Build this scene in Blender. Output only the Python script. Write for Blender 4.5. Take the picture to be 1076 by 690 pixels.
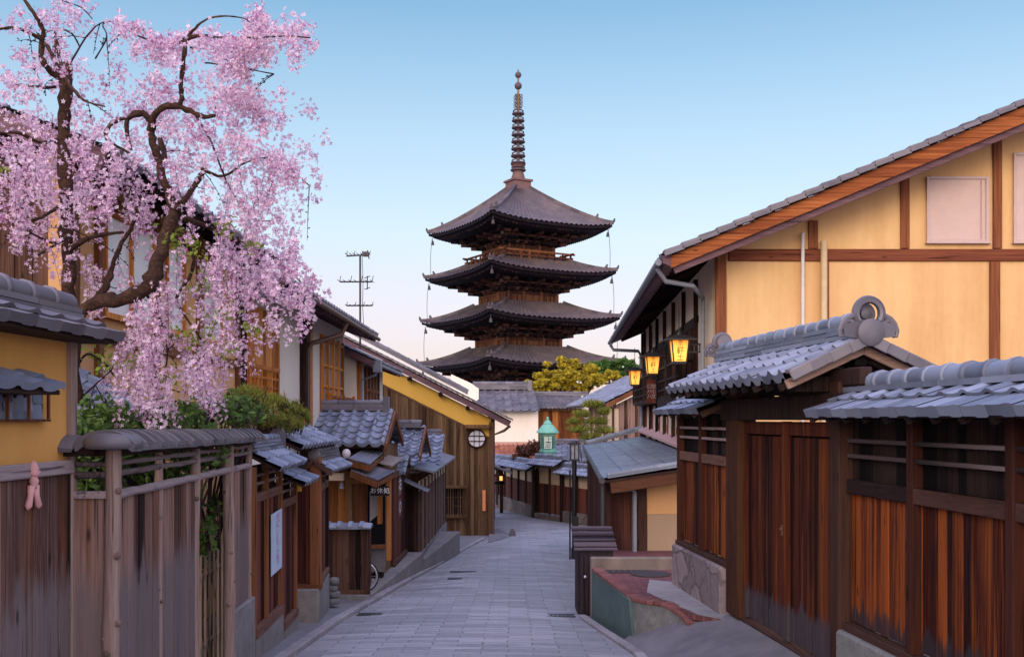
import bpy, bmesh, math, random
import numpy as np
from mathutils import Vector, Matrix

random.seed(7)
rng = np.random.default_rng(11)
scene = bpy.context.scene
for o in list(bpy.data.objects):
    bpy.data.objects.remove(o)
C = scene.collection

# ------------------------------------------------------------------ camera, sky, sun, exposure
# world: metres, eye of the photographer at the origin, looking along +Y, the street falls away
F = 1046.1
cam_d = bpy.data.cameras.new('camera')
cam = bpy.data.objects.new('camera', cam_d)
C.objects.link(cam)
cam.location = (0, 0, 0)
cam.rotation_euler = (math.radians(90), 0, 0)
cam_d.sensor_width = 36.0
cam_d.lens = 35.0
cam_d.shift_y = 95.0 / 1076.0
cam_d.clip_start = 0.1
cam_d.clip_end = 3000
scene.camera = cam

SUN_EL, SUN_AZ = math.radians(16), math.radians(200)     # low soft dawn light from behind the camera
world = bpy.data.worlds.new('World')
scene.world = world
world.use_nodes = True
wn = world.node_tree
wn.nodes.clear()
w_out = wn.nodes.new('ShaderNodeOutputWorld')
w_sky = wn.nodes.new('ShaderNodeTexSky')
w_sky.sky_type = 'NISHITA'
w_sky.sun_disc = False
w_sky.sun_elevation = SUN_EL
w_sky.sun_rotation = SUN_AZ
w_sky.air_density = 1.0
w_sky.dust_density = 1.0
w_sky.ozone_density = 2.0
w_b1 = wn.nodes.new('ShaderNodeBackground')
w_b1.inputs[1].default_value = 0.05
wn.links.new(w_sky.outputs[0], w_b1.inputs[0])
# the band of dawn colours low in the west: pale rose at the horizon, blue above, the unseen zenith brightened to light the street
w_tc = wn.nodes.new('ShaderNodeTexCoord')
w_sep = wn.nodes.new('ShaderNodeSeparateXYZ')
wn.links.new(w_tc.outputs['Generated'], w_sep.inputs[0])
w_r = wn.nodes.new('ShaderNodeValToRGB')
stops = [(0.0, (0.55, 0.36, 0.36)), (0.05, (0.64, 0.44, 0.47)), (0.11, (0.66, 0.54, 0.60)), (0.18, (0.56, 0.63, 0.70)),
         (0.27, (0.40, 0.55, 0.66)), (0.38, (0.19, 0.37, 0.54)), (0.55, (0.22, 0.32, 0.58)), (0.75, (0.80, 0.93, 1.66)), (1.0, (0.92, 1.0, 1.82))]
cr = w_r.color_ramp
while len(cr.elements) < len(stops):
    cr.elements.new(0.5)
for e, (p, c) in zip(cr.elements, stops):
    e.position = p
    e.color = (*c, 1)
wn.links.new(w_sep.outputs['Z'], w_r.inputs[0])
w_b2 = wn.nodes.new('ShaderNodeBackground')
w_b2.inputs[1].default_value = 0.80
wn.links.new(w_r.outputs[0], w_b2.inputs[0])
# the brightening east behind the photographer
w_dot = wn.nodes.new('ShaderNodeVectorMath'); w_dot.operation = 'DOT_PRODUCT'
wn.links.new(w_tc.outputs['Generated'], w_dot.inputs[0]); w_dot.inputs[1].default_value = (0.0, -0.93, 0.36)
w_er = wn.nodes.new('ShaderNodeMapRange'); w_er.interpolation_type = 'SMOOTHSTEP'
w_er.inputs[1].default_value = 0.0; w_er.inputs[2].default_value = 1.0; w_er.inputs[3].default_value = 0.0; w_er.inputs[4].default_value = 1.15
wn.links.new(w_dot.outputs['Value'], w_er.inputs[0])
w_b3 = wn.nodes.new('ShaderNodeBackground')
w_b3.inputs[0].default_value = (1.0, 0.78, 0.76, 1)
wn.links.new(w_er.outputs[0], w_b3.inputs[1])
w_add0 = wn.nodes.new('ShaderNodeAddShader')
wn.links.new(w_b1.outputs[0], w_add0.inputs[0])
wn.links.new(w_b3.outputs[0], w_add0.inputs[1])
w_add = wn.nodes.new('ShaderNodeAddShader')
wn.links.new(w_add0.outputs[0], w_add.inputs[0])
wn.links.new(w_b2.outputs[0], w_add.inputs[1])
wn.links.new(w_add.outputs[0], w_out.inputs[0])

sun_d = bpy.data.lights.new('sun', 'SUN')
sun_d.energy = 1.1
sun_d.angle = math.radians(28)
sun_d.color = (1.0, 0.80, 0.62)
sun = bpy.data.objects.new('sun', sun_d)
C.objects.link(sun)
_d = Vector((math.sin(SUN_AZ) * math.cos(SUN_EL), math.cos(SUN_AZ) * math.cos(SUN_EL), math.sin(SUN_EL)))
sun.rotation_euler = (-_d).to_track_quat('-Z', 'Y').to_euler()
sun.location = (0, -20, 20)

scene.view_settings.view_transform = 'Standard'
scene.view_settings.look = 'None'
scene.view_settings.exposure = 0.32
scene.view_settings.gamma = 1.0
scene.view_settings.use_curve_mapping = False
scene.render.engine = 'CYCLES'
scene.cycles.max_bounces = 6
scene.cycles.diffuse_bounces = 3
scene.cycles.glossy_bounces = 2
scene.cycles.transmission_bounces = 3
scene.cycles.transparent_max_bounces = 6

# ------------------------------------------------------------------ helpers
def PX(px, Y): return (px - 538.0) / F * Y
def PZ(py, Y): return (440.0 - py) / F * Y
def P(px, py, Y): return Vector((PX(px, Y), Y, PZ(py, Y)))
def V(*a): return Vector(a)

class MB:
    """collects boxes, tubes, tiles ... and links them as one mesh object"""
    def __init__(self):
        self.v = []; self.f = []
    def add(self, vs, fs):
        n = len(self.v)
        self.v.extend([tuple(p) for p in vs])
        self.f.extend([tuple(i + n for i in f) for f in fs])
    def hexa(self, p):       # 8 corners: bottom ring 0-3, top ring 4-7
        self.add(p, [(3, 2, 1, 0), (4, 5, 6, 7), (0, 1, 5, 4), (1, 2, 6, 5), (2, 3, 7, 6), (3, 0, 4, 7)])
    def box(self, c, s, rz=0.0):
        cx, cy, cz = c; a, b, h = s[0] / 2, s[1] / 2, s[2] / 2
        co, si = math.cos(rz), math.sin(rz)
        r = []
        for z in (-h, h):
            for x, y in ((-a, -b), (a, -b), (a, b), (-a, b)):
                r.append((cx + x * co - y * si, cy + x * si + y * co, cz + z))
        self.hexa(r)
    def span(self, x0, x1, y0, y1, z0, z1):
        self.box(((x0 + x1) / 2, (y0 + y1) / 2, (z0 + z1) / 2), (abs(x1 - x0), abs(y1 - y0), abs(z1 - z0)))
    def beam(self, a, b, w, h, up=(0, 0, 1), w2=None, h2=None):
        a = Vector(a); b = Vector(b); d = (b - a).normalized(); up = Vector(up)
        if abs(d.dot(up)) > 0.98: up = Vector((0, 1, 0))
        s = d.cross(up).normalized(); u = s.cross(d).normalized()
        w2 = w if w2 is None else w2; h2 = h if h2 is None else h2
        p = [a - s * w / 2 - u * h / 2, a + s * w / 2 - u * h / 2, a + s * w / 2 + u * h / 2, a - s * w / 2 + u * h / 2,
             b - s * w2 / 2 - u * h2 / 2, b + s * w2 / 2 - u * h2 / 2, b + s * w2 / 2 + u * h2 / 2, b - s * w2 / 2 + u * h2 / 2]
        self.hexa(p)
    def prism(self, poly, ext):
        n = len(poly); ext = Vector(ext); poly = [Vector(p) for p in poly]
        vs = poly + [p + ext for p in poly]
        fs = [tuple(range(n - 1, -1, -1)), tuple(range(n, 2 * n))]
        for i in range(n):
            j = (i + 1) % n
            fs.append((i, j, n + j, n + i))
        self.add(vs, fs)
    def face(self, pts):
        self.add(pts, [tuple(range(len(pts)))])
    def tube(self, pts, r, n=8, caps=True):
        pts = [Vector(p) for p in pts]
        if not hasattr(r, '__len__'): r = [r] * len(pts)
        vs = []; fs = []
        ref = None
        for i, p in enumerate(pts):
            d = (pts[min(i + 1, len(pts) - 1)] - pts[max(i - 1, 0)])
            d = d.normalized() if d.length > 1e-9 else Vector((0, 0, 1))
            if ref is None:
                ref = Vector((0, 0, 1)) if abs(d.z) < 0.9 else Vector((1, 0, 0))
            s = d.cross(ref).normalized(); u = s.cross(d).normalized(); ref = u
            for k in range(n):
                t = 2 * math.pi * k / n
                vs.append(p + (s * math.cos(t) + u * math.sin(t)) * r[i])
        for i in range(len(pts) - 1):
            for k in range(n):
                k2 = (k + 1) % n
                fs.append((i * n + k, i * n + k2, (i + 1) * n + k2, (i + 1) * n + k))
        if caps:
            fs.append(tuple(range(n - 1, -1, -1)))
            m = (len(pts) - 1) * n
            fs.append(tuple(range(m, m + n)))
        self.add(vs, fs)
    def lathe(self, c, prof, n=16, axis=(0, 0, 1)):
        c = Vector(c); ax = Vector(axis).normalized()
        s = ax.cross(Vector((0, 1, 0)) if abs(ax.y) < .9 else Vector((1, 0, 0))).normalized(); u = ax.cross(s)
        vs = []; fs = []
        for r, z in prof:
            for k in range(n):
                t = 2 * math.pi * k / n
                vs.append(c + ax * z + (s * math.cos(t) + u * math.sin(t)) * max(r, 1e-4))
        for i in range(len(prof) - 1):
            for k in range(n):
                k2 = (k + 1) % n
                fs.append((i * n + k, i * n + k2, (i + 1) * n + k2, (i + 1) * n + k))
        fs.append(tuple(range(n - 1, -1, -1)))
        m = (len(prof) - 1) * n
        fs.append(tuple(range(m, m + n)))
        self.add(vs, fs)
    def torus(self, c, R, r, axis, n=16, m=6, a0=0, a1=2 * math.pi, ref=None):
        c = Vector(c); ax = Vector(axis).normalized()
        s = Vector(ref).normalized() if ref is not None else ax.cross(Vector((0, 0, 1)) if abs(ax.z) < .9 else Vector((1, 0, 0))).normalized()
        u = ax.cross(s).normalized()
        pts = []
        full = abs(a1 - a0) > 6.2
        for i in range(n + 1):
            t = a0 + (a1 - a0) * i / n
            pts.append(c + (s * math.cos(t) + u * math.sin(t)) * R)
        self.tube(pts, r, m, caps=not full)

ROOT = {}
def put_props(o, label, cat, group=None, kind=None):
    if label: o['label'] = label
    if cat: o['category'] = cat
    if group: o['group'] = group
    if kind: o['kind'] = kind

def thing(name, label, cat, loc, group=None):
    o = bpy.data.objects.new(name, None)
    C.objects.link(o)
    o.location = loc
    o.empty_display_size = 0.2
    put_props(o, label, cat, group)
    ROOT[o.name] = Vector(loc)
    return o

def build(name, mb, m, parent=None, bevel=0, smooth=None, label=None, cat=None, group=None, kind=None, loc=None):
    """links one mesh object; mesh data are given in world coordinates"""
    if parent is not None:
        off = ROOT[parent.name]
    elif loc is not None:
        off = Vector(loc)
    elif kind == 'structure' or not mb.v:
        off = Vector((0, 0, 0))
    else:
        a = np.array(mb.v)
        off = Vector(((a[:, 0].min() + a[:, 0].max()) / 2, (a[:, 1].min() + a[:, 1].max()) / 2, a[:, 2].min()))
    me = bpy.data.meshes.new(name)
    a = np.array(mb.v, dtype=float) - np.array(off)
    me.from_pydata(a.tolist(), [], mb.f)
    me.update()
    o = bpy.data.objects.new(name, me)
    C.objects.link(o)
    if isinstance(m, (list, tuple)):
        for q in m: me.materials.append(q)
    else:
        me.materials.append(m)
    if parent is not None:
        o.parent = parent
        ROOT[o.name] = off
    else:
        o.location = off
        ROOT[o.name] = off
    if bevel:
        md = o.modifiers.new('edge', 'BEVEL')
        md.width = bevel; md.segments = 1; md.limit_method = 'ANGLE'; md.angle_limit = math.radians(50)
    if smooth:
        for p in me.polygons: p.use_smooth = True
        if smooth is not True:
            me.set_sharp_from_angle(angle=math.radians(smooth))
    put_props(o, label, cat, group, kind)
    return o

def copy_tree(o, loc=None, label=None, parent=None):
    c = o.copy()
    C.objects.link(c)
    if parent is not None: c.parent = parent
    if loc is not None: c.location = loc
    if label: c['label'] = label
    for ch in list(o.children): copy_tree(ch, parent=c)
    return c

def glyphs(name, text, size, m, parent, origin, xdir, zdir, ext=0.002, col_gap=1.05, rowwise=False):
    """writing as a flat mesh: one column of characters, centred on origin, top to bottom"""
    allv = []; allf = []
    xd = Vector(xdir).normalized(); zd = Vector(zdir).normalized()
    nd = xd.cross(zd)
    n = len(text)
    for i, ch in enumerate(text):
        cu = bpy.data.curves.new('glyph', 'FONT')
        cu.body = ch; cu.size = size; cu.align_x = 'CENTER'; cu.align_y = 'CENTER'; cu.resolution_u = 2
        to = bpy.data.objects.new('glyph', cu)
        C.objects.link(to)
        dg = bpy.context.evaluated_depsgraph_get()
        me = bpy.data.meshes.new_from_object(to.evaluated_get(dg))
        off = -(i - (n - 1) / 2) * size * col_gap
        base = len(allv)
        for v in me.vertices:
            if rowwise:
                q = Vector(origin) + xd * (v.co.x - off) + zd * v.co.y
            else:
                q = Vector(origin) + xd * v.co.x + zd * (v.co.y + off)
            allv.append(tuple(q + nd * ext))
        for p in me.polygons: allf.append(tuple(base + k for k in p.vertices))
        bpy.data.objects.remove(to); bpy.data.curves.remove(cu); bpy.data.meshes.remove(me)
    mb = MB(); mb.v = allv; mb.f = allf
    return build(name, mb, m, parent)

# ------------------------------------------------------------------ materials
MATS = {}
def base_mat(name, rough=0.7, spec=0.3):
    m = bpy.data.materials.new(name)
    m.use_nodes = True
    nt = m.node_tree
    b = nt.nodes['Principled BSDF']
    b.inputs['Roughness'].default_value = rough
    b.inputs['Specular IOR Level'].default_value = spec
    MATS[name] = m
    return m, nt, b

def nd(nt, t, **kw):
    n = nt.nodes.new(t)
    for k, v in kw.items():
        if k in ('operation', 'blend_type', 'data_type', 'noise_dimensions', 'feature', 'distance', 'wave_type', 'bands_direction', 'offset_frequency', 'offset', 'squash', 'clamp'):
            setattr(n, k, v)
    return n

def mixc(nt, fac, a, b, mode='MIX'):
    n = nt.nodes.new('ShaderNodeMix'); n.data_type = 'RGBA'; n.blend_type = mode
    for sock, val in ((n.inputs[0], fac), (n.inputs[6], a), (n.inputs[7], b)):
        if hasattr(val, 'is_linked'): nt.links.new(val, sock)
        elif isinstance(val, tuple): sock.default_value = (*val, 1)
        else: sock.default_value = val
    return n.outputs[2]

def math_n(nt, op, a, b=None, clamp=False):
    n = nt.nodes.new('ShaderNodeMath'); n.operation = op; n.use_clamp = clamp
    for i, val in ((0, a), (1, b)):
        if val is None: continue
        if hasattr(val, 'is_linked'): nt.links.new(val, n.inputs[i])
        else: n.inputs[i].default_value = val
    return n.outputs[0]

def pos_scaled(nt, scale, rand=0.0):
    g = nt.nodes.new('ShaderNodeNewGeometry')
    tc = nt.nodes.new('ShaderNodeTexCoord')
    v = nt.nodes.new('ShaderNodeVectorMath'); v.operation = 'MULTIPLY'
    v.inputs[1].default_value = scale
    nt.links.new(tc.outputs['Object'], v.inputs[0])
    out = v.outputs[0]
    if rand:
        k = math_n(nt, 'MULTIPLY', g.outputs['Random Per Island'], rand)
        a = nt.nodes.new('ShaderNodeVectorMath'); a.operation = 'ADD'
        nt.links.new(out, a.inputs[0]); nt.links.new(k, a.inputs[1])
        out = a.outputs[0]
    return out, g

def noise(nt, vec, scale, detail=4, rough=0.55, dist=0.0):
    n = nt.nodes.new('ShaderNodeTexNoise')
    n.inputs['Scale'].default_value = scale; n.inputs['Detail'].default_value = detail
    n.inputs['Roughness'].default_value = rough; n.inputs['Distortion'].default_value = dist
    if vec is not None: nt.links.new(vec, n.inputs['Vector'])
    return n.outputs['Fac']

def ramp(nt, fac, stops):
    n = nt.nodes.new('ShaderNodeValToRGB')
    e = n.color_ramp.elements
    while len(e) < len(stops): e.new(0.5)
    for x, (p, c) in zip(e, stops):
        x.position = p; x.color = (*c, 1) if isinstance(c, tuple) else (c, c, c, 1)
    nt.links.new(fac, n.inputs[0])
    return n.outputs[0]

def bump(nt, b, h, strength, dist=0.01):
    n = nt.nodes.new('ShaderNodeBump')
    n.inputs['Strength'].default_value = strength; n.inputs['Distance'].default_value = dist
    nt.links.new(h, n.inputs['Height'])
    nt.links.new(n.outputs[0], b.inputs['Normal'])

def maprange(nt, v, a, b_, c=0.0, d=1.0):
    n = nt.nodes.new('ShaderNodeMapRange')
    n.inputs[1].default_value = a; n.inputs[2].default_value = b_; n.inputs[3].default_value = c; n.inputs[4].default_value = d
    nt.links.new(v, n.inputs[0])
    return n.outputs[0]

def wood(name, dark, mid, light, axis='z', rough=0.75, grain=1.0, var=0.6, stain=None, patch=None, spec=0.12):
    """boards: per-board tint, long grain, optional weathered foot (colour, z of the foot, height, ragged) and worn patches"""
    m, nt, b = base_mat(name, rough, spec)
    sc = {'z': (42, 42, 1.1), 'x': (1.1, 42, 42), 'y': (42, 1.1, 42)}[axis]
    v, g = pos_scaled(nt, tuple(s * grain for s in sc), 37.0)
    n1 = noise(nt, v, 1.0, 5, 0.6, 0.6)
    n2 = noise(nt, v, 3.3, 3, 0.65)
    ck = maprange(nt, noise(nt, pos_scaled(nt, tuple(s * 0.8 for s in sc), 71.0)[0], 1.0, 2, 0.5), 0.36, 0.30)
    lo = noise(nt, pos_scaled(nt, tuple(s * 0.05 for s in sc), 11.0)[0], 1.0, 4, 0.6)
    kv = nt.nodes.new('ShaderNodeTexVoronoi'); kv.inputs['Scale'].default_value = 1.0
    nt.links.new(pos_scaled(nt, tuple((7.0 if s > 5 else 2.2) for s in sc), 17.0)[0], kv.inputs['Vector'])
    kn = maprange(nt, kv.outputs['Distance'], 0.14, 0.05)
    f = math_n(nt, 'ADD', math_n(nt, 'MULTIPLY', n1, 0.75), math_n(nt, 'MULTIPLY', n2, 0.30))
    rv = math_n(nt, 'MULTIPLY', math_n(nt, 'SUBTRACT', g.outputs['Random Per Island'], 0.5), var)
    f = math_n(nt, 'ADD', f, rv)
    f = math_n(nt, 'ADD', f, math_n(nt, 'MULTIPLY', math_n(nt, 'SUBTRACT', lo, 0.5), 0.5))
    col = ramp(nt, f, [(0.28, dark), (0.52, mid), (0.80, light)])
    if patch:     # (colour, threshold) a broad worn area with long ragged edges
        pc, th = patch
        pv, _ = pos_scaled(nt, tuple(s * 0.16 for s in sc), 3.0)
        pn = noise(nt, pv, 1.0, 4, 0.65)
        pm = maprange(nt, pn, th, th + 0.16)
        col = mixc(nt, math_n(nt, 'MULTIPLY', pm, 0.8), col, mixc(nt, n1, tuple(x * 0.5 for x in pc), pc))
    if stain:
        sc_c, z0, hgt, rag = stain
        gp = nt.nodes.new('ShaderNodeSeparateXYZ'); nt.links.new(g.outputs['Position'], gp.inputs[0])
        wob = math_n(nt, 'MULTIPLY', math_n(nt, 'SUBTRACT', noise(nt, pos_scaled(nt, (9, 9, 1.5), 20.0)[0], 1.0, 4, 0.7), 0.5), rag)
        zz = math_n(nt, 'ADD', gp.outputs['Z'], wob)
        fm = maprange(nt, zz, z0 + hgt, z0 + hgt - 0.07 - 0.15 * max(0, hgt - 0.6))
        col = mixc(nt, math_n(nt, 'MULTIPLY', fm, 0.88), col, mixc(nt, n1, tuple(x * 0.55 for x in sc_c), sc_c))
    col = mixc(nt, math_n(nt, 'MULTIPLY', math_n(nt, 'MAXIMUM', ck, kn), 0.72), col, tuple(x * 0.45 for x in dark))
    nt.links.new(col, b.inputs['Base Color'])
    bump(nt, b, math_n(nt, 'SUBTRACT', math_n(nt, 'ADD', n1, n2), ck), 0.4, 0.006)
    nt.links.new(ramp(nt, n1, [(0.2, rough + 0.15), (0.8, rough - 0.15)]), b.inputs['Roughness'])
    return m

def tile_mat(name, dark, light, rough=0.42, spec=0.5, lichen=None):
    m, nt, b = base_mat(name, rough, spec)
    v, g = pos_scaled(nt, (1, 1, 1), 13.0)
    n1 = noise(nt, v, 5.0, 4, 0.6)
    n2 = noise(nt, pos_scaled(nt, (1, 1, 1))[0], 0.8, 3)
    f = math_n(nt, 'ADD', math_n(nt, 'MULTIPLY', g.outputs['Random Per Island'], 0.55), math_n(nt, 'MULTIPLY', n1, 0.5))
    f = math_n(nt, 'ADD', f, math_n(nt, 'MULTIPLY', math_n(nt, 'SUBTRACT', n2, 0.5), 0.6))
    col = ramp(nt, f, [(0.15, dark), (0.85, light)])
    if lichen:
        l = maprange(nt, math_n(nt, 'ADD', math_n(nt, 'MULTIPLY', n2, 0.6), math_n(nt, 'MULTIPLY', n1, 0.4)), 0.5, 0.68)
        col = mixc(nt, math_n(nt, 'MULTIPLY', l, 0.6), col, lichen)
    nt.links.new(col, b.inputs['Base Color'])
    nt.links.new(ramp(nt, n1, [(0.25, rough - 0.1), (0.75, rough + 0.18)]), b.inputs['Roughness'])
    bump(nt, b, noise(nt, v, 40.0, 2), 0.12, 0.004)
    return m

def plaster(name, c, dirt, rough=0.9, amount=0.5, scale=0.9):
    m, nt, b = base_mat(name, rough, 0.15)
    v, g = pos_scaled(nt, (1, 1, 0.55))
    n1 = noise(nt, v, scale, 5, 0.6)
    n2 = noise(nt, v, 14.0, 4, 0.65)
    n3 = noise(nt, pos_scaled(nt, (5, 5, 0.35))[0], 1.0, 4, 0.6)
    f = math_n(nt, 'ADD', math_n(nt, 'MULTIPLY', n1, 0.6), math_n(nt, 'ADD', math_n(nt, 'MULTIPLY', n2, 0.12), math_n(nt, 'MULTIPLY', n3, 0.34)))
    col = mixc(nt, math_n(nt, 'MULTIPLY', maprange(nt, f, 0.40, 0.66), amount), c, dirt)
    nt.links.new(col, b.inputs['Base Color'])
    bump(nt, b, n2, 0.18, 0.006)
    return m

def stone(name, a, c, scale=6.0, rough=0.85, bstr=0.3, speck=0.0):
    m, nt, b = base_mat(name, rough, 0.25)
    v, g = pos_scaled(nt, (1, 1, 1), 9.0)
    n1 = noise(nt, v, scale, 6, 0.68)
    n2 = noise(nt, v, scale * 0.17, 3)
    f = math_n(nt, 'ADD', math_n(nt, 'MULTIPLY', n1, 0.6), math_n(nt, 'MULTIPLY', n2, 0.45))
    f = math_n(nt, 'ADD', f, math_n(nt, 'MULTIPLY', math_n(nt, 'SUBTRACT', g.outputs['Random Per Island'], 0.5), 0.25))
    col = ramp(nt, f, [(0.28, a), (0.75, c)])
    if speck:
        s = noise(nt, v, 70.0, 2, 0.7)
        col = mixc(nt, math_n(nt, 'MULTIPLY', maprange(nt, s, 0.56, 0.66), speck), col, tuple(x * 0.25 for x in a))
    nt.links.new(col, b.inputs['Base Color'])
    bump(nt, b, n1, bstr, 0.02)
    return m

def plain(name, c, rough=0.6, spec=0.4, metal=0.0, var=0.15):
    m, nt, b = base_mat(name, rough, spec)
    v, g = pos_scaled(nt, (1, 1, 1), 5.0)
    n1 = noise(nt, v, 7.0, 4, 0.6)
    col = ramp(nt, n1, [(0.2, tuple(x * (1 - var) for x in c)), (0.8, tuple(min(1, x * (1 + var)) for x in c))])
    nt.links.new(col, b.inputs['Base Color'])
    b.inputs['Metallic'].default_value = metal
    return m

def leafy(name, dark, light, trans=0.35, rough=0.6, wn_=0.4, sc_=1.6):
    m, nt, b = base_mat(name, rough, 0.2)
    v, g = pos_scaled(nt, (1, 1, 1))
    n1 = noise(nt, v, sc_, 3)
    f = math_n(nt, 'ADD', math_n(nt, 'MULTIPLY', g.outputs['Random Per Island'], 0.65), math_n(nt, 'MULTIPLY', n1, wn_))
    col = ramp(nt, f, [(0.12 + (wn_ - .4) * .5, dark), (0.9 + (wn_ - .4) * .4, light)])
    nt.links.new(col, b.inputs['Base Color'])
    t = nt.nodes.new('ShaderNodeBsdfTranslucent'); nt.links.new(col, t.inputs[0])
    mx = nt.nodes.new('ShaderNodeMixShader'); mx.inputs[0].default_value = trans
    nt.links.new(b.outputs[0], mx.inputs[1]); nt.links.new(t.outputs[0], mx.inputs[2])
    nt.links.new(mx.outputs[0], nt.nodes['Material Output'].inputs[0])
    return m

def paving(name):
    m, nt, b = base_mat(name, 0.62, 0.35)
    v, g = pos_scaled(nt, (1, 1, 1))
    wv = noise(nt, v, 1.3, 2)
    br = nt.nodes.new('ShaderNodeTexBrick')
    br.offset = 0.5; br.offset_frequency = 2; br.squash = 1.0
    br.inputs['Color1'].default_value = (0.0, 0.0, 0.0, 1); br.inputs['Color2'].default_value = (1, 1, 1, 1)
    br.inputs['Mortar'].default_value = (0.5, 0.5, 0.5, 1)
    br.inputs['Scale'].default_value = 1.0
    br.inputs['Mortar Size'].default_value = 0.008; br.inputs['Mortar Smooth'].default_value = 0.3
    br.inputs['Brick Width'].default_value = 0.58; br.inputs['Row Height'].default_value = 0.185
    wb = nt.nodes.new('ShaderNodeTexNoise'); wb.inputs['Scale'].default_value = 2.2; wb.inputs['Detail'].default_value = 3; nt.links.new(v, wb.inputs['Vector'])
    wa = nt.nodes.new('ShaderNodeVectorMath'); wa.operation = 'MULTIPLY_ADD'; wa.inputs[1].default_value = (0.10, 0.05, 0.0)
    nt.links.new(wb.outputs['Color'], wa.inputs[0]); nt.links.new(v, wa.inputs[2]); nt.links.new(wa.outputs[0], br.inputs['Vector'])
    n1 = noise(nt, v, 22.0, 5, 0.65)
    n2 = noise(nt, v, 0.7, 4, 0.6)
    n3 = noise(nt, pos_scaled(nt, (0.6, 3.0, 1))[0], 1.2, 4, 0.6)
    f = math_n(nt, 'ADD', math_n(nt, 'MULTIPLY', br.outputs['Color'], 0.26), math_n(nt, 'MULTIPLY', n1, 0.40))
    f = math_n(nt, 'ADD', f, math_n(nt, 'ADD', math_n(nt, 'MULTIPLY', n2, 0.25), math_n(nt, 'MULTIPLY', n3, 0.25)))
    col = ramp(nt, f, [(0.25, (0.14, 0.138, 0.145)), (0.6, (0.285, 0.275, 0.285)), (0.95, (0.46, 0.44, 0.45))])
    col = mixc(nt, math_n(nt, 'MULTIPLY', br.outputs['Fac'], maprange(nt, noise(nt, v, 3.0, 3), 0.35, 0.65, 0.25, 0.9)), col, (0.06, 0.055, 0.06))
    st = maprange(nt, noise(nt, pos_scaled(nt, (0.5, 0.9, 1))[0], 1.0, 5, 0.7), 0.55, 0.75)
    col = mixc(nt, math_n(nt, 'MULTIPLY', st, 0.5), col, (0.085, 0.08, 0.085))
    nt.links.new(col, b.inputs['Base Color'])
    h = math_n(nt, 'SUBTRACT', math_n(nt, 'MULTIPLY', n1, 0.35), br.outputs['Fac'])
    h = math_n(nt, 'ADD', h, math_n(nt, 'MULTIPLY', br.outputs['Color'], 0.3))
    bump(nt, b, h, 0.55, 0.012)
    nt.links.new(ramp(nt, n2, [(0.3, 0.5), (0.7, 0.75)]), b.inputs['Roughness'])
    return m

def brick_mat(name, a, c, mortar, w=0.2, h=0.1):
    m, nt, b = base_mat(name, 0.85, 0.2)
    v, g = pos_scaled(nt, (1, 1, 1))
    br = nt.nodes.new('ShaderNodeTexBrick')
    br.inputs['Color1'].default_value = (*a, 1); br.inputs['Color2'].default_value = (*c, 1)
    br.inputs['Mortar'].default_value = (*mortar, 1); br.inputs['Scale'].default_value = 1.0
    br.inputs['Mortar Size'].default_value = 0.006; br.inputs['Brick Width'].default_value = w; br.inputs['Row Height'].default_value = h
    nt.links.new(v, br.inputs['Vector'])
    n1 = noise(nt, v, 9.0, 5, 0.65)
    col = mixc(nt, math_n(nt, 'MULTIPLY', n1, 0.7), br.outputs['Color'], tuple(x * 0.35 for x in a), 'MIX')
    nt.links.new(col, b.inputs['Base Color'])
    bump(nt, b, math_n(nt, 'SUBTRACT', n1, br.outputs['Fac']), 0.4, 0.008)
    return m

def rubble_stone(name, a, c, joint, scale=3.2):
    m, nt, b = base_mat(name, 0.85, 0.2)
    v, g = pos_scaled(nt, (1, 1, 1))
    wob = nt.nodes.new('ShaderNodeTexNoise'); wob.inputs['Scale'].default_value = 3.0; nt.links.new(v, wob.inputs['Vector'])
    va = nt.nodes.new('ShaderNodeVectorMath'); va.operation = 'MULTIPLY_ADD'
    nt.links.new(wob.outputs['Color'], va.inputs[0]); va.inputs[1].default_value = (0.25, 0.25, 0.25); nt.links.new(v, va.inputs[2])
    vo = nt.nodes.new('ShaderNodeTexVoronoi'); vo.feature = 'DISTANCE_TO_EDGE'; vo.inputs['Scale'].default_value = scale
    nt.links.new(va.outputs[0], vo.inputs['Vector'])
    vc = nt.nodes.new('ShaderNodeTexVoronoi'); vc.inputs['Scale'].default_value = scale
    nt.links.new(va.outputs[0], vc.inputs['Vector'])
    n1 = noise(nt, v, 11.0, 6, 0.7)
    sp = nt.nodes.new('ShaderNodeSeparateColor'); nt.links.new(vc.outputs['Color'], sp.inputs[0])
    f = math_n(nt, 'ADD', math_n(nt, 'MULTIPLY', n1, 0.65), math_n(nt, 'MULTIPLY', sp.outputs[0], 0.35))
    col = ramp(nt, f, [(0.25, a), (0.8, c)])
    j = maprange(nt, vo.outputs['Distance'], 0.05, 0.012)
    col = mixc(nt, math_n(nt, 'MULTIPLY', j, 0.75), col, joint)
    nt.links.new(col, b.inputs['Base Color'])
    bump(nt, b, math_n(nt, 'SUBTRACT', n1, j), 0.5, 0.02)
    return m

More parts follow.
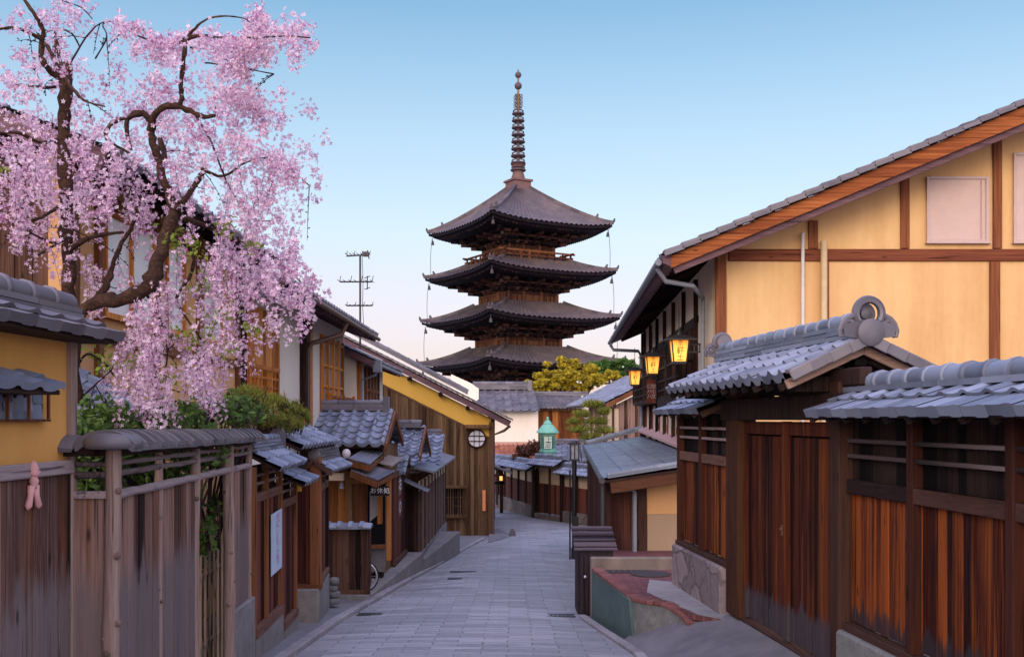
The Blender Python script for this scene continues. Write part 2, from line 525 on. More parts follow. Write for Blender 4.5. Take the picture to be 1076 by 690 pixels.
def emitter(name, c, strength, centre=None, rad=0.3, edge=(0.9, 0.35, 0.05)):
    m, nt, b = base_mat(name, 0.6, 0.2)
    b.inputs['Base Color'].default_value = (*c, 1)
    b.inputs['Emission Strength'].default_value = strength
    if centre is None:
        b.inputs['Emission Color'].default_value = (*c, 1)
    else:          # lit paper: brightest next to the bulb
        tc = nt.nodes.new('ShaderNodeTexCoord')
        d = nt.nodes.new('ShaderNodeVectorMath'); d.operation = 'DISTANCE'
        nt.links.new(tc.outputs['Object'], d.inputs[0]); d.inputs[1].default_value = centre
        col = ramp(nt, maprange(nt, d.outputs['Value'], 0.0, rad), [(0.22, (1.0, 0.80, 0.26)), (0.50, (1.0, 0.50, 0.07)), (0.95, edge)])
        nt.links.new(col, b.inputs['Emission Color'])
    return m

M_TILE = tile_mat('roof_tile', (0.070, 0.080, 0.110), (0.25, 0.275, 0.345), 0.48, 0.5, (0.15, 0.145, 0.14))
M_TILE_OLD = tile_mat('old_tile', (0.06, 0.055, 0.07), (0.17, 0.155, 0.175), 0.5, 0.45, (0.20, 0.16, 0.14))
M_TILE_CAP = tile_mat('coping_tile', (0.07, 0.065, 0.075), (0.16, 0.145, 0.16), 0.5, 0.4, (0.19, 0.15, 0.12))
M_TILE_PAGODA = tile_mat('pagoda_tile', (0.040, 0.032, 0.040), (0.115, 0.092, 0.10), 0.6, 0.3, (0.17, 0.12, 0.09))
M_TILE_ORANGE = tile_mat('orange_tile', (0.20, 0.06, 0.03), (0.45, 0.17, 0.09), 0.7, 0.2)
M_W_RIGHT = wood('right_boards', (0.008, 0.0025, 0.004), (0.050, 0.0105, 0.0055), (0.27, 0.064, 0.013), 'z', 0.7, 1.0, 0.6,
                 stain=((0.045, 0.035, 0.042), -1.66, 0.22, 0.65), patch=((0.38, 0.105, 0.018), 0.54))
M_W_DOOR = wood('door_boards', (0.006, 0.002, 0.0025), (0.026, 0.006, 0.004), (0.105, 0.023, 0.008), 'z', 0.65, 1.0, 0.35,
                stain=((0.075, 0.062, 0.070), -2.10, 0.40, 0.45), patch=((0.30, 0.082, 0.017), 0.52))
M_W_DARK = wood('dark_timber', (0.006, 0.003, 0.004), (0.020, 0.009, 0.008), (0.058, 0.026, 0.018), 'z', 0.7)
M_W_DARK_X = wood('dark_timber_x', (0.006, 0.003, 0.004), (0.020, 0.009, 0.008), (0.058, 0.026, 0.018), 'x', 0.7)
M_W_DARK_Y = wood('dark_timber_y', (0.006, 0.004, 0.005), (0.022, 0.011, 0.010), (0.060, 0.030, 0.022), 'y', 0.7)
M_W_SILL = wood('sill_timber', (0.022, 0.011, 0.010), (0.080, 0.038, 0.029), (0.17, 0.088, 0.065), 'y', 0.7)
M_W_FENCE = wood('fence_boards', (0.020, 0.010, 0.009), (0.110, 0.058, 0.047), (0.28, 0.170, 0.135), 'z', 0.8, 1.0, 0.85,
                 stain=((0.23, 0.175, 0.165), -2.35, 1.45, 0.85), patch=((0.30, 0.12, 0.05), 0.51))
M_W_LOG = wood('fence_log', (0.08, 0.045, 0.034), (0.22, 0.145, 0.115), (0.36, 0.26, 0.215), 'z', 0.8, 1.2, 0.4)
M_W_RAIL = wood('fence_rail', (0.08, 0.055, 0.055), (0.20, 0.145, 0.14), (0.34, 0.26, 0.25), 'y', 0.8)
M_W_MAROON = wood('maroon_boards', (0.015, 0.005, 0.005), (0.068, 0.018, 0.013), (0.17, 0.052, 0.032), 'z', 0.72, 1.0, 0.7)
M_W_DKBROWN = wood('dark_brown_boards', (0.012, 0.006, 0.005), (0.055, 0.025, 0.017), (0.13, 0.064, 0.042), 'z', 0.75)
M_W_EAVE_SHADE = wood('eave_shade_boards', (0.004, 0.003, 0.003), (0.013, 0.007, 0.007), (0.036, 0.019, 0.016), 'z', 0.75)  # under-roof shade put into a near-black wood colour
M_W_RIGHT_FAR = wood('far_right_boards', (0.008, 0.0025, 0.003), (0.042, 0.010, 0.006), (0.17, 0.043, 0.014), 'z', 0.7, 1.0, 0.6, patch=((0.36, 0.105, 0.02), 0.53))
M_W_BROWN = wood('brown_boards', (0.042, 0.022, 0.011), (0.140, 0.074, 0.035), (0.25, 0.145, 0.072), 'z', 0.78, 0.8, 0.35)
M_W_ORANGE = wood('orange_boards', (0.15, 0.040, 0.007), (0.50, 0.155, 0.022), (0.72, 0.29, 0.06), 'z', 0.6, 0.9, 0.4)
M_W_ORANGE_X = wood('orange_beam', (0.045, 0.012, 0.006), (0.23, 0.060, 0.016), (0.46, 0.155, 0.04), 'x', 0.55, 0.6, 0.3)
M_W_POST = wood('orange_post', (0.045, 0.016, 0.009), (0.145, 0.053, 0.022), (0.26, 0.105, 0.042), 'z', 0.65, 0.8, 0.4)
M_W_REDPOST = wood('red_post', (0.045, 0.014, 0.008), (0.15, 0.045, 0.02), (0.29, 0.10, 0.04), 'z', 0.6, 0.8, 0.35)
M_W_REDBEAM = wood('red_beam', (0.045, 0.012, 0.008), (0.135, 0.035, 0.018), (0.27, 0.085, 0.035), 'x', 0.6, 0.6, 0.35)
M_W_PURPLE = wood('purple_board', (0.05, 0.025, 0.03), (0.12, 0.065, 0.075), (0.19, 0.11, 0.12), 'x', 0.7, 0.6, 0.35)
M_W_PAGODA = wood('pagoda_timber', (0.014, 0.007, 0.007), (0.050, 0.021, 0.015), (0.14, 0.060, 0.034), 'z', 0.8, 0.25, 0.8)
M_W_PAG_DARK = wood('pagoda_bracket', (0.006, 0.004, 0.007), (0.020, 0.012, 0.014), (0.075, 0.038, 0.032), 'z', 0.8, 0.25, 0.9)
M_OCHRE = plaster('ochre_plaster', (0.75, 0.48, 0.225), (0.54, 0.29, 0.11), amount=0.7, scale=0.7)
M_OCHRE_L = plaster('left_ochre_plaster', (0.70, 0.36, 0.10), (0.56, 0.26, 0.065), amount=0.7)
M_OCHRE_PALE = plaster('pale_ochre_plaster', (0.66, 0.37, 0.17), (0.5, 0.27, 0.12), amount=0.6)
M_YELLOW = plaster('yellow_plaster', (0.88, 0.52, 0.11), (0.76, 0.41, 0.06), amount=0.5)
M_CREAM = plaster('cream_plaster', (0.66, 0.50, 0.34), (0.5, 0.36, 0.24), amount=0.6)
M_WHITE = plaster('white_plaster', (0.86, 0.76, 0.64), (0.72, 0.62, 0.52), amount=0.6)
M_CONC = stone('concrete', (0.085, 0.08, 0.078), (0.25, 0.23, 0.22), 7.0, 0.9, 0.2)
M_GROUND = stone('ground_concrete', (0.13, 0.125, 0.13), (0.24, 0.23, 0.235), 5.0, 0.85, 0.2)
M_APRON = stone('apron_concrete', (0.09, 0.085, 0.095), (0.22, 0.205, 0.21), 3.0, 0.85, 0.15)
M_GRANITE = stone('granite', (0.075, 0.078, 0.075), (0.23, 0.225, 0.21), 9.0, 0.8, 0.25, 0.6)
M_KERB = stone('kerb_stone', (0.17, 0.155, 0.16), (0.36, 0.33, 0.33), 9.0, 0.8, 0.3)
M_GREENSTONE = stone('green_stone', (0.030, 0.060, 0.060), (0.095, 0.145, 0.135), 6.0, 0.6, 0.15)
M_RUBBLE = rubble_stone('rubble_stone', (0.12, 0.095, 0.10), (0.33, 0.26, 0.25), (0.13, 0.10, 0.10), 2.1)
M_BRICK = brick_mat('red_brick', (0.23, 0.075, 0.075), (0.12, 0.048, 0.05), (0.20, 0.16, 0.155), 0.21, 0.105)
M_ROAD = paving('granite_paving')
M_BLACK = plain('black_metal', (0.012, 0.012, 0.015), 0.45, 0.5)
M_IRON = plain('dark_iron', (0.035, 0.03, 0.032), 0.55, 0.5)
M_PIPE = plain('grey_pipe', (0.19, 0.20, 0.23), 0.5, 0.4)
M_PIPE_W = plain('white_pipe', (0.62, 0.58, 0.55), 0.5, 0.4)
M_PIPE_BROWN = plain('brown_pipe', (0.12, 0.06, 0.04), 0.5, 0.4)
M_COPPER = plain('verdigris', (0.17, 0.42, 0.31), 0.7, 0.3, 0, 0.3)
M_COPPER_D = plain('dark_verdigris', (0.07, 0.18, 0.13), 0.7, 0.3, 0, 0.3)
M_SLATE = plain('metal_roof', (0.13, 0.135, 0.16), 0.45, 0.5, 0, 0.25)
M_SHEET = tile_mat('sheet_roof', (0.11, 0.125, 0.15), (0.19, 0.21, 0.24), 0.42, 0.5)
M_PANEL_W = plain('white_panel', (0.66, 0.66, 0.64), 0.6, 0.3, 0, 0.08)
M_GLASS = plain('window_glass', (0.30, 0.32, 0.35), 0.12, 0.7, 0, 0.4)
M_PALE = plain('frosted_pane', (0.72, 0.70, 0.70), 0.35, 0.5, 0, 0.08)
M_SHUTTER = plain('shutter_metal', (0.56, 0.40, 0.34), 0.45, 0.4, 0, 0.07)
M_SHUTTER_F = plain('shutter_frame', (0.50, 0.37, 0.33), 0.4, 0.4, 0, 0.07)
M_INK = plain('ink', (0.02, 0.016, 0.016), 0.7, 0.2)
M_INK_W = plain('white_ink', (0.75, 0.72, 0.72), 0.7, 0.2)
M_PINKCLOTH = plain('pink_cloth', (0.60, 0.31, 0.29), 0.9, 0.1)
M_POSTER = plain('poster_paper', (0.45, 0.55, 0.66), 0.6, 0.3, 0, 0.12)
M_POSTER_INK = plain('poster_ink', (0.55, 0.16, 0.30), 0.6, 0.3)
M_SIGN_Y = plain('yellow_sign', (0.75, 0.42, 0.04), 0.6, 0.3)
M_SIGN_O = plain('orange_sign', (0.80, 0.27, 0.10), 0.6, 0.3)
M_RUBBER = plain('rubber', (0.02, 0.02, 0.022), 0.8, 0.2)
M_CHROME = plain('bright_metal', (0.62, 0.62, 0.64), 0.3, 0.5, 0.6)
M_CLOTH = plain('grey_cloth', (0.35, 0.33, 0.34), 0.9, 0.1)
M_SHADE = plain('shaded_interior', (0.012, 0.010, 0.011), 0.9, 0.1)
M_GLOBE = plain('milk_glass', (0.50, 0.45, 0.46), 0.35, 0.5)
def bark_mat(name):
    m, nt, b = base_mat(name, 0.9, 0.15)
    n1 = noise(nt, pos_scaled(nt, (30, 30, 60))[0], 1.0, 6, 0.7, 0.8)
    n2 = noise(nt, pos_scaled(nt, (6, 6, 5))[0], 1.0, 4, 0.6)
    f = math_n(nt, 'ADD', math_n(nt, 'MULTIPLY', n1, 0.65), math_n(nt, 'MULTIPLY', n2, 0.4))
    nt.links.new(ramp(nt, f, [(0.36, (0.012, 0.007, 0.006)), (0.52, (0.055, 0.028, 0.019)), (0.7, (0.16, 0.085, 0.05))]), b.inputs['Base Color'])
    bump(nt, b, n1, 0.9, 0.02)
    return m
M_BARK = bark_mat('bark')
M_TWIG = plain('twig', (0.035, 0.020, 0.022), 0.85, 0.1)
M_BAMBOO = wood('bamboo', (0.04, 0.028, 0.02), (0.11, 0.078, 0.055), (0.20, 0.145, 0.10), 'z', 0.7)
M_PETAL = leafy('petal', (0.40, 0.11, 0.28), (0.92, 0.75, 0.83), 0.40, wn_=0.95, sc_=3.2)
M_LEAF = leafy('shrub_leaf', (0.022, 0.050, 0.014), (0.15, 0.24, 0.05))
M_LEAF_Y = leafy('young_leaf', (0.10, 0.16, 0.02), (0.30, 0.36, 0.05))
M_LEAF_GOLD = leafy('golden_leaf', (0.20, 0.15, 0.012), (0.68, 0.54, 0.05), 0.42)
M_LEAF_PINE = leafy('pine_needle', (0.05, 0.080, 0.016), (0.36, 0.36, 0.06), 0.25)
M_CANDLE = plain('pine_candle', (0.36, 0.16, 0.06), 0.8)
M_W_SHOP = wood('shop_boards', (0.06, 0.018, 0.006), (0.22, 0.072, 0.018), (0.40, 0.155, 0.042), 'z', 0.65, 0.9)
M_LEAF_DARK = leafy('evergreen_leaf', (0.030, 0.085, 0.018), (0.11, 0.22, 0.045))
M_TWIGLEAF = leafy('rusty_leaf', (0.06, 0.025, 0.02), (0.20, 0.09, 0.055))

# ------------------------------------------------------------------ shape builders
def smooth_interp(pts):
    xs = [p[0] for p in pts]; ys = [p[1] for p in pts]
    def f(x): return float(np.interp(x, xs, ys))
    return f
_zraw = smooth_interp([(-80, 4.0), (-10, -0.85), (0, -1.65), (5, -2.1), (10.9, -2.6), (18, -3.15), (26, -3.70), (36, -4.13), (50, -4.50), (120, -6.0), (400, -9), (2500, -30)])
def zr(y):       # height of the street at distance y, softened
    return sum(_zraw(y + d * max(1.0, min(3.0, 0.1 * abs(y)))) for d in (-1, -0.5, 0, 0.5, 1)) / 5
def gpt(px, py):     # the point of the street seen at a pixel
    lo, hi = 3.0, 200.0
    for _ in range(50):
        mid = (lo + hi) / 2
        if 440 - F * zr(mid) / mid > py: lo = mid
        else: hi = mid
    return Vector((PX(px, lo), lo, zr(lo)))

def tile_roof(mb, A, B, D, tw=0.27, th=0.24, amp=0.034, lip=0.022, ns=7, eave=0.055, jit=0.004, flat=False):
    """pantiles on the plane A (eave left) - B (eave right) - D (ridge left); every tile its own island"""
    A = Vector(A); B = Vector(B); D = Vector(D)
    e = B - A; s = D - A
    n = e.cross(s).normalized()
    if n.z < 0: n = -n
    nc = max(1, round(e.length / tw)); nr = max(1, round(s.length / th))
    es = e / nc; ss = s / nr
    us = [i / ns for i in range(ns + 1)]
    fl = 0.3 if flat else 1.0
    prof = []
    for u in us:
        prof.append(-0.35 * amp * math.sin(math.pi * u / 0.6) if u < 0.6 else amp * math.sin(math.pi * (u - 0.6) / 0.4))
    for j in range(nr):
        for i in range(nc):
            o = A + es * i + ss * j
            dj = random.uniform(-jit, jit); dl = random.uniform(-jit, jit)
            vs = []
            for u, h in zip(us, prof):
                p = o + es * (u * 1.0) + n * (h * (fl if j == 0 else 1.0) + dj)
                vs.append(p - ss * (0.10 + dl) + n * lip)
                vs.append(p + ss * 1.02)
                if flat and j == 0: vs.append(o + es * u - ss * (0.10 + dl) + n * (dj + lip - eave - (0.008 if 0.5 < u < 0.97 else 0.0)))
                else: vs.append(p - ss * (0.10 + dl) + n * (lip - (eave if j == 0 else 0.024)))
            fs = []
            for k in range(ns):
                fs.append((3 * k, 3 * k + 3, 3 * k + 4, 3 * k + 1))
                fs.append((3 * k + 2, 3 * k + 5, 3 * k + 3, 3 * k))
            mb.add(vs, fs)

def roof_deck(mb, A, B, D, t=0.05, drop=0.03):
    A = Vector(A); B = Vector(B); D = Vector(D); Cn = B + (D - A)
    n = (B - A).cross(D - A).normalized()
    if n.z < 0: n = -n
    q = [A - n * drop, B - n * drop, Cn - n * drop, D - n * drop]
    mb.prism(q, -n * t)

def ridge(mb, a, b, w=0.2, layers=2, lh=0.042, cr=0.075, seg=0.27):
    a = Vector(a); b = Vector(b); d = (b - a); L = d.length; d.normalize()
    n = max(1, round(L / seg)); z = 0.0
    for k in range(layers):
        wk = w - k * 0.025
        m = max(1, n // 2)
        for i in range(m):
            p = a + d * (L * i / m + 0.003); q = a + d * (L * (i + 1) / m - 0.003)
            off = Vector((0, 0, z + lh / 2 + random.uniform(-.002, .002)))
            mb.beam(p + off, q + off, wk, lh - 0.006)
        z += lh
    for i in range(n):
        p = a + d * (L * i / n); q = a + d * (L * (i + 1) / n + 0.015)
        off = Vector((0, 0, z + cr * 0.35 + random.uniform(-.003, .003)))
        mb.tube([p + off, p + d * 0.012 + off, p + d * 0.045 + off, p + d * 0.05 + off, q + off], [cr * 0.98, cr * 1.14, cr * 1.14, cr, cr * 0.94], 12)
    return z

def onigawara(mb, p, out, s=0.2):
    """ridge-end ornament: disc, horseshoe arch and scrolls, facing `out`"""
    p = Vector(p); o = Vector(out).normalized(); side = o.cross(Vector((0, 0, 1))).normalized(); up = Vector((0, 0, 1))
    mb.lathe(p - o * 0.02, [(s * .34, 0), (s * .42, s * .03), (s * .42, s * .20), (s * .36, s * .24), (s * .12, s * .25)], 18, o)     # roundel of the ridge tile
    c = p + up * s * 0.60 - o * 0.02
    mb.torus(c, s * 0.42, s * 0.125, o, 22, 8, math.radians(-215), math.radians(35), ref=side)
    mb.torus(c + o * s * .06, s * 0.47, s * 0.05, o, 22, 6, math.radians(-215), math.radians(35), ref=side)
    mb.lathe(c - o * s * 0.34, [(s * .36, 0), (s * .36, s * .08)], 18, o)
    mb.lathe(c - o * s * 0.30, [(s * .17, 0), (s * .17, s * .16), (s * .08, s * .2)], 12, o)
    for sg in (-1, 1):
        q = p + side * sg * s * 0.62 + up * s * 0.22 - o * 0.02
        mb.torus(q, s * 0.16, s * 0.075, o, 14, 7)
        mb.lathe(q, [(s * .08, -s * .05), (s * .08, s * .06), (s * .03, s * .09)], 10, o)
        pts = [p + side * sg * s * t[0] + up * s * t[1] - o * 0.02 for t in ((.42, .55), (.55, .50), (.70, .42), (.82, .28), (.92, .06), (.90, -.10), (.78, -.12))]
        mb.tube(pts, [s * .09, s * .10, s * .10, s * .10, s * .08, s * .06, s * .04], 7)
        mb.prism([p + side * sg * s * .2 + up * s * .4 - o * s * .1, p + side * sg * s * .85 + up * s * .25 - o * s * .1,
                  p + side * sg * s * .8 - up * s * .12 - o * s * .1, p + side * sg * s * .2 - up * s * .2 - o * s * .1], o * s * .12)

def arch_cap(mb, a, b, w=0.34, rise=0.085, t=0.03, seg=0.2):
    """coping of saddle-shaped tiles laid over a fence"""
    a = Vector(a); b = Vector(b); d = b - a; L = d.length; d.normalize()
    side = d.cross(Vector((0, 0, 1))).normalized(); up = Vector((0, 0, 1))
    n = max(1, round(L / seg)); m = 8
    for i in range(n):
        p = a + d * (L * i / n - 0.012); q = a + d * (L * (i + 1) / n)
        lift = random.uniform(-.003, .004)
        vs = []
        for base, ex in ((p, 0.020), (p + d * 0.06, 0.020), (p + d * 0.063, 0.0), (q, -0.010)):
            for k in range(m + 1):
                x = -1 + 2 * k / m
                h = rise * (1 - abs(x) ** 2.3) + lift
                vs.append(base + side * (x * (w / 2 + ex)) + up * (h + ex))
        nn = m + 1
        for k in range(m + 1):
            x = -1 + 2 * k / m
            vs.append(p + side * (x * (w / 2)) + up * (rise * (1 - abs(x) ** 2.3) * 0.75 - t + lift))
        for k in range(m + 1):
            x = -1 + 2 * k / m
            vs.append(q + side * (x * (w / 2)) + up * (rise * (1 - abs(x) ** 2.3) * 0.75 - t + lift))
        fs = []
        for r in range(3):
            for k in range(m):
                fs.append((r * nn + k, r * nn + k + 1, (r + 1) * nn + k + 1, (r + 1) * nn + k))
        for k in range(m):
            fs.append((4 * nn + k + 1, 4 * nn + k, 5 * nn + k, 5 * nn + k + 1))
            fs.append((4 * nn + k, 4 * nn + k + 1, k + 1, k))
            fs.append((3 * nn + k, 3 * nn + k + 1, 5 * nn + k + 1, 5 * nn + k))
        for r0, r1 in ((0, 1), (1, 2), (2, 3)):
            pass
        fs.append((0, nn, 2 * nn, 3 * nn, 5 * nn, 4 * nn))
        fs.append((m, 4 * nn + m, 5 * nn + m, 3 * nn + m, 2 * nn + m, nn + m))
        mb.add(vs, fs)

def planks(mb, a, b, zb, zt, pw=0.14, th=0.022, gap=0.004, jit=0.004, batten=0.0, out=None, zb2=None, zt2=None):
    """vertical boards from plan point a to b; zb..zt heights at a, zb2..zt2 at b"""
    a = Vector((a[0], a[1], 0)); b = Vector((b[0], b[1], 0)); d = b - a; L = d.length; d.normalize()
    nrm = Vector((-d.y, d.x, 0)) if out is None else Vector((out[0], out[1], 0)).normalized()
    zb2 = zb if zb2 is None else zb2; zt2 = zt if zt2 is None else zt2
    n = max(1, round(L / pw))
    cuts = [0] + [(i + random.uniform(-.18, .18)) / n for i in range(1, n)] + [1]
    for i in range(n):
        t0, t1 = cuts[i], cuts[i + 1]
        o = nrm * random.uniform(-jit, jit)
        p = a + d * (L * t0 + gap / 2) + o; q = a + d * (L * t1 - gap / 2) + o
        B0 = zb + (zb2 - zb) * t0; B1 = zb + (zb2 - zb) * t1; T0 = zt + (zt2 - zt) * t0; T1 = zt + (zt2 - zt) * t1
        h = nrm * th / 2
        z = lambda v, zz: Vector((v.x, v.y, zz))
        mb.hexa([z(p - h, B0), z(q - h, B1), z(q + h, B1), z(p + h, B0), z(p - h, T0), z(q - h, T1), z(q + h, T1), z(p + h, T0)])
        if batten and i > 0:
            c = a + d * (L * t0); w = d * batten / 2; g = nrm * (th / 2 + 0.002); k = nrm * (th / 2 + 0.016)
            mb.hexa([z(c - w + g, B0), z(c + w + g, B0), z(c + w + k, B0), z(c - w + k, B0), z(c - w + g, T0), z(c + w + g, T0), z(c + w + k, T0), z(c - w + k, T0)])

def log_post(mb, x, y, z0, z1, r, n=10, wob=0.06, knots=5):
    m = max(4, int((z1 - z0) / 0.09)); pts = []; rs = []
    ph = random.random() * 9
    kz = [random.uniform(z0, z1) for _ in range(knots)]
    for i in range(m + 1):
        z = z0 + (z1 - z0) * i / m
        pts.append((x + math.sin(z * 2.1 + ph) * r * wob * 2, y + math.cos(z * 1.7 + ph) * r * wob * 2, z))
        rs.append(r * (1.03 - 0.08 * i / m + 0.05 * math.sin(z * 9 + ph) + random.uniform(-.05, .05)))
    mb.tube(pts, rs, n)
    for z in kz:
        t = random.uniform(3.4, 6.2)
        c = Vector((x + math.cos(t) * r * 0.85, y + math.sin(t) * r * 0.85, z)); o = Vector((math.cos(t), math.sin(t), 0.2))
        mb.lathe(c - o * r * .1, [(r * .50, 0), (r * .42, r * .26), (r * .22, r * .40)], 8, o)

def leaf_quads(mb, pts, size, aspect=1.7, up=0.0):
    pts = np.asarray(pts); n = len(pts)
    d = rng.normal(size=(n, 3)); d[:, 2] += up; d /= np.linalg.norm(d, axis=1)[:, None]
    e = rng.normal(size=(n, 3)); s = np.cross(d, e); s /= np.linalg.norm(s, axis=1)[:, None] + 1e-9
    sz = size * rng.uniform(0.6, 1.3, size=(n, 1))
    nn = np.cross(d, s) * sz * 0.18
    v = np.stack([pts - d * sz * aspect / 2, pts + s * sz / 2 + nn, pts + d * sz * aspect / 2, pts - s * sz / 2 + nn], 1).reshape(-1, 3)
    b = len(mb.v)
    mb.v.extend(map(tuple, v.tolist()))
    mb.f.extend([(b + 4 * i, b + 4 * i + 1, b + 4 * i + 2, b + 4 * i + 3) for i in range(n)])

def blob_points(blobs, n, shell=0.55):
    out = []
    w = np.array([b[3] * b[4] * b[5] for b in blobs]) ** 0.67; w /= w.sum()
    for b, k in zip(blobs, (w * n).astype(int) + 1):
        d = rng.normal(size=(k, 3)); d /= np.linalg.norm(d, axis=1)[:, None]
        r = (shell + (1 - shell) * rng.random((k, 1))) * rng.uniform(0.8, 1.08, size=(k, 1))
        out.append(np.array(b[:3]) + d * r * np.array(b[3:6]))
    return np.concatenate(out)

def branch_px(mb, pts, rad, seg=8):
    """limb through image-anchored points with their own distances: (px, py, Y, radius px)"""
    w = [P(a, b, y) for a, b, y, r in pts]
    rs = [r / F * y for a, b, y, r in pts]
    # catmull subdivision
    P2 = []; R2 = []
    for i in range(len(w) - 1):
        p0 = w[max(i - 1, 0)]; p1 = w[i]; p2 = w[i + 1]; p3 = w[min(i + 2, len(w) - 1)]
        for k in range(4):
            t = k / 4
            q = 0.5 * ((2 * p1) + (p2 - p0) * t + (2 * p0 - 5 * p1 + 4 * p2 - p3) * t * t + (3 * p1 - p0 - 3 * p2 + p3) * t ** 3)
            rr = rs[i] * (1 - t) + rs[i + 1] * t; P2.append(q + Vector((random.uniform(-1, 1), random.uniform(-1, 1), random.uniform(-1, 1))) * rr * .28); R2.append(rr * random.uniform(.78, 1.18))
    P2.append(w[-1]); R2.append(rs[-1])
    mb.tube(P2, R2, seg)
    return P2
# ================================================================== ground, street
def road_l(y): return float(np.interp(y, [-10, 10.9, 13.9, 19.6, 27.6, 33.3, 35.5, 45, 48, 54, 62], [-2.45, -2.38, -2.37, -2.1, -1.53, -0.86, -0.72, -0.72, -4, -9, -14]))
def road_r(y): return float(np.interp(y, [-10, 10.9, 14.4, 16, 25.7, 30, 37, 38.4, 43.5, 50, 62], [1.5, 1.34, 0.95, 1.05, 1.7, 2.2, 3.4, 3.5, 1.0, -0.6, -5.0]))

mb = MB()
ys = list(np.arange(-40, 60, 2.0)) + [60, 70, 80, 100, 120, 160, 220, 320, 500, 900, 1600]
xs = [-900, -400, -200, -100, -50, -25, -12, -6, -3, 0, 3, 6, 12, 25, 50, 100, 200, 400, 900]
for y in ys:
    for x in xs: mb.v.append((x, y, zr(y) - 0.012))
nx = len(xs)
for j in range(len(ys) - 1):
    for i in range(nx - 1):
        mb.f.append((j * nx + i, j * nx + i + 1, (j + 1) * nx + i + 1, (j + 1) * nx + i))
build('ground', mb, M_GROUND, kind='structure', smooth=True)

mb = MB()
ys = list(np.arange(-6, 56, 1.0)); K = 6
for y in ys:
    l, r = road_l(y), road_r(y)
    for k in range(K + 1):
        t = k / K
        mb.v.append((l + (r - l) * t, y, zr(y) + 0.006 + 0.05 * (1 - (2 * t - 1) ** 2)))
for j in range(len(ys) - 1):
    for k in range(K):
        a = j * (K + 1) + k
        mb.f.append((a, a + 1, a + K + 2, a + K + 1))
build('road', mb, M_ROAD, kind='structure', smooth=True)

def kerb_line(pts, w, h, name, seg=0.75):
    mb = MB()
    for (a, b) in zip(pts[:-1], pts[1:]):
        a = Vector(a); b = Vector(b); n = max(1, round((b - a).length / seg))
        for i in range(n):
            p = a + (b - a) * (i / n + 0.006); q = a + (b - a) * ((i + 1) / n - 0.006)
            p = Vector((p.x + random.uniform(-.008, .008), p.y, zr(p.y) + h / 2 - 0.05)); q = Vector((q.x + random.uniform(-.008, .008), q.y, zr(q.y) + h / 2 - 0.05))
            mb.beam(p, q, w, h + 0.1)
    build(name, mb, M_KERB, kind='structure', bevel=0.012)
kerb_line([(road_l(y) - 0.07, y, 0) for y in (3, 6, 9, 10.9, 12.4, 13.9, 15.8, 17.7, 19.6, 22.2, 24.8, 27.6, 29.5, 31.4, 33.2)], 0.13, 0.07, 'kerb')
kerb_line([(road_r(y) + 0.06, y, 0) for y in (4, 7, 9.2, 10.9, 12.6, 14.4)], 0.11, 0.05, 'kerb_right')
# strip of footway on the left, tilted to the kerb
mb = MB()
ys = [2, 5, 8, 10, 12, 14, 16, 18]
for y in ys:
    l = road_l(y) - 0.135
    mb.v += [(l, y, zr(y) + 0.045), (l - 0.30, y, zr(y) + 0.055), (l - 0.9, y, zr(y) + 0.13)]
for j in range(len(ys) - 1):
    for k in range(2):
        a = j * 3 + k
        mb.f.append((a + 1, a, a + 3, a + 4))
build('footway', mb, M_GROUND, kind='structure')

# drains in the paving
def road_z(x, y):
    l, r = road_l(y), road_r(y); t = (x - l) / (r - l)
    return zr(y) + 0.006 + 0.05 * (1 - (2 * t - 1) ** 2)
for (px, py, w, d, lab) in ((389, 646.5, 0.34, 0.22, 'long iron drain cover beside the left kerb stones'),
                            (478, 610, 0.26, 0.25, 'small square iron drain cover in the middle of the paving'),
                            (487, 602.5, 0.55, 0.22, 'wide iron drain cover set farther up the paved street'),
                            (590, 648, 0.36, 0.28, 'iron gully grate beside the right kerb below the black bin')):
    g = gpt(px, py); mb = MB()
    nb = 6
    z = road_z(g.x, g.y) + 0.006
    sl = (zr(g.y + .5) - zr(g.y - .5))
    for k in range(nb):
        x0 = g.x - w / 2 + w * k / nb
        mb.beam((x0 + w / nb / 2, g.y - d / 2, z - sl * d / 2), (x0 + w / nb / 2, g.y + d / 2, z + sl * d / 2), w / nb * 0.72, 0.012)
    for s in (-1, 1):
        mb.beam((g.x - w / 2 - .02, g.y + s * d / 2, z + s * sl * d / 2), (g.x + w / 2 + .02, g.y + s * d / 2, z + s * sl * d / 2), 0.025, 0.013)
    build('drain_cover', mb, M_IRON, label=lab, cat='drain cover')

# raised brick path and concrete apron on the right
PTZ = -2.16
def wall_x(y): return 3.45 - 0.094 * y
def WL(y, off=0.0, z=None):
    x = wall_x(y) - off
    return Vector((x, y, z)) if z is not None else (x, y)
Wn = Vector((-1, -0.094, 0)).normalized()
mb = MB()
mb.prism([(1.16, 16.6, PTZ), (1.16, 14.25, PTZ), (1.42, 12.0, PTZ), (1.62, 11.70, PTZ), (1.80, 11.58, PTZ), (1.92, 11.3, PTZ), (2.0, 11.05, PTZ), (2.40, 10.55, PTZ), (2.45, 10.6, PTZ), (2.25, 13.1, PTZ), (2.85, 13.1, PTZ), (2.95, 16.6, PTZ)], (0, 0, -0.06))
build('brick_path', mb, M_BRICK, kind='structure')
mb = MB()
mb.prism([(1.84, 13.35, PTZ + .004), (1.68, 12.4, PTZ + .004), (1.86, 11.66, PTZ + .004), (2.0, 11.2, PTZ + .004), (2.05, 10.98, PTZ + .004), (2.41, 10.545, PTZ + .004), (2.46, 10.6, PTZ + .004), (2.24, 13.1, PTZ + .004)], (0, 0, 0.006))
build('path', mb, stone('path_concrete', (0.15, 0.145, 0.15), (0.34, 0.315, 0.31), 4.0, 0.85, 0.15), kind='structure')
mb = MB()
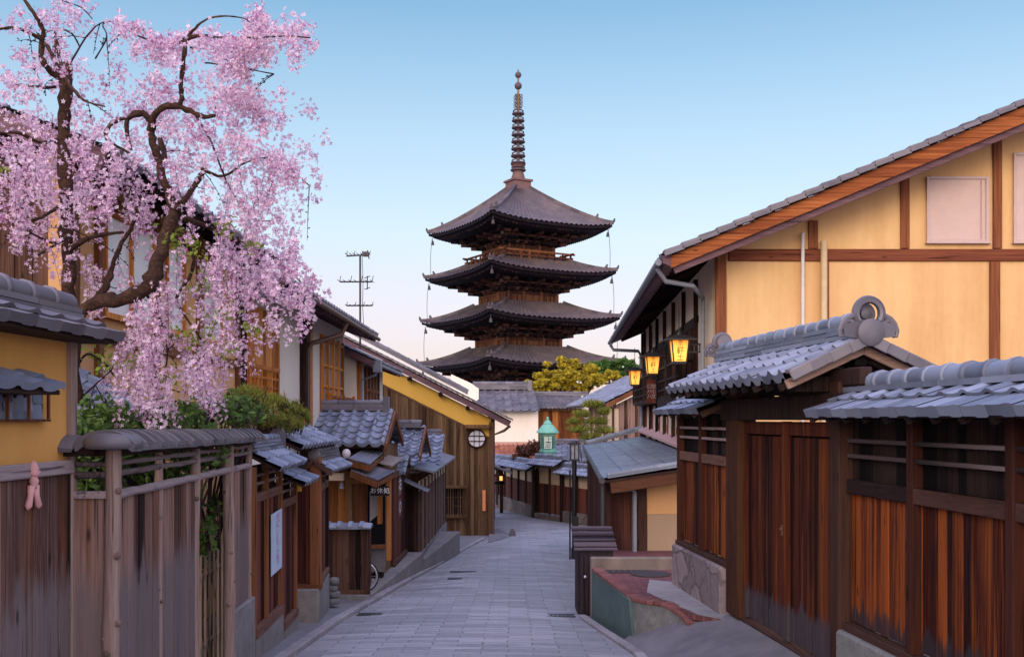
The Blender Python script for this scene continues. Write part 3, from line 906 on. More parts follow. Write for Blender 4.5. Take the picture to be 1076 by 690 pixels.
ys = list(np.linspace(3, 11.95, 24)); K = 12
for y in ys:
    xl = road_r(y) + 0.115; xr = wall_x(y) + 0.1
    for k in range(K + 1):
        t = k / K
        zz = zr(y) + 0.035 + (-2.085 - zr(y) - 0.035) * (1 - (1 - t) ** 1.35) if y > 4 else zr(y)
        if y > 11.0: zz = min(zz, PTZ - 0.02)
        mb.v.append((xl + (xr - xl) * t, y, zz))
for j in range(len(ys) - 1):
    for k in range(K):
        a = j * (K + 1) + k
        mb.f.append((a, a + 1, a + K + 2, a + K + 1))
build('apron', mb, M_APRON, kind='structure', smooth=True)

gm = P(681, 603, 14.0)
mb = MB(); mb.lathe((1.93, 13.85, PTZ + .003), [(.28, 0), (.28, .012), (.25, .016), (.24, .010), (.02, .012)], 24); build('manhole_cover', mb, M_IRON, label='round iron manhole cover in the red brick path', cat='manhole cover')
mb = MB()
for i in range(8): mb.span(1.30 + i * .085, 1.37 + i * .085, 13.95, 14.18, PTZ + .003, PTZ + .016)
build('drain_cover', mb, M_IRON, label='rectangular iron grate in the red brick path by the low parapet', cat='drain cover')
t = thing('retaining_wall', 'low stone retaining wall with green slab side holding up the red brick path', 'retaining wall', (1.3, 12.5, zr(12.5)))
mb = MB(); mb.hexa([(1.14, 14.25, -2.95), (1.44, 11.78, -2.75), (1.52, 11.82, -2.75), (1.24, 14.25, -2.95), (1.14, 14.25, PTZ + .01), (1.40, 11.93, PTZ + .01), (1.50, 11.97, PTZ + .01), (1.24, 14.25, PTZ + .01)])
build('green_slab', mb, M_GREENSTONE, t, bevel=0.01)
EDGE = [(1.16, 14.2), (1.30, 13.0), (1.42, 12.0), (1.50, 11.78), (1.62, 11.66), (1.76, 11.56), (1.86, 11.38), (1.92, 11.18), (1.97, 11.0)]
edge_z = [PTZ + .012] * 6 + [PTZ - .02, PTZ - .06, PTZ - .11]
for nm, seq, zb in (('granite_end', [i for i in range(2, 9)], -2.85),):
    mb = MB(); out_ = []
    for i in seq:
        x, y = EDGE[i]; f = (i - 2) / 6
        out_.append((x, y, edge_z[i] - .03, x + .02 * f, y - .10, zb + .42 * f))
    n_ = len(out_)
    for k, q in enumerate(out_):
        mb.v += [(q[0], q[1], q[2]), (q[3], q[4], q[5]), (q[0] + .12, q[1] + .10, q[2])]
    for k in range(n_ - 1):
        mb.f += [(3 * k + 1, 3 * k + 4, 3 * k + 3, 3 * k), (3 * k, 3 * k + 3, 3 * k + 5, 3 * k + 2)]
    build(nm, mb, M_GRANITE, t, smooth=30)
mb = MB()
L_ = [0.0]
for (x0, y0), (x1, y1) in zip(EDGE[:-1], EDGE[1:]): L_.append(L_[-1] + math.hypot(x1 - x0, y1 - y0))
def on_edge(s_): return Vector((np.interp(s_, L_, [p[0] for p in EDGE]), np.interp(s_, L_, [p[1] for p in EDGE]), np.interp(s_, L_, edge_z)))
nb_ = int(L_[-1] / .105)
for i in range(nb_):
    a_, b_ = on_edge(L_[-1] * (i + .04) / nb_), on_edge(L_[-1] * (i + .96) / nb_)
    off = V(.05, .03, random.uniform(-.003, .003)); mb.beam(a_ + off, b_ + off, 0.15, 0.05)
build('brick_edge', mb, stone('edge_brick', (0.11, 0.04, 0.04), (0.23, 0.095, 0.085), 9, 0.85), t, bevel=0.008)
mb = MB(); mb.span(1.13, 2.42, 14.27, 14.40, -3.0, -1.985)
build('low_parapet', mb, plaster('parapet_plaster', (0.26, 0.20, 0.165), (0.13, 0.11, 0.095), amount=0.95, scale=4), bevel=0.015, label='low beige parapet across the head of the red brick path', cat='parapet wall')

# ================================================================== right boundary wall, near bay, and far bay
M_W_BAYPOST = wood('bay_post', (0.005, 0.002, 0.002), (0.018, 0.006, 0.005), (0.058, 0.018, 0.011), 'z', 0.65)
M_W_GATEPOST = wood('gate_post_wood', (0.005, 0.002, 0.002), (0.020, 0.0075, 0.005), (0.068, 0.027, 0.013), 'z', 0.65)
def boundary_bay(name, label, Y0, Y1, posts, zb, zs, ze, far):
    """board wall on a stone plinth under a little tiled roof, Y0 near end, Y1 far end"""
    yc = (Y0 + Y1) / 2
    t = thing(name, label, 'boundary wall', (wall_x(yc), yc, -2.08))
    mb = MB(); planks(mb, WL(Y0), WL(Y1), zb, zs - 0.01, 0.112, 0.024, 0.008, 0.007, out=Wn)
    build('board_panel', mb, M_W_RIGHT_FAR if far else M_W_RIGHT, t, bevel=0.003)
    mb = MB(); mb.beam(WL(Y0, -0.04, (zb + ze) / 2), WL(Y1, -0.04, (zb + ze) / 2), 0.03, ze - zb)
    planks(mb, WL(Y0, -0.015), WL(Y1, -0.015), zs, ze - 0.02, 0.12, 0.015, 0.003, 0.003, out=Wn)
    build('upper_panel', mb, M_W_EAVE_SHADE, t)
    cuts = [Y0] + posts + [Y1]
    mb = MB()
    for y in posts: mb.beam(WL(y, 0.03, zb - 0.02), WL(y, 0.03, ze), 0.085, 0.085, up=Wn)
    build('post', mb, M_W_BAYPOST, t, bevel=0.006)
    for zz, hh in ((zs + 0.04, 0.095),):
        mb = MB()
        for a, b in zip(cuts[:-1], cuts[1:]):
            mb.beam(WL(a + 0.045, 0.035, zz - 0.04), WL(b - 0.045, 0.035, zz - 0.04), 0.05, 0.11)
        build('sill', mb, M_W_SILL, t, bevel=0.006)
    for zz in (zs + 0.24, zs + 0.36):
        mb = MB()
        for a, b in zip(cuts[:-1], cuts[1:]):
            mb.beam(WL(a + 0.045, 0.04, zz), WL(b - 0.045, 0.04, zz), 0.035, 0.032)
        build('rail', mb, M_W_RAIL, t, bevel=0.005)
    mb = MB(); mb.beam(WL(Y0, 0.03, zb - 0.05), WL(Y1, 0.03, zb - 0.05), 0.11, 0.07)
    build('ground_sill', mb, M_W_DARK_Y, t, bevel=0.006)
    # stone plinth
    mb = MB(); a = Y0; zt = zb - 0.07
    p = [WL(Y0, 0.13, -2.7), WL(Y1, 0.13, -2.7), WL(Y1, -0.08, -2.7), WL(Y0, -0.08, -2.7), WL(Y0, 0.13, zt), WL(Y1, 0.13, zt), WL(Y1, -0.08, zt), WL(Y0, -0.08, zt)]
    mb.hexa([Vector(q) for q in p])
    build('plinth', mb, M_RUBBLE if far else M_GRANITE, t, bevel=0.02)
    # roof
    e0, e1, r0 = WL(Y0, 0.36, ze + 0.05), WL(Y1, 0.36, ze + 0.05), WL(Y0, -0.02, ze + 0.21)
    mb = MB(); tile_roof(mb, e1, e0, e1 + (r0 - e0), 0.25, 0.225, 0.020, 0.022, 9, 0.065, flat=True)
    b0, b1 = WL(Y0, -0.42, ze + 0.05), WL(Y1, -0.42, ze + 0.05)
    tile_roof(mb, b0, b1, WL(Y0, -0.04, ze + 0.24), 0.25, 0.225, 0.030, 0.022, 5, 0.07)
    rt = build('tile_roof', mb, M_TILE, t, smooth=40)
    mb = MB(); ridge(mb, WL(Y0, -0.03, ze + 0.195), WL(Y1, -0.03, ze + 0.195), 0.21, 1, 0.045, 0.075, 0.24)
    build('ridge', mb, M_TILE, rt, smooth=40)
    mb = MB(); roof_deck(mb, e0, e1, r0, 0.03, 0.035); roof_deck(mb, b0, b1, WL(Y0, -0.04, ze + 0.24), 0.03, 0.035)
    n = int((Y1 - Y0) / 0.3)
    for i in range(n + 1):
        y = Y0 + (Y1 - Y0) * i / n
        mb.beam(WL(y, 0.33, ze - 0.025), WL(y, 0.0, ze + 0.14), 0.045, 0.05)
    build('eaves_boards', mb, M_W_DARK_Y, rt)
    return t
boundary_bay('boundary_wall', 'near board wall on grey granite plinth with two long rails, right of the gate', 2.6, 7.93, [6.86, 5.70, 4.5, 3.4], -1.60, -0.53, 0.015, False)
tw1 = boundary_bay('boundary_wall', 'short board wall on rubble stone plinth, between gate and ochre lean-to', 10.98, 13.05, [11.98, 12.98], -1.56, -0.47, 0.06, True)
mb = MB(); onigawara(mb, WL(13.08, -0.03, 0.36), (0, 1, 0), 0.13)
build('ridge_end', mb, M_TILE, tw1, smooth=40)

# ================================================================== the gate
t = thing('roofed_gate', 'double plank gate under a blue tiled roof with curled ridge ornament', 'gate', (wall_x(9.3), 9.3, -2.08))
for (ya, yb) in ((8.14, 9.285), (9.295, 10.44)):
    mb = MB(); planks(mb, WL(ya + .07), WL(yb - .07), -2.05, -0.17, 0.10, 0.022, 0.004, 0.004, out=Wn)
    d = build('door', mb, M_W_DOOR, t, bevel=0.003)
    mb = MB()
    for y in (ya + .035, yb - .035): mb.beam(WL(y, 0.012, -2.06), WL(y, 0.012, -0.022), 0.068, 0.05, up=Wn)
    mb.beam(WL(ya + .071, 0.011, -0.088), WL(yb - .071, 0.011, -0.088), 0.05, 0.125)
    build('door_frame', mb, M_W_DOOR, d, bevel=0.004)
    mb = MB(); mb.beam(WL(ya, -0.03, -1.0), WL(yb, -0.03, -1.0), 0.02, 1.8)
    build('door_back', mb, M_W_DARK, d)
mb = MB(); mb.beam(WL(9.33, 0.044, -1.09), WL(9.33, 0.044, -0.99), 0.028, 0.010, up=Wn); mb.lathe(WL(9.33, 0.045, -1.03), [(.015, 0), (.015, .015), (.008, .02)], 10, Wn)
build('latch', mb, M_PIPE_BROWN, t)
for (ya, yb) in ((7.93, 8.12), (10.46, 10.86)):
    mb = MB(); mb.hexa([WL(ya, 0.10, -2.1), WL(yb, 0.10, -2.1), WL(yb, -0.1, -2.1), WL(ya, -0.1, -2.1), WL(ya, 0.10, 0.30), WL(yb, 0.10, 0.30), WL(yb, -0.1, 0.30), WL(ya, -0.1, 0.30)])
    build('gate_post', mb, M_W_DARK if ya < 9 else M_W_GATEPOST, t, bevel=0.012)
mb = MB(); mb.beam(WL(7.8, 0.03, 0.10), WL(11.0, 0.03, 0.10), 0.18, 0.22)
mb.beam(WL(7.6, 0.03, 0.33), WL(11.3, 0.03, 0.33), 0.10, 0.14)
build('lintel', mb, M_W_EAVE_SHADE, t, bevel=0.01)
mb = MB(); mb.beam(WL(8.1, 0.0, -2.12), WL(10.5, 0.0, -2.12), 0.12, 0.08)
build('threshold', mb, M_W_DARK_Y, t, bevel=0.01)
RA, RB = Vector((2.83, 8.02, 0.645)), Vector((2.42, 11.38, 0.645))
EA, EB = Vector((2.19, 7.95, 0.355)), Vector((1.79, 11.45, 0.355))
GA, GB = Vector((3.47, 8.09, 0.355)), Vector((3.06, 11.31, 0.355))
mb = MB(); tile_roof(mb, EB, EA, RB, 0.235, 0.20, 0.036, 0.022, 9, 0.075)
tile_roof(mb, GA, GB, RA, 0.235, 0.20, 0.036, 0.022, 7, 0.075)
rt = build('tile_roof', mb, M_TILE, t, smooth=40)
mb = MB(); ridge(mb, RA + V(0, -.02, .0), RB, 0.23, 3, 0.042, 0.07, 0.25)
build('ridge', mb, M_TILE, rt, smooth=40)
mb = MB(); onigawara(mb, RA + V(0.008, -.12, 0.04), (0.12, -1, 0), 0.26)
build('ridge_ornament', mb, M_TILE_OLD, rt, smooth=40)
mb = MB(); onigawara(mb, RB + V(-.008, .08, 0.10), (-0.12, 1, 0), 0.22)
build('ridge_ornament', mb, M_TILE_OLD, rt, smooth=40)
mb = MB()
for (e, r) in ((EA, RA), (GA, RA)):
    n = 4
    for i in range(n):
        p = e + (r - e) * (i / n) + V(0, -.05, .012); q = e + (r - e) * ((i + 1.08) / n) + V(0, -.05, .03)
        mb.beam(q + V(0, 0, -.012), p + V(0, 0, .008), 0.16, 0.035)
        mb.beam(q + V(0, -.085, -.04), p + V(0, -.085, -.03), 0.02, 0.085)
build('verge_tiles', mb, M_TILE_OLD, rt, bevel=0.006)
mb = MB()
for (e, r) in ((EA, RA), (GA, RA)):
    mb.beam(e + V(0, .0, -.085), r + V(0, .0, -.085), 0.035, 0.075)
build('bargeboard', mb, wood('barge_wood', (0.07, 0.04, 0.032), (0.20, 0.12, 0.09), (0.33, 0.21, 0.165), 'x', 0.7), rt, bevel=0.006)
mb = MB(); roof_deck(mb, EA, EB, RA, 0.03, 0.05); roof_deck(mb, GA, GB, RA, 0.03, 0.05)
for i in range(12):
    f = (i + .5) / 12
    for (e0, e1, r0, r1) in ((EA, EB, RA, RB), (GA, GB, RA, RB)):
        e = e0 + (e1 - e0) * f; r = r0 + (r1 - r0) * f
        mb.beam(e + V(0, 0, -.105), r + V(0, 0, -.105), 0.05, 0.05)
mb.beam(RA + V(0, .05, -.15), RB + V(0, 0, -.15), 0.1, 0.12)
for f in (0.06, 0.5, 0.94):
    r = RA + (RB - RA) * f
    mb.beam(r + V(0, 0, -.34), r + V(0, 0, -.2), 0.1, 0.1)
    mb.beam(r + V(-.5, -.05, -.36), r + V(.5, .05, -.36), 0.09, 0.12)
build('roof_timber', mb, M_W_EAVE_SHADE, rt)

# ================================================================== big ochre house on the right
def FX(y): return 3.38 + 0.045 * (y - 16.5)
def RF(y, off, z): return Vector((FX(y) - off, y, z))
t = thing('ochre_house', 'large two-storey house with ochre gable, red timber frame and deep eaves', 'house', (6.5, 20, -3.2))
YG = 16.5; sl = 0.4226
def rz(x): return 2.57 + sl * (x - 2.37)
XR = 8.9
mb = MB()
mb.prism([(FX(16.5), YG, -2.6), (15, YG, -2.6), (15, YG, rz(XR) - sl * (15 - XR) - .2), (XR, YG, rz(XR) - .2), (FX(16.5), YG, rz(FX(16.5)) - .2)], (0, 0.2, 0))
build('gable_wall', mb, M_OCHRE, t)
def gx(px): return PX(px, YG)
def gz(py): return PZ(py, YG)
mb = MB()
mb.span(gx(765), 15, YG - .05, YG - .003, gz(274.5), gz(262))
build('beam', mb, M_W_REDBEAM, t, bevel=0.012)
mb = MB(); mb.beam((gx(757), YG - .03, -2.5), (gx(757), YG - .03, rz(gx(757)) - .25), 0.17, 0.10, up=(0, 1, 0))
build('corner_post', mb, M_W_REDPOST, t, bevel=0.01)
for px0, px1, y0, y1 in ((849, 859, 232, 261.5), (945.5, 955, 180, 261.5), (1042.5, 1052, 140, 261.5), (866.5, 870.5, 275, 420), (1039, 1050, 275, 420)):
    mb = MB(); mb.span(gx(px0), gx(px1), YG - .045, YG - .003, gz(y1), min(gz(y0), rz(gx(px0)) - .24))
    build('timber_stud', mb, M_W_REDPOST, t, bevel=0.01)
for px0, px1, y0, y1 in ((973.5, 1037, 187, 254), (1064.5, 1128, 162, 254)):
    mb = MB(); mb.span(gx(px0), gx(px1), YG - .035, YG - .004, gz(y1), gz(y0))
    w = build('window', mb, M_SHUTTER, t)
    mb = MB()
    for (a, b, c, d) in ((px0 - 1, px0 + 2, y0 - 1, y1 + 1), (px1 - 2.5, px1 + 1, y0 - 1, y1 + 1), (px1 - 7.5, px1 - 6.5, y0 + 3, y1 - 2)):
        mb.span(gx(a), gx(b), YG - .06, YG - .036, gz(d), gz(c))
    mb.span(gx(px0 + 2.05), gx(px1 - 2.55), YG - .06, YG - .036, gz(y0 + 2), gz(y0 - 1)); mb.span(gx(px0 + 2.05), gx(px1 - 2.55), YG - .06, YG - .036, gz(y1 + 1), gz(y1 - 2))
    build('frame', mb, M_SHUTTER_F, w, bevel=0.004)
    mb = MB(); mb.span(gx(px0 - 2), gx(px1 + 2), YG - .10, YG - .004, gz(y1 + 2.6), gz(y1 + 1.2))
    build('sill', mb, M_SHUTTER_F, w)
mb = MB(); mb.tube([(gx(842), YG - .08, gz(450)), (gx(842), YG - .08, gz(248))], 0.03, 10); mb.lathe((gx(842), YG - .08, gz(249)), [(.034, 0), (.034, .05), (.02, .06)], 10)
build('downpipe', mb, M_PIPE_W, t, smooth=50)
mb = MB(); mb.tube([(gx(864), YG - .09, gz(450)), (gx(864), YG - .09, gz(258)), (gx(864), YG - .06, gz(255))], 0.055, 12)
build('downpipe', mb, plain('beige_pipe', (0.56, 0.42, 0.24), 0.6), t, smooth=50)
# roof
YN, YFAR = 15.6, 30.5
def eX(y): return 2.37 + 0.045 * (y - YN)
A0, A1 = V(eX(YN), YN, 2.57), V(eX(YFAR), YFAR, 2.42)
D0, D1 = V(XR, YN, rz(XR)), V(XR + .67, YFAR, rz(XR) - .15)
mb = MB(); tile_roof(mb, A0, A1, D0, 0.30, 0.28, 0.035, 0.025, 4, 0.07)
G0 = V(XR * 2 - A0.x, YN, 2.57); G1 = V(XR * 2 - A1.x + 1.3, YFAR, 2.42)
tile_roof(mb, G1, G0, D1, 0.30, 0.28, 0.035, 0.025, 3, 0.07)
rt = build('tile_roof', mb, M_TILE_OLD, t, smooth=40)
mb = MB(); roof_deck(mb, A0 + V(.04, .1, 0), A1 + V(.04, 0, 0), D0 + V(0, .1, 0), 0.05, 0.05); roof_deck(mb, G1, G0 + V(0, .1, 0), D1, 0.05, 0.05)
build('soffit', mb, wood('soffit_wood', (0.08, 0.045, 0.048), (0.20, 0.12, 0.125), (0.32, 0.21, 0.21), 'y', 0.8), rt)
mb = MB(); n = 34
for i in range(n + 1):
    y = YN + .45 + (YFAR - YN - .6) * i / n
    a = V(eX(y) + .30, y, 2.57 - .15 * (y - YN) / 15 - .145 + .24 * sl); mb.beam(a, a + V(1.25, 0, 1.25 * sl), 0.05, 0.07)
build('rafters', mb, M_W_DARK_X, rt)
mb = MB()
a = A0 + V(.10, -.02, -.02)
n = 24
for i in range(n):
    L = (D0.x - A0.x)
    x0 = A0.x + L * i / n; x1 = A0.x + L * (i + 1.12) / n
    mb.beam((x1, YN - .02, rz(x1) + .005), (x0, YN - .02, rz(x0) + .035), 0.22, 0.05)
    mb.beam((x1, YN - .12, rz(x1) - .030), (x0, YN - .12, rz(x0) - .012), 0.025, 0.065)
build('verge_tiles', mb, M_TILE_OLD, rt, bevel=0.008)
mb = MB(); mb.prism([(A0.x + .12, YN - .03, rz(A0.x + .12) - .07), (XR, YN - .03, rz(XR) - .07), (XR, YN - .03, rz(XR) - .34), (A0.x + .12, YN - .03, rz(A0.x + .12) - .26)], (0, .06, 0))
mb.prism([(G0.x - .12, YN - .03, rz(A0.x + .12) - .07), (XR, YN - .03, rz(XR) - .07), (XR, YN - .03, rz(XR) - .34), (G0.x - .12, YN - .03, rz(A0.x + .12) - .26)], (0, .06, 0))
build('bargeboard', mb, M_W_ORANGE_X, rt)
mb = MB(); mb.prism([(A0.x + .16, YN + .04, rz(A0.x + .16) - .26), (XR, YN + .04, rz(XR) - .33), (XR, YN + .04, rz(XR) - .45), (A0.x + .2, YN + .04, rz(A0.x + .2) - .37)], (0, .05, 0))
build('inner_bargeboard', mb, M_W_PURPLE, rt)
mb = MB(); mb.prism([(A0.x - .01, YN - .02, 2.55), (A0.x + .13, YN - .02, 2.6), (A0.x + .13, YN - .02, 2.38), (A0.x - .01, YN - .02, 2.44)], (0, .02, 0))
mb.beam(A0 + V(.02, 0, -.09), A1 + V(.02, 0, -.09), 0.03, 0.10)
build('fascia', mb, M_W_PURPLE, rt)
mb = MB()
pts = [A0 + V(-.06, 0.1, -.10), A1 + V(-.06, 0, -.10)]
mb.tube(pts, 0.055, 8)
mb.tube([A0 + V(-.05, .35, -.16), A0 + V(.10, .4, -.36), A0 + V(.55, .5, -.42), RF(17.3, .10, 2.1), RF(17.3, .10, 1.9), RF(17.3, .10, -.6)], 0.040, 10)
mb.tube([A1 + V(-.05, -.2, -.16), A1 + V(.05, -.2, -.32), A1 + V(.8, -.25, -.36), RF(30, .10, 1.9), RF(30, .10, -.4)], 0.05, 10)
build('gutter', mb, M_PIPE, rt, smooth=50)
# street front
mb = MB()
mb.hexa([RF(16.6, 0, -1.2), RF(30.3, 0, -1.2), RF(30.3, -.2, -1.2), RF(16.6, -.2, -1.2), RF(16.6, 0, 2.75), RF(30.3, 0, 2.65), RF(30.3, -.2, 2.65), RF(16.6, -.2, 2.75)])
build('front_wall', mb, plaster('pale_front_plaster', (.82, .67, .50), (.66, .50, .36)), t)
mb = MB()
for y in (18.6, 20.4, 22.2, 24.0, 25.8, 27.6, 29.4, 30.2):
    mb.beam(RF(y, .014, -.6), RF(y, .014, 2.6), 0.026, 0.14, up=(1, 0, 0))
for z in (0.42, 1.86): mb.beam(RF(18.5, .02, z), RF(30.2, .02, z), 0.04, 0.13)
build('front_timber', mb, M_W_DARK, t)
for y0 in (18.75, 20.55, 22.35, 24.15, 25.95, 27.75):
    mb = MB(); mb.beam(RF(y0, .02, 1.17), RF(y0 + 1.5, .02, 1.17), 0.03, 1.2)
    w = build('window', mb, M_GLASS, t)
    mb = MB()
    for k in range(7): mb.beam(RF(y0 + 1.5 * k / 6, .06, .58), RF(y0 + 1.5 * k / 6, .06, 1.77), 0.035, 0.03, up=(1, 0, 0))
    for z in (.6, 1.2, 1.75): mb.beam(RF(y0, .058, z), RF(y0 + 1.5, .058, z), 0.03, 0.04)
    build('lattice', mb, M_W_DARK, w)
def zl_(y): return -.66 + .30 * (y - 15.75) / 14.25
mb = MB()
for i in range(15):
    y = 17.0 + i * 0.93
    mb.beam(RF(y, .006, zl_(y)), RF(y, .006, .36), 0.010, 0.055, up=(1, 0, 0))
    mb.beam(RF(y + .06, .005, zl_(y) + .27), RF(y + .34, .005, zl_(y) + .27), 0.008, 0.17)
build('red_lattice', mb, plain('red_lacquer', (0.20, 0.035, 0.035), 0.6), t)
mb = MB(); mb.hexa([RF(16.9, .20, zl_(16.9) - .02), RF(30.2, .20, zl_(30.2) - .02), RF(30.2, .0, zl_(30.2) - .05), RF(16.9, .0, zl_(16.9) - .05), RF(16.9, .20, zl_(16.9) + .04), RF(30.2, .20, zl_(30.2) + .04), RF(30.2, .0, zl_(30.2) + .15), RF(16.9, .0, zl_(16.9) + .15)])
build('ledge', mb, plain('rose_ledge', (.50, .30, .28), .8), t)
# balcony
bal = MB()
bal.beam(RF(18.9, .18, .44), RF(29.6, .18, .44), 0.36, 0.10)
b = build('balcony', bal, M_W_DARK_Y, t)
mb = MB()
for z in (.62, .82, 1.10): mb.beam(RF(18.9, .34, z), RF(29.6, .34, z), 0.05, 0.05)
for i in range(46):
    y = 18.95 + 10.6 * i / 45
    mb.beam(RF(y, .34, .50), RF(y, .34, 1.08), 0.03, 0.03)
for y in (18.95, 20.7, 22.5, 24.3, 26.1, 27.9, 29.55): mb.beam(RF(y, .34, .45), RF(y, .34, 1.22), 0.08, 0.08)
for z in (.62, 1.10): mb.beam(RF(18.92, .02, z), RF(18.92, .34, z), 0.05, 0.05)
build('railing', mb, M_W_DARK, b)
mb = MB(); mb.beam(RF(18.7, .20, .30), RF(22.2, .20, .30), 0.40, 0.2)
build('blind_box', mb, M_W_DARK_Y, b)

M_INK_D = plain('faded_ink', (0.34, 0.28, 0.29), 0.8)
# hanging signboard under the balcony
sx = RF(22.9, .46, 0)
t2 = MB(); t2.span(sx.x - .11, sx.x + .11, 22.88, 22.93, .36, .90)
sg = build('hanging_signboard', t2, M_W_MAROON, label='narrow dark signboard with two columns of white writing on the balcony', cat='signboard', loc=(sx.x, 22.9, .30))
glyphs('writing', '口ハ八', 0.11, M_INK_D, sg, (sx.x - .05, 22.878, .63), (1, 0, 0), (0, 0, 1))
glyphs('writing', '豊七文', 0.11, M_INK_D, sg, (sx.x + .05, 22.878, .63), (1, 0, 0), (0, 0, 1))

# three lit lanterns
PAPER = emitter('lit_paper', (1.0, 0.55, 0.12), 0.85, (0, 0, -0.34), 0.27, (0.85, 0.25, 0.02))
def lantern(Y, px, ztop, label):
    x = PX(px, Y)
    r = thing('street_lantern', label, 'lantern', (x, Y, ztop), 'lit lanterns hanging along the house front')
    def sq(w, z): return [V(x - w, Y - w, z), V(x + w, Y - w, z), V(x + w, Y + w, z), V(x - w, Y + w, z)]
    z0, z1 = ztop - .48, ztop - .09
    b0, b1 = .105, .145
    mb = MB(); mb.hexa(sq(b0, z0) + sq(b1, z1))
    build('paper_shade', mb, PAPER, r)
    mb = MB()
    for i in range(4):
        mb.beam(sq(b0 + .006, z0)[i], sq(b1 + .006, z1)[i], 0.022, 0.022)
        for k, w, z in ((0, b0 + .006, z0), (1, b1 + .006, z1)):
            q = sq(w, z); mb.beam(q[i], q[(i + 1) % 4], 0.024, 0.026)
    mb.span(x - b0, x + b0, Y - b0, Y + b0, z0 - .03, z0 - .012)
    build('frame', mb, M_BLACK, r)
    mb = MB(); mb.hexa(sq(.285, ztop - .085) + sq(.09, ztop + .0)); mb.hexa(sq(.285, ztop - .10) + sq(.285, ztop - .0855)); mb.lathe((x, Y, ztop), [(.04, 0), (.03, .05), (.012, .07)], 8)
    build('cap', mb, M_IRON, r)
    wx = FX(Y) - .02
    mb = MB()
    for z in (ztop - .16, ztop - .30): mb.beam((x + b0, Y, z), (wx, Y, z), 0.025, 0.025)
    for f in (.4, .7): mb.beam((x + .15 + (wx - x - .15) * f, Y, ztop - .30), (x + .15 + (wx - x - .15) * f, Y, ztop - .16), 0.02, 0.02)
    build('bracket', mb, M_BLACK, r)
    mb = MB(); mb.tube([(x, Y, ztop + .05), (x, Y, 1.95)], 0.008, 5)
    build('hanging_rod', mb, M_BLACK, r)
    k = (b1 - b0) / (z1 - z0)
    zd = V(0, -k, 1).normalized()
    for ch, s, z in (('京', .105, z1 - .065), ('一', .10, z1 - .135), ('軒', .13, z1 - .205), ('土', .13, z1 - .315)):
        w = b0 + k * (z - z0)
        glyphs('writing', ch, s, M_INK, r, (x, Y - w - .004, z), (1, 0, 0), zd, ext=0.003)
    return r
lantern(17.6, 713.5, PZ(352, 17.6), 'largest lit amber paper lantern, nearest the ochre gable end')
lantern(22.4, 685.5, PZ(370.5, 22.4), 'middle lit amber paper lantern hanging between the other two')
lantern(27.4, 667, PZ(386, 27.4), 'smallest lit amber paper lantern at the far end of the eaves')

M_W_DARKRED = wood('dark_red_boards', (0.012, 0.005, 0.005), (0.042, 0.014, 0.012), (0.10, 0.036, 0.024), 'z', 0.7)
# ================================================================== lean-to house below the lanterns
t = thing('lean_to_house', 'small ochre lean-to with broad slate-blue roof below the lanterns', 'house', (2.4, 20, -3.2))
E0, E1 = V(1.46, 15.75, -.945), V(2.19, 30, -.80)
T0, T1 = V(3.37, 15.75, -.66), V(3.97, 30, -.36)
mb = MB(); tile_roof(mb, E0, E1, T0, 0.62, 0.42, 0.012, 0.016, 5, 0.05)
rt = build('sheet_roof', mb, M_SHEET, t, smooth=40)
mb = MB(); ridge(mb, E1 + V(.05, 0, .0), T1 + V(0, 0, .03), 0.2, 1, 0.04, 0.08, 0.3)
build('verge_roll', mb, M_SHEET, rt, smooth=40)
mb = MB()
ridge(mb, E0 + V(.05, .06, .0), T0 + V(0, .06, .02), 0.16, 1, 0.03, 0.05, 0.4)
build('verge_roll', mb, M_SHEET, rt, smooth=40)
mb = MB(); mb.tube([E0 + V(-.04, -.05, -.03), E1 + V(-.04, 0, -.03)], 0.05, 8); mb.tube([E0 + V(-.02, .1, -.05), E0 + V(-.02, .16, -1.9)], 0.035, 8)
build('gutter', mb, M_IRON, rt, smooth=50)
mb = MB(); mb.beam(E0 + V(.10, .06, -.14), T0 + V(0, .06, -.14), 0.09, 0.20)
build('bargeboard', mb, wood('lean_beam', (0.013, 0.005, 0.004), (0.042, 0.016, 0.009), (0.095, 0.038, 0.018), 'x', 0.7), rt, bevel=0.01)
mb = MB(); roof_deck(mb, E0, E1, T0, 0.04, 0.03)
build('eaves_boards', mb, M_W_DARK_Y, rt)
mb = MB(); mb.prism([(2.22, 16.4, -2.9), (3.5, 16.4, -2.9), (3.5, 16.4, -.52), (2.22, 16.4, -.82)], (0, .15, 0))
build('ochre_wall', mb, M_OCHRE_PALE, t)
mb = MB(); mb.prism([(2.225, 16.36, -2.9), (3.5, 16.36, -2.9), (3.5, 16.36, -1.56), (2.225, 16.36, -1.56)], (0, .038, 0))
build('plinth', mb, plaster('plinth_plaster', (0.40, 0.28, 0.18), (0.3, 0.2, 0.13)), t)
mb = MB(); planks(mb, (1.62, 16.42), (2.06, 16.42), -2.9, -1.02, 0.11, 0.03, 0.004, 0.004)
planks(mb, (1.60, 16.5), (2.25, 29.6), -3.9, -.95, 0.16, 0.03, 0.004, 0.004)
build('plank_wall', mb, M_W_DARKRED, t)
for x, w, m in ((1.58, .09, M_W_DARK), (2.14, .15, M_W_DARK)):
    mb = MB(); mb.span(x - w / 2, x + w / 2, 16.33, 16.44, -2.9, -.98 + (x - 1.6) * .2)
    build('post', mb, m, t, bevel=0.008)
mb = MB(); mb.tube([(1.62, 16.24, -1.18), (1.95, 16.24, -1.14), (2.0, 16.24, -1.2), (2.0, 16.24, -2.5)], 0.04, 8)
build('downpipe', mb, M_PIPE, t, smooth=50)

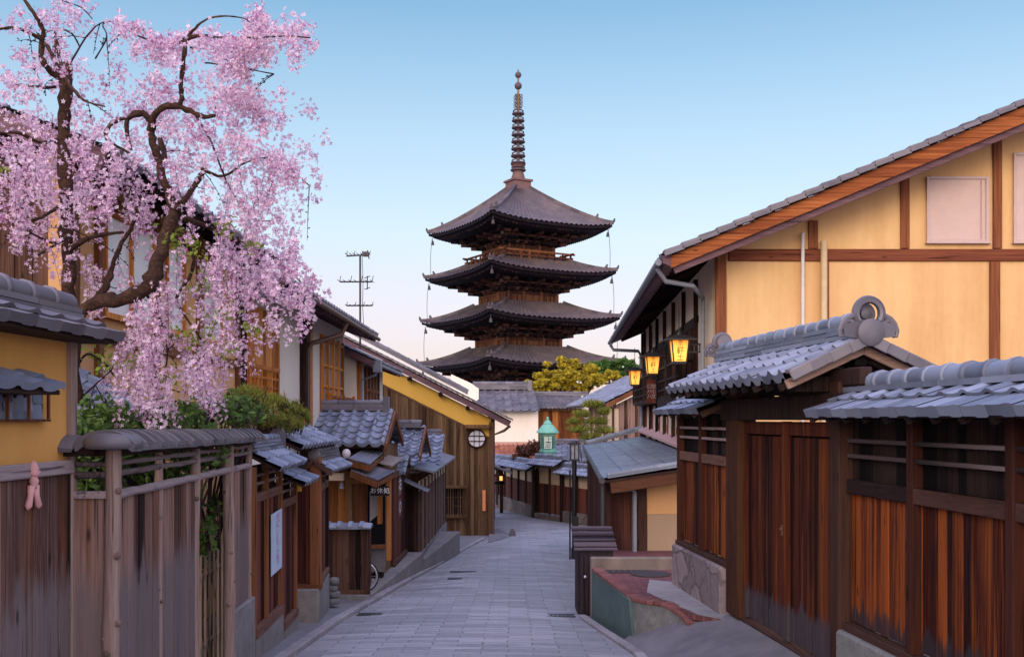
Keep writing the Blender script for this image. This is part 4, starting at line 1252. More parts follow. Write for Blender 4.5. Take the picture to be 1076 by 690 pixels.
# bin cupboard
M_W_BIN = wood('bin_wood', (0.006, 0.005, 0.007), (0.018, 0.013, 0.017), (0.045, 0.032, 0.038), 'z', 0.65)
t = thing('bin_cupboard', 'black timber bin cupboard with slatted sloping lid beside the brick path', 'cupboard', (1.24, 15.1, -2.95))
mb = MB(); mb.hexa([(.98, 14.75, -2.93), (1.50, 14.75, -2.93), (1.50, 15.5, -2.93), (.98, 15.5, -2.93), (.98, 14.75, -1.96), (1.50, 14.75, -1.96), (1.50, 15.5, -1.74), (.98, 15.5, -1.74)])
build('body', mb, M_W_BIN, t, bevel=0.01)
mb = MB()
for i in range(9):
    f = (i + .5) / 9; y = 14.66 + .92 * f; z = -1.95 + .26 * f + (i % 2) * .012
    mb.beam((.92, y, z + .012), (1.56, y, z + .012), 0.070, 0.03, up=(0, -.27, 1))
build('lid', mb, wood('lid_wood', (0.012, 0.009, 0.012), (0.04, 0.03, 0.035), (0.10, 0.075, 0.085), 'x', 0.7), t, bevel=0.008)
mb = MB(); planks(mb, (1.0, 14.735), (1.48, 14.735), -2.88, -2.0, 0.16, 0.02, 0.004, 0.003)
dd = build('door', mb, M_W_BIN, t, bevel=0.004)
mb = MB(); mb.lathe((1.08, 14.725, -2.33), [(.02, 0), (.022, .02), (.010, .03)], 10, (0, -1, 0))
build('knob', mb, M_CHROME, dd)

# street lamp post
g = V(PX(603.5, 26.2), 26.2, zr(26.2))
t = thing('lamp_post', 'slim black lamp post with glazed box head beside the lean-to', 'street lamp', g)
mb = MB(); mb.tube([g, g + V(0, 0, .3)], 0.085, 12); mb.tube([g + V(0, 0, .3), g + V(0, 0, 2.62)], 0.062, 12)
build('post', mb, M_BLACK, t, smooth=50)
mb = MB(); mb.box((g.x + .02, g.y - .09, g.z + .93), (.16, .12, .42))
build('junction_box', mb, M_BLACK, t, bevel=0.01)
mb = MB(); zt = g.z + 2.62
for sx_ in (-1, 1):
    for sy_ in (-1, 1): mb.span(g.x + sx_ * .105 - .014, g.x + sx_ * .105 + .014, g.y + sy_ * .105 - .014, g.y + sy_ * .105 + .014, zt, zt + .42)
mb.span(g.x - .13, g.x + .13, g.y - .13, g.y + .13, zt - .03, zt + .02); mb.span(g.x - .14, g.x + .14, g.y - .14, g.y + .14, zt + .40, zt + .45)
mb.lathe((g.x, g.y, zt + .45), [(.12, 0), (.08, .04), (.03, .06)], 10)
mb.span(g.x - .012, g.x + .012, g.y - .118, g.y - .092, zt + .02, zt + .4)
build('lamp_head', mb, M_BLACK, t)
mb = MB(); mb.span(g.x - .09, g.x + .09, g.y - .09, g.y + .09, zt + .021, zt + .395)
build('lamp_glass', mb, M_GLASS, t)
mb = MB(); mb.tube([(g.x - .13, g.y - .25, g.z), (g.x - .13, g.y - .25, g.z + 2.3)], 0.02, 8); mb.lathe((g.x - .13, g.y - .25, g.z + 2.3), [(.03, 0), (.03, .04), (.01, .06)], 8)
build('thin_pole', mb, M_BLACK, label='thin dark pole standing just left of the lamp post', cat='pole')
# ================================================================== left: ochre street wall with tiled top
def OX(y): return -3.03 + 0.044 * y
On = Vector((1, -0.044, 0)).normalized()
t = thing('street_wall', 'ochre plastered street wall with plank skirt and thick tiled top, nearest on the left', 'wall', (OX(4), 4, -2.1))
Y0, Y1 = 1.0, 6.22
def OL(y, off, z): return Vector((OX(y) + off, y, z))
mb = MB(); mb.hexa([OL(Y0, 0, -.3), OL(Y1, 0, -.3), OL(Y1, -.16, -.3), OL(Y0, -.16, -.3), OL(Y0, 0, .56), OL(Y1, 0, .56), OL(Y1, -.16, .56), OL(Y0, -.16, .56)])
build('plaster', mb, M_OCHRE_L, t)
mb = MB(); planks(mb, (OX(Y0) + .012, Y0), (OX(Y1 - .05) + .012, Y1 - .05), -2.6, -.34, 0.155, 0.022, 0.006, 0.006, out=On)
mb.beam((OX(Y0) - .08, Y0, -1.5), (OX(Y1) - .08, Y1, -1.5), .1, 2.3)
build('plank_skirt', mb, M_W_FENCE, t, bevel=0.003)
mb = MB(); mb.beam(OL(Y0, .025, -.295), OL(Y1 - .05, .025, -.295), 0.05, 0.085)
build('rail', mb, M_W_RAIL, t, bevel=0.008)
mb = MB(); mb.beam(OL(Y1 - .02, .0, -2.6), OL(Y1 - .02, .0, .5), 0.075, 0.075, up=(0, 1, 0))
build('corner_post', mb, M_W_LOG, t, bevel=0.008)
ze, zrg = .53, .63
mb = MB()
tile_roof(mb, V(OX(Y0) + .28, Y0, ze), V(OX(6.33) + .28, 6.33, ze), V(OX(Y0) + .03, Y0, zrg), 0.27, 0.15, 0.016, 0.02, 9, 0.055, flat=True)
tile_roof(mb, V(OX(6.33) - .56, 6.33, ze), V(OX(Y0) - .56, Y0, ze), V(OX(6.33) - .12, 6.33, zrg), 0.27, 0.21, 0.020, 0.02, 6, 0.055)
rt = build('tile_roof', mb, M_TILE_CAP, t, smooth=40)
mb = MB(); ridge(mb, OL(Y0, -.06, zrg - .01), OL(6.28, -.06, zrg - .01), 0.24, 2, 0.04, 0.075, 0.26)
build('ridge', mb, M_TILE_CAP, rt, smooth=40)
mb = MB(); mb.hexa([OL(Y0, .25, ze - .055), OL(6.31, .25, ze - .055), OL(6.31, -.5, ze - .055), OL(Y0, -.5, ze - .055), OL(Y0, .25, ze - .03), OL(6.31, .25, ze - .03), OL(6.31, -.5, ze - .03), OL(Y0, -.5, ze - .03)])
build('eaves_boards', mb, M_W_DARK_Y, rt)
# small window with hood in the wall
mb = MB(); mb.beam(OL(5.2, .0, .07), OL(5.86, .0, .07), 0.02, 0.145)
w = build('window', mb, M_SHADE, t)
mb = MB()
for y in (5.2, 5.42, 5.64, 5.86): mb.beam(OL(y, .044, -.0), OL(y, .044, .145), 0.016, 0.014)
mb.beam(OL(4.6, .035, -.008), OL(5.88, .035, -.008), 0.03, 0.014)
build('bars', mb, M_W_REDPOST, w)
mb = MB(); tile_roof(mb, OL(4.9, .020, .002), OL(5.84, .020, .002), OL(4.9, .012, .14), 0.10, 0.045, 0.010, 0.003, 6, 0.008)
build('tiles_behind', mb, M_TILE, w, smooth=40)
mb = MB(); tile_roof(mb, OL(4.3, .25, .185), OL(5.62, .25, .185), OL(4.3, .02, .27), 0.22, 0.12, 0.018, 0.015, 8, 0.04)
h = build('hood', mb, M_TILE, t, smooth=40)
mb = MB(); mb.hexa([OL(4.3, .24, .135), OL(5.6, .24, .135), OL(5.6, .01, .135), OL(4.3, .01, .135), OL(4.3, .24, .16), OL(5.6, .24, .16), OL(5.6, .01, .22), OL(4.3, .01, .22)])
build('hood_boards', mb, M_W_DARK_Y, h)

# knotted pink cloth charm
c = OL(5.68, .05, -.27)
t = thing('cloth_charm', 'small pink knotted cloth charm hanging on the ochre wall plank skirt', 'cloth charm', c + V(0, 0, -.26))
mb = MB(); mb.tube([c + V(0, 0, .03), c + V(0, 0, -.01), c + V(.002, 0, -.03), c + V(.003, 0, -.04), c + V(-.002, 0, -.055)], [.012, .031, .026, .033, .020], 9)
mb.tube([c + V(-.035, 0, -.03), c + V(-.012, .0, -.055), c + V(.012, 0, -.055), c + V(.034, 0, -.025)], [.008, .014, .014, .010], 8)
mb.tube([c + V(0, 0, -.05), c + V(.003, 0, -.085), c + V(.004, 0, -.10), c + V(-.002, 0, -.12)], [.016, .028, .021, .025], 9)
build('knot', mb, M_PINKCLOTH, t, smooth=True)
for s in (-1, 1):
    mb = MB(); mb.tube([c + V(.004 * s, .01 * s, -.11), c + V(.008 * s, .02 * s, -.17), c + V(.012 * s, .035 * s, -.225), c + V(.012 * s, .045 * s, -.245)], [.024, .017, .021, .003], 7)
    build('tail', mb, M_PINKCLOTH, t, smooth=True)

# ================================================================== left: rustic log fence with saddle-tile coping
def LX(y): return -2.168 - 0.052 * y
Ln = Vector((1, 0.052, 0)).normalized()
def LL(y, off, z): return Vector((LX(y) + off, y, z))
t = thing('garden_fence', 'weathered board fence on log posts with saddle-tile coping and two log rails', 'fence', (LX(8), 8, -2.35))
mb = MB()
arch_cap(mb, LL(6.12, -.02, -.17), LL(10.35, -.02, -.20), 0.34, 0.085, 0.03, 0.19)
arch_cap(mb, V(-2.82, 6.2, -.17), V(LX(6.2) - .19, 6.2, -.17), 0.30, 0.08, 0.03, 0.2)
cp = build('coping', mb, M_TILE_CAP, t, smooth=28)
mb = MB(); mb.lathe((LX(6.2), 6.2, -.165), [(.155, -.02), (.172, .0), (.172, .03), (.14, .068), (.07, .085), (.0, .09)], 20)
build('corner_tile', mb, M_TILE_CAP, cp, smooth=True)
mb = MB(); mb.beam(LL(6.2, -.02, -.205), LL(10.3, -.02, -.225), .16, .05); mb.beam((-2.8, 6.2, -.205), (LX(6.2) - .08, 6.2, -.205), .16, .05, up=(0, 0, 1))
build('coping_board', mb, M_W_DARK_Y, cp)
for y, r in ((6.2, .052), (7.16, .030), (8.14, .042), (9.31, .056), (10.2, .034)):
    mb = MB(); log_post(mb, LX(y), y, -2.6, -.19, r, 12, 0.09, 6)
    build('log_post', mb, M_W_LOG, t, smooth=60)
for z, r in ((-.275, .019), (-.343, .021)):
    mb = MB()
    n = 22
    mb.tube([LL(6.2 + 4.0 * i / n, .012, z + random.uniform(-.004, .004)) for i in range(n + 1)], [r * random.uniform(.85, 1.15) for _ in range(n + 1)], 8)
    mb.tube([V(-2.76 + .27 * i / 4, 6.2, z - .005 + random.uniform(-.003, .003)) for i in range(5)], r, 8)
    build('log_rail', mb, M_W_RAIL, t, smooth=60)
mb = MB()
n = 24
mb.tube([LL(6.2 + 4.0 * i / n, .01, -.475 + random.uniform(-.004, .004)) for i in range(n + 1)], [.030 * random.uniform(.9, 1.1) for _ in range(n + 1)], 10)
mb.beam((-2.76, 6.2, -.47), (LX(6.2), 6.2, -.47), .05, .045)
build('sill_log', mb, M_W_RAIL, t, smooth=60)
for a, b, zb, zb2 in ((6.26, 7.13, -2.7, -2.7), (7.19, 8.10, -2.7, -2.7), (9.37, 10.17, -1.80, -1.83)):
    mb = MB(); planks(mb, (LX(a), a), (LX(b), b), zb, -.49, 0.115, 0.018, 0.007, 0.008, out=Ln, zb2=zb2, zt2=-.49)
    build('board_panel', mb, M_W_FENCE, t, bevel=0.003)
mb = MB(); planks(mb, (-2.76, 6.21), (LX(6.2) - .05, 6.21), -2.7, -.485, 0.25, 0.018, 0.003, 0.003)
build('board_panel', mb, M_W_FENCE, t, bevel=0.003)
mb = MB(); mb.hexa([LL(9.38, .05, -2.8), LL(10.3, .05, -2.8), LL(10.3, -.1, -2.8), LL(9.38, -.1, -2.8), LL(9.38, .05, -1.81), LL(10.3, .05, -1.83), LL(10.3, -.1, -1.83), LL(9.38, -.1, -1.81)])
build('foundation', mb, M_CONC, t, bevel=0.015)
mb = MB(); mb.hexa([LL(7.75, .03, -2.8), LL(8.1, .03, -2.8), LL(8.1, -.08, -2.8), LL(7.75, -.08, -2.8), LL(7.75, .03, -2.12), LL(8.1, .03, -2.12), LL(8.1, -.08, -2.12), LL(7.75, -.08, -2.12)])
build('foundation', mb, M_CONC, t, bevel=0.015)
# low bamboo wicket in the opening
t = thing('wicket_gate', 'low wicket of thin bamboo pales in the gap of the log fence', 'gate', LL(8.7, -.03, -2.4))
mb = MB()
for i in range(7):
    y = 8.28 + i * 0.15
    mb.tube([LL(y, -.03, -2.4), LL(y, -.03, -1.17 + .02 * math.sin(i * 2.3))], 0.012, 7)
build('pales', mb, M_BAMBOO, t)
for z in (-1.35, -1.95):
    mb = MB(); mb.tube([LL(8.17, -.055, z), LL(9.25, -.055, z)], 0.014, 7)
    build('crossbar', mb, M_BAMBOO, t)

# ================================================================== left: stepped tiled fences down the street
def tiled_bay(name, label, p0, p1, zb, zs, ze, zg, posts, mat, cat='fence', end_plate=False):
    a = Vector((*p0, 0)); b = Vector((*p1, 0)); d = (b - a).normalized(); nm = Vector((d.y, -d.x, 0))
    def q(f, off, z): v = a + (b - a) * f + nm * off; return Vector((v.x, v.y, z))
    L = (b - a).length
    t = thing(name, label, cat, q(.5, 0, zr(p0[1])))
    mb = MB(); planks(mb, p0, p1, zb, zs - .05, .12, .02, .004, .004, out=nm)
    build('board_panel', mb, mat, t, bevel=0.003)
    mb = MB(); mb.beam(q(0, -.06, (zs + ze) / 2), q(1, -.06, (zs + ze) / 2), .03, ze - zs)
    build('back_panel', mb, M_W_DARK, t)
    for f in posts:
        mb = MB(); mb.beam(q(f, .015, zb - .1), q(f, .015, ze), .07, .07, up=tuple(nm)); build('post', mb, M_W_POST, t, bevel=0.005)
    mb = MB(); mb.beam(q(0, .02, zs), q(1, .02, zs), .05, .10); build('sill', mb, M_W_SILL, t, bevel=0.005)
    mb = MB()
    for z in (zs + .14, zs + .23): mb.beam(q(0, .0, z), q(1, .0, z), .03, .028)
    build('rails', mb, M_W_RAIL, t)
    mb = MB(); mb.beam(q(0, .03, zb - .05), q(1, .03, zb - .05), .08, .10); build('ground_sill', mb, M_W_SILL, t, bevel=0.005)
    zl = zr(max(p0[1], p1[1])) - .2
    mb = MB(); mb.hexa([q(0, .06, zl), q(1, .06, zl), q(1, -.1, zl), q(0, -.1, zl), q(0, .06, zb - .105), q(1, .06, zb - .105), q(1, -.1, zb - .105), q(0, -.1, zb - .105)])
    build('foundation', mb, M_CONC, t, bevel=0.01)
    mb = MB(); ov = .06 / L
    tile_roof(mb, q(-ov, .30, ze), q(1 + ov, .30, ze), q(-ov, -.02, zg), .2, .16, .024, .018, 7, .05)
    tile_roof(mb, q(1 + ov, -.36, ze), q(-ov, -.36, ze), q(1 + ov, -.04, zg), .2, .16, .024, .018, 5, .05)
    rt = build('tile_roof', mb, M_TILE, t, smooth=40)
    mb = MB(); ridge(mb, q(-ov, -.03, zg - .01), q(1 + ov, -.03, zg - .01), .16, 3, .036, .045, .2)
    build('ridge', mb, M_TILE, rt, smooth=40)
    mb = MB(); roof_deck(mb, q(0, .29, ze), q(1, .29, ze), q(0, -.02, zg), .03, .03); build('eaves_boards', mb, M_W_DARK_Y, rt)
    if end_plate:
        mb = MB(); c_ = q(1 + ov, -.03, zg)
        mb.prism([c_ + V(-.09, 0, -.05), c_ + V(.09, 0, -.05), c_ + V(.09, 0, .17), c_ + V(.05, 0, .22), c_ + V(-.05, 0, .22), c_ + V(-.09, 0, .17)], (0, .05, 0))
        build('ridge_end', mb, M_TILE_OLD, rt)
    return t
tiled_bay('tiled_fence', 'maroon board fence under a little tiled roof, with the pale poster on it', (-2.715, 10.38), (-2.77, 11.82), -2.19, -.83, -.50, -.33, (.0, .42, .97), M_W_MAROON, end_plate=True)
tiled_bay('tiled_fence', 'narrow maroon fence panel under the lowest little tiled roof, with yellow plate', (-2.775, 11.9), (-2.81, 12.8), -2.42, -1.02, -.76, -.62, (.97,), M_W_MAROON)
mb = MB(); mb.span(PX(312, 12.95), PX(317, 12.95), 12.93, 12.95, PZ(516, 12.95), PZ(502.5, 12.95))
build('yellow_plate', mb, M_SIGN_Y, label='small plain yellow plate at the end of the narrow fence panel', cat='sign')
mb = MB(); mb.hexa([V(-2.69, 11.13, -1.76), V(-2.71, 11.73, -1.74), V(-2.716, 11.73, -1.74), V(-2.696, 11.13, -1.76), V(-2.69, 11.13, -1.07), V(-2.71, 11.73, -1.05), V(-2.716, 11.73, -1.05), V(-2.696, 11.13, -1.07)])
po = build('poster', mb, M_POSTER, label='pale blue poster with faint pink writing on the maroon fence', cat='poster')
glyphs('writing', 'さくら', .20, M_POSTER_INK, po, (-2.693, 11.45, -1.38), V(-.03, 1, 0), (0, 0, 1), ext=0.003)

# pillar gate next to it
t = thing('pillar_gate', 'recessed dark gateway with a thick orange-brown pillar and broad tiled hood', 'gate', (-2.75, 14, zr(14)))
mb = MB(); planks(mb, (-2.98, 13.62), (-2.72, 13.62), -2.24, -.55, .09, .02, .004, .003); planks(mb, (-2.80, 12.85), (-2.98, 13.6), -2.24, -.5, .15, .02)
build('recess_panel', mb, M_W_MAROON, t)
mb = MB(); mb.span(-2.99, -2.60, 13.52, 13.66, -2.32, -2.25); build('threshold', mb, M_W_POST, t)
mb = MB(); mb.span(-2.755, -2.61, 13.54, 13.69, -2.26, -.50); build('pillar', mb, M_W_POST, t, bevel=0.008)
mb = MB(); planks(mb, (-2.67, 13.72), (-2.78, 14.85), -2.20, -1.02, .12, .02, .004, .004)
build('side_panel', mb, M_W_MAROON, t)
mb = MB(); mb.beam((-2.65, 13.72, -.95), (-2.76, 14.85, -.95), .05, .10); mb.beam((-2.65, 13.72, -2.24), (-2.76, 14.85, -2.24), .07, .09)
for z in (-.80, -.70): mb.beam((-2.66, 13.72, z), (-2.71, 14.85, z), .03, .03)
mb.beam((-2.77, 14.85, -2.24), (-2.77, 14.85, -.6), .07, .07, up=(0, 1, 0)); mb.beam((-2.71, 14.3, -.95), (-2.71, 14.3, -.6), .06, .06, up=(0, 1, 0))
build('side_frame', mb, M_W_SILL, t, bevel=0.004)
mb = MB(); mb.prism([(-3.05, 13.46, -3.1), (-2.61, 13.46, -3.1), (-2.74, 14.95, -3.1), (-3.05, 14.95, -3.1)], (0, 0, .80)); build('foundation', mb, M_CONC, t, bevel=0.02)
mb = MB(); tile_roof(mb, V(-2.60, 12.3, -.33), V(-2.60, 14.95, -.33), V(-3.10, 12.3, -.10), .22, .17, .028, .02, 7, .055)
tile_roof(mb, V(-3.6, 14.95, -.33), V(-3.6, 12.3, -.33), V(-3.12, 14.95, -.10), .22, .17, .028, .02, 5, .055)
rt = build('tile_roof', mb, M_TILE, t, smooth=40)
mb = MB(); ridge(mb, V(-3.11, 12.3, -.11), V(-3.11, 14.95, -.11), .18, 2, .04, .06, .22); build('ridge', mb, M_TILE, rt, smooth=40)
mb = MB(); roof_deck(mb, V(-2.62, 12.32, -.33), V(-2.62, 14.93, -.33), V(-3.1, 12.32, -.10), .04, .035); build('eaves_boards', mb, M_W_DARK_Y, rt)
mb = MB(); tile_roof(mb, V(-2.46, 13.55, -.70), V(-2.46, 15.2, -.70), V(-2.68, 13.55, -.56), .2, .13, .024, .018, 7, .05)
tile_roof(mb, V(-2.92, 15.2, -.70), V(-2.92, 13.55, -.70), V(-2.70, 15.2, -.56), .2, .13, .024, .018, 5, .05)
r2 = build('side_roof', mb, M_TILE, t, smooth=40)
mb = MB(); ridge(mb, V(-2.69, 13.6, -.57), V(-2.69, 15.2, -.57), .15, 3, .04, .045, .2); mb.lathe((-2.69, 13.60, -.50), [(.07, 0), (.085, .02), (.085, .05), (.04, .07)], 16, (0, -1, 0)); build('side_ridge', mb, M_TILE_OLD, r2, smooth=40)
mb = MB(); mb.beam((-2.44, 13.52, -.75), (-2.69, 13.52, -.58), .03, .06); mb.beam((-2.94, 13.52, -.75), (-2.69, 13.52, -.58), .03, .06); build('side_bargeboard', mb, M_W_SILL, r2)

# stacked flat stones
zc = zr(15.25) + .1
for i, (w, h, lab) in enumerate(((.26, .11, 'broad bottom stone of the small stack by the pillar foot'), (.22, .10, 'second stone up of the small stack by the pillar foot'),
                                 (.19, .09, 'third stone up of the small stack by the pillar foot'), (.16, .11, 'topmost stone of the small stack by the pillar foot'))):
    mb = MB(); x0 = PX(350, 15.25) + random.uniform(-.02, .02)
    mb.lathe((x0, 15.25, zc), [(w * .3, 0), (w * .48, h * .15), (w * .5, h * .5), (w * .46, h * .85), (w * .3, h)], 9)
    build('stone', mb, M_GRANITE, smooth=60, label=lab, cat='stone', group='stones stacked by the pillar foot')
    zc += h + .001

# boxed fence and bicycle
t = thing('screen_fence', 'chest-high dark board screen with pale tile coping hiding a bicycle', 'fence', (-2.66, 16.3, zr(16.3)))
mb = MB(); planks(mb, (-2.98, 16.3), (-2.36, 16.3), -2.80, -1.79, .10, .02, .004, .003); planks(mb, (-2.34, 16.32), (-2.44, 17.2), -2.8, -1.79, .12, .02)
build('board_panel', mb, M_W_DKBROWN, t, bevel=0.003)
mb = MB()
for x in (-2.97, -2.36): mb.span(x - .035, x + .035, 16.27, 16.345, -2.86, -1.76)
mb.span(-2.935, -2.395, 16.275, 16.285, -2.86, -2.79)
build('frame', mb, M_W_DKBROWN, t)
mb = MB(); mb.span(-3.0, -2.33, 16.22, 16.38, -3.15, -2.865); build('foundation', mb, M_CONC, t, bevel=0.012)
mb = MB(); arch_cap(mb, V(-3.02, 16.3, -1.76), V(-2.29, 16.3, -1.76), .26, .07, .03, .17)
build('coping', mb, M_TILE, t, smooth=45)
# bicycle parked across the footway behind the screen
c = P(381, 605, 17.3); gz0 = c.z - .285
t = thing('bicycle', 'bicycle with bright rims parked behind the dark board screen', 'bicycle', (c.x - .45, 17.3, gz0))
for k, cx in enumerate((c.x, c.x - .98)):
    mb = MB(); mb.torus((cx, 17.3, c.z), .27, .016, (0, 1, 0), 36, 8); w = build('wheel', mb, M_RUBBER, t, smooth=True)
    mb = MB(); mb.torus((cx, 17.3, c.z), .250, .020, (0, 1, 0), 36, 6); build('rim', mb, M_CHROME, w, smooth=True)
    mb = MB(); mb.lathe((cx, 17.26, c.z), [(.02, 0), (.025, .02), (.025, .06), (.02, .08)], 10, (0, 1, 0))
    for i in range(18):
        a = i / 18 * 2 * math.pi
        mb.tube([(cx, 17.3 + (.02 if i % 2 else -.02), c.z), (cx + math.cos(a) * .25, 17.3, c.z + math.sin(a) * .25)], .0018, 4)
    build('spokes', mb, M_CHROME, w)
mb = MB(); bx, bz = c.x - .55, c.z - .02
hd = V(c.x - .12, 17.3, c.z + .42); st = V(bx - .12, 17.3, c.z + .40)
for a, b, r in ((hd, V(bx, 17.3, bz), .018), (V(bx, 17.3, bz), st, .016), (st + V(.02, 0, -.06), hd + V(-.01, 0, .0), .014), (V(bx, 17.3, bz), V(c.x - .98, 17.3, c.z), .011), (st, V(c.x - .98, 17.3, c.z), .010),
                (hd + V(-.03, 0, .12), hd + V(.02, 0, -.1), .02), (hd + V(.02, 0, -.1), V(c.x, 17.26, c.z), .012)): mb.tube([a, b], r, 8)
build('frame', mb, M_BLACK, t)
mb = MB(); mb.tube([hd + V(-.04, 0, .12), hd + V(-.05, 0, .22)], .012, 8); mb.tube([hd + V(-.16, -.26, .22), hd + V(-.05, -.12, .23), hd + V(-.05, .12, .23), hd + V(-.16, .26, .22)], .011, 8)
build('handlebar', mb, M_CHROME, t)
mb = MB(); mb.tube([st, st + V(-.03, 0, .14)], .012, 8); mb.tube([st + V(.11, 0, .15), st + V(0, 0, .165), st + V(-.12, 0, .16)], [.02, .05, .07], 10)
build('saddle', mb, M_RUBBER, t, smooth=60)

# raised kerbside platforms
mb = MB(); mb.prism([(-2.9, 16.65, -2.97), (-2.38, 16.95, -2.97), (-1.98, 22.3, -2.97), (-3.2, 22.3, -2.97)], (0, 0, -.9))
build('entrance_platform', mb, M_CONC, label='long level concrete entrance platform in front of the shop with the black sign', cat='platform', bevel=.015)
mb = MB(); mb.prism([(-3.0, 22.32, -3.14), (-1.97, 22.32, -3.14), (-1.46, 27.9, -3.14), (-3.0, 27.9, -3.14)], (0, 0, -.95))
build('entrance_platform', mb, M_CONC, label='far concrete platform along the purple board wall, ending in a sharp corner', cat='platform', bevel=.015)

# ================================================================== left: shop with small roofs
t = thing('shop_house', 'small timber shop with frontal blue tiled roof and patchwork lean-to roofs', 'shop', (-3.1, 19, -2.97))
mb = MB(); tile_roof(mb, V(-3.75, 18.2, -.45), V(-2.33, 18.2, -.45), V(-3.75, 19.6, .17), .25, .24, .045, .028, 8, .07)
tile_roof(mb, V(-2.33, 21.0, -.45), V(-3.75, 21.0, -.45), V(-2.33, 19.64, .17), .25, .24, .045, .028, 5, .07)
rt = build('tile_roof', mb, M_TILE, t, smooth=40)
mb = MB(); ridge(mb, V(-3.75, 19.62, .16), V(-2.5, 19.62, .16), .2, 3, .045, .06, .3); mb.span(-2.53, -2.42, 19.5, 19.74, .12, .44)
build('ridge', mb, M_TILE_OLD, rt, smooth=40)
mb = MB(); roof_deck(mb, V(-3.75, 18.25, -.45), V(-2.36, 18.25, -.45), V(-3.75, 19.6, .17), .05, .05); build('eaves_boards', mb, M_W_DARK_X, rt)
mb = MB(); mb.beam((-2.30, 18.18, -.52), (-2.30, 19.6, .10), .04, .14); build('bargeboard', mb, M_W_POST, rt); mb = MB(); mb.beam((-2.30, 21.0, -.52), (-2.30, 19.62, .10), .04, .14); build('bargeboard', mb, M_W_POST, rt)
mb = MB(); mb.span(-3.8, -2.42, 18.62, 18.8, -2.97, -.45); build('dark_wall', mb, M_W_DARK, t)
mb = MB(); mb.hexa([(-2.46, 18.85, -2.97), (-2.40, 20.9, -2.97), (-2.6, 20.9, -2.97), (-2.6, 18.85, -2.97), (-2.46, 18.85, -.5), (-2.40, 20.9, -.5), (-2.6, 20.9, -.5), (-2.6, 18.85, -.5)]); build('side_wall', mb, M_W_BROWN, t)
def fr(px0, px1, py0, py1, Y, m, name, par, dy=.03, bevel=0):
    mb = MB(); mb.span(PX(px0, Y), PX(px1, Y), Y - dy, Y, PZ(py1, Y), PZ(py0, Y)); return build(name, mb, m, par, bevel=bevel)
mb = MB(); planks(mb, (PX(345, 18.4), 18.4), (PX(365, 18.4), 18.4), PZ(562, 18.4), PZ(492, 18.4), .10, .03); build('orange_boards', mb, M_W_SHOP, t)
fr(344, 363.5, 495.5, 504, 18.3, M_CREAM, 'awning_box', t, .25, .01)
fr(343, 369, 485, 494, 18.25, M_W_DARK_X, 'lintel', t, .3)
fr(365.5, 370.5, 490, 568, 18.3, M_W_BROWN, 'post', t, .1, .006)
mb = MB(); planks(mb, (PX(370.6, 18.5), 18.5), (PX(386.5, 18.5), 18.5), PZ(575, 18.5), PZ(508, 18.5), .13, .03); build('panel_wall', mb, M_W_POST, t)
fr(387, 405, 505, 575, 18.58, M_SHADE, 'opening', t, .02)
fr(387, 405, 575, 600, 18.57, M_CONC, 'plaster_base', t, .04)
fr(386.5, 405.5, 571.5, 575.5, 18.5, M_W_POST, 'window_sill', t, .12, .005)
mb = MB(); mb.prism([P(388.5, 516, 18.44), P(396.5, 514, 18.44), P(396.5, 541, 18.44), P(388.5, 548, 18.44)], (0, .01, 0)); build('entrance_curtain', mb, M_CLOTH, t)
fr(396.8, 402.0, 514, 550, 18.36, M_W_SHOP, 'hanging_board', t, .04, .004)
fr(406.5, 411.5, 500, 588, 18.2, M_W_SHOP, 'post', t, .09, .006)
fr(369, 411, 503.5, 508.0, 18.25, M_W_POST, 'beam', t, .06, .004)
def sheet_roof(name, pts, m, par, th=.03, fascia=None):
    q = [P(*p) for p in pts]; n = (q[1] - q[0]).cross(q[3] - q[0]).normalized()
    if n.z < 0: n = -n
    mb = MB(); k = 5
    for i in range(k):
        a = q[0] + (q[1] - q[0]) * (i / k); b = q[0] + (q[1] - q[0]) * ((i + .985) / k); c = q[3] + (q[2] - q[3]) * ((i + .985) / k); d = q[3] + (q[2] - q[3]) * (i / k)
        o = n * random.uniform(0, .006)
        mb.prism([a + o, b + o, c + o, d + o], -n * th)
    r = build(name, mb, m, par, bevel=.004)
    if fascia:
        mb = MB(); mb.beam(q[0] - n * (th + .055), q[1] - n * (th + .055), .03, .10); mb.beam(q[1] - n * (th + .055), q[2] - n * (th + .055), .03, .07); build('fascia', mb, fascia, r)
    return r
sheet_roof('canopy', [(366, 481, 17.6), (389, 487, 17.3), (402, 475, 18.6), (383, 471, 18.6)], M_SLATE, t, .03, M_W_POST)
sheet_roof('canopy', [(369, 493, 17.6), (397, 504, 17.1), (416, 494, 18.4), (391, 487, 18.5)], M_TILE_OLD, t, .03, M_W_POST)
sheet_roof('canopy', [(393, 484, 18.3), (413, 489, 18.3), (424, 481, 19.6), (404, 477, 19.6)], plain('weathered_board', (.22, .18, .15), .8), t, .03)
mb = MB(); mb.lathe(P(364, 482, 17.7), [(.02, 0), (.055, .03), (.075, .08), (.075, .12), (.05, .165), (.01, .18)], 14)
build('globe_lamp', mb, M_GLOBE, smooth=True, label='round milk-glass lamp under the tiled shop roof', cat='lamp')
mb = MB(); mb.lathe(P(359, 513, 18.1), [(.055, 0), (.045, .03), (.035, .09), (.01, .12)], 10); mb.tube([P(359, 513, 18.1) + V(0, 0, .1), P(359, 500, 18.1)], .004, 5)
build('wind_bell', mb, M_PIPE, smooth=60, label='small blue-grey wind bell hanging before the orange boards', cat='bell')
s_ = fr(389.5, 409, 510.5, 520.5, 17.9, M_INK, 'shop_sign', None, .03)
put_props(s_, 'black signboard with white handwriting under the shop canopy', 'sign')
glyphs('writing', 'お休処', .115, M_INK_W, s_, P(399.2, 515.5, 17.866), (1, 0, 0), (0, 0, 1), ext=.002, rowwise=True)

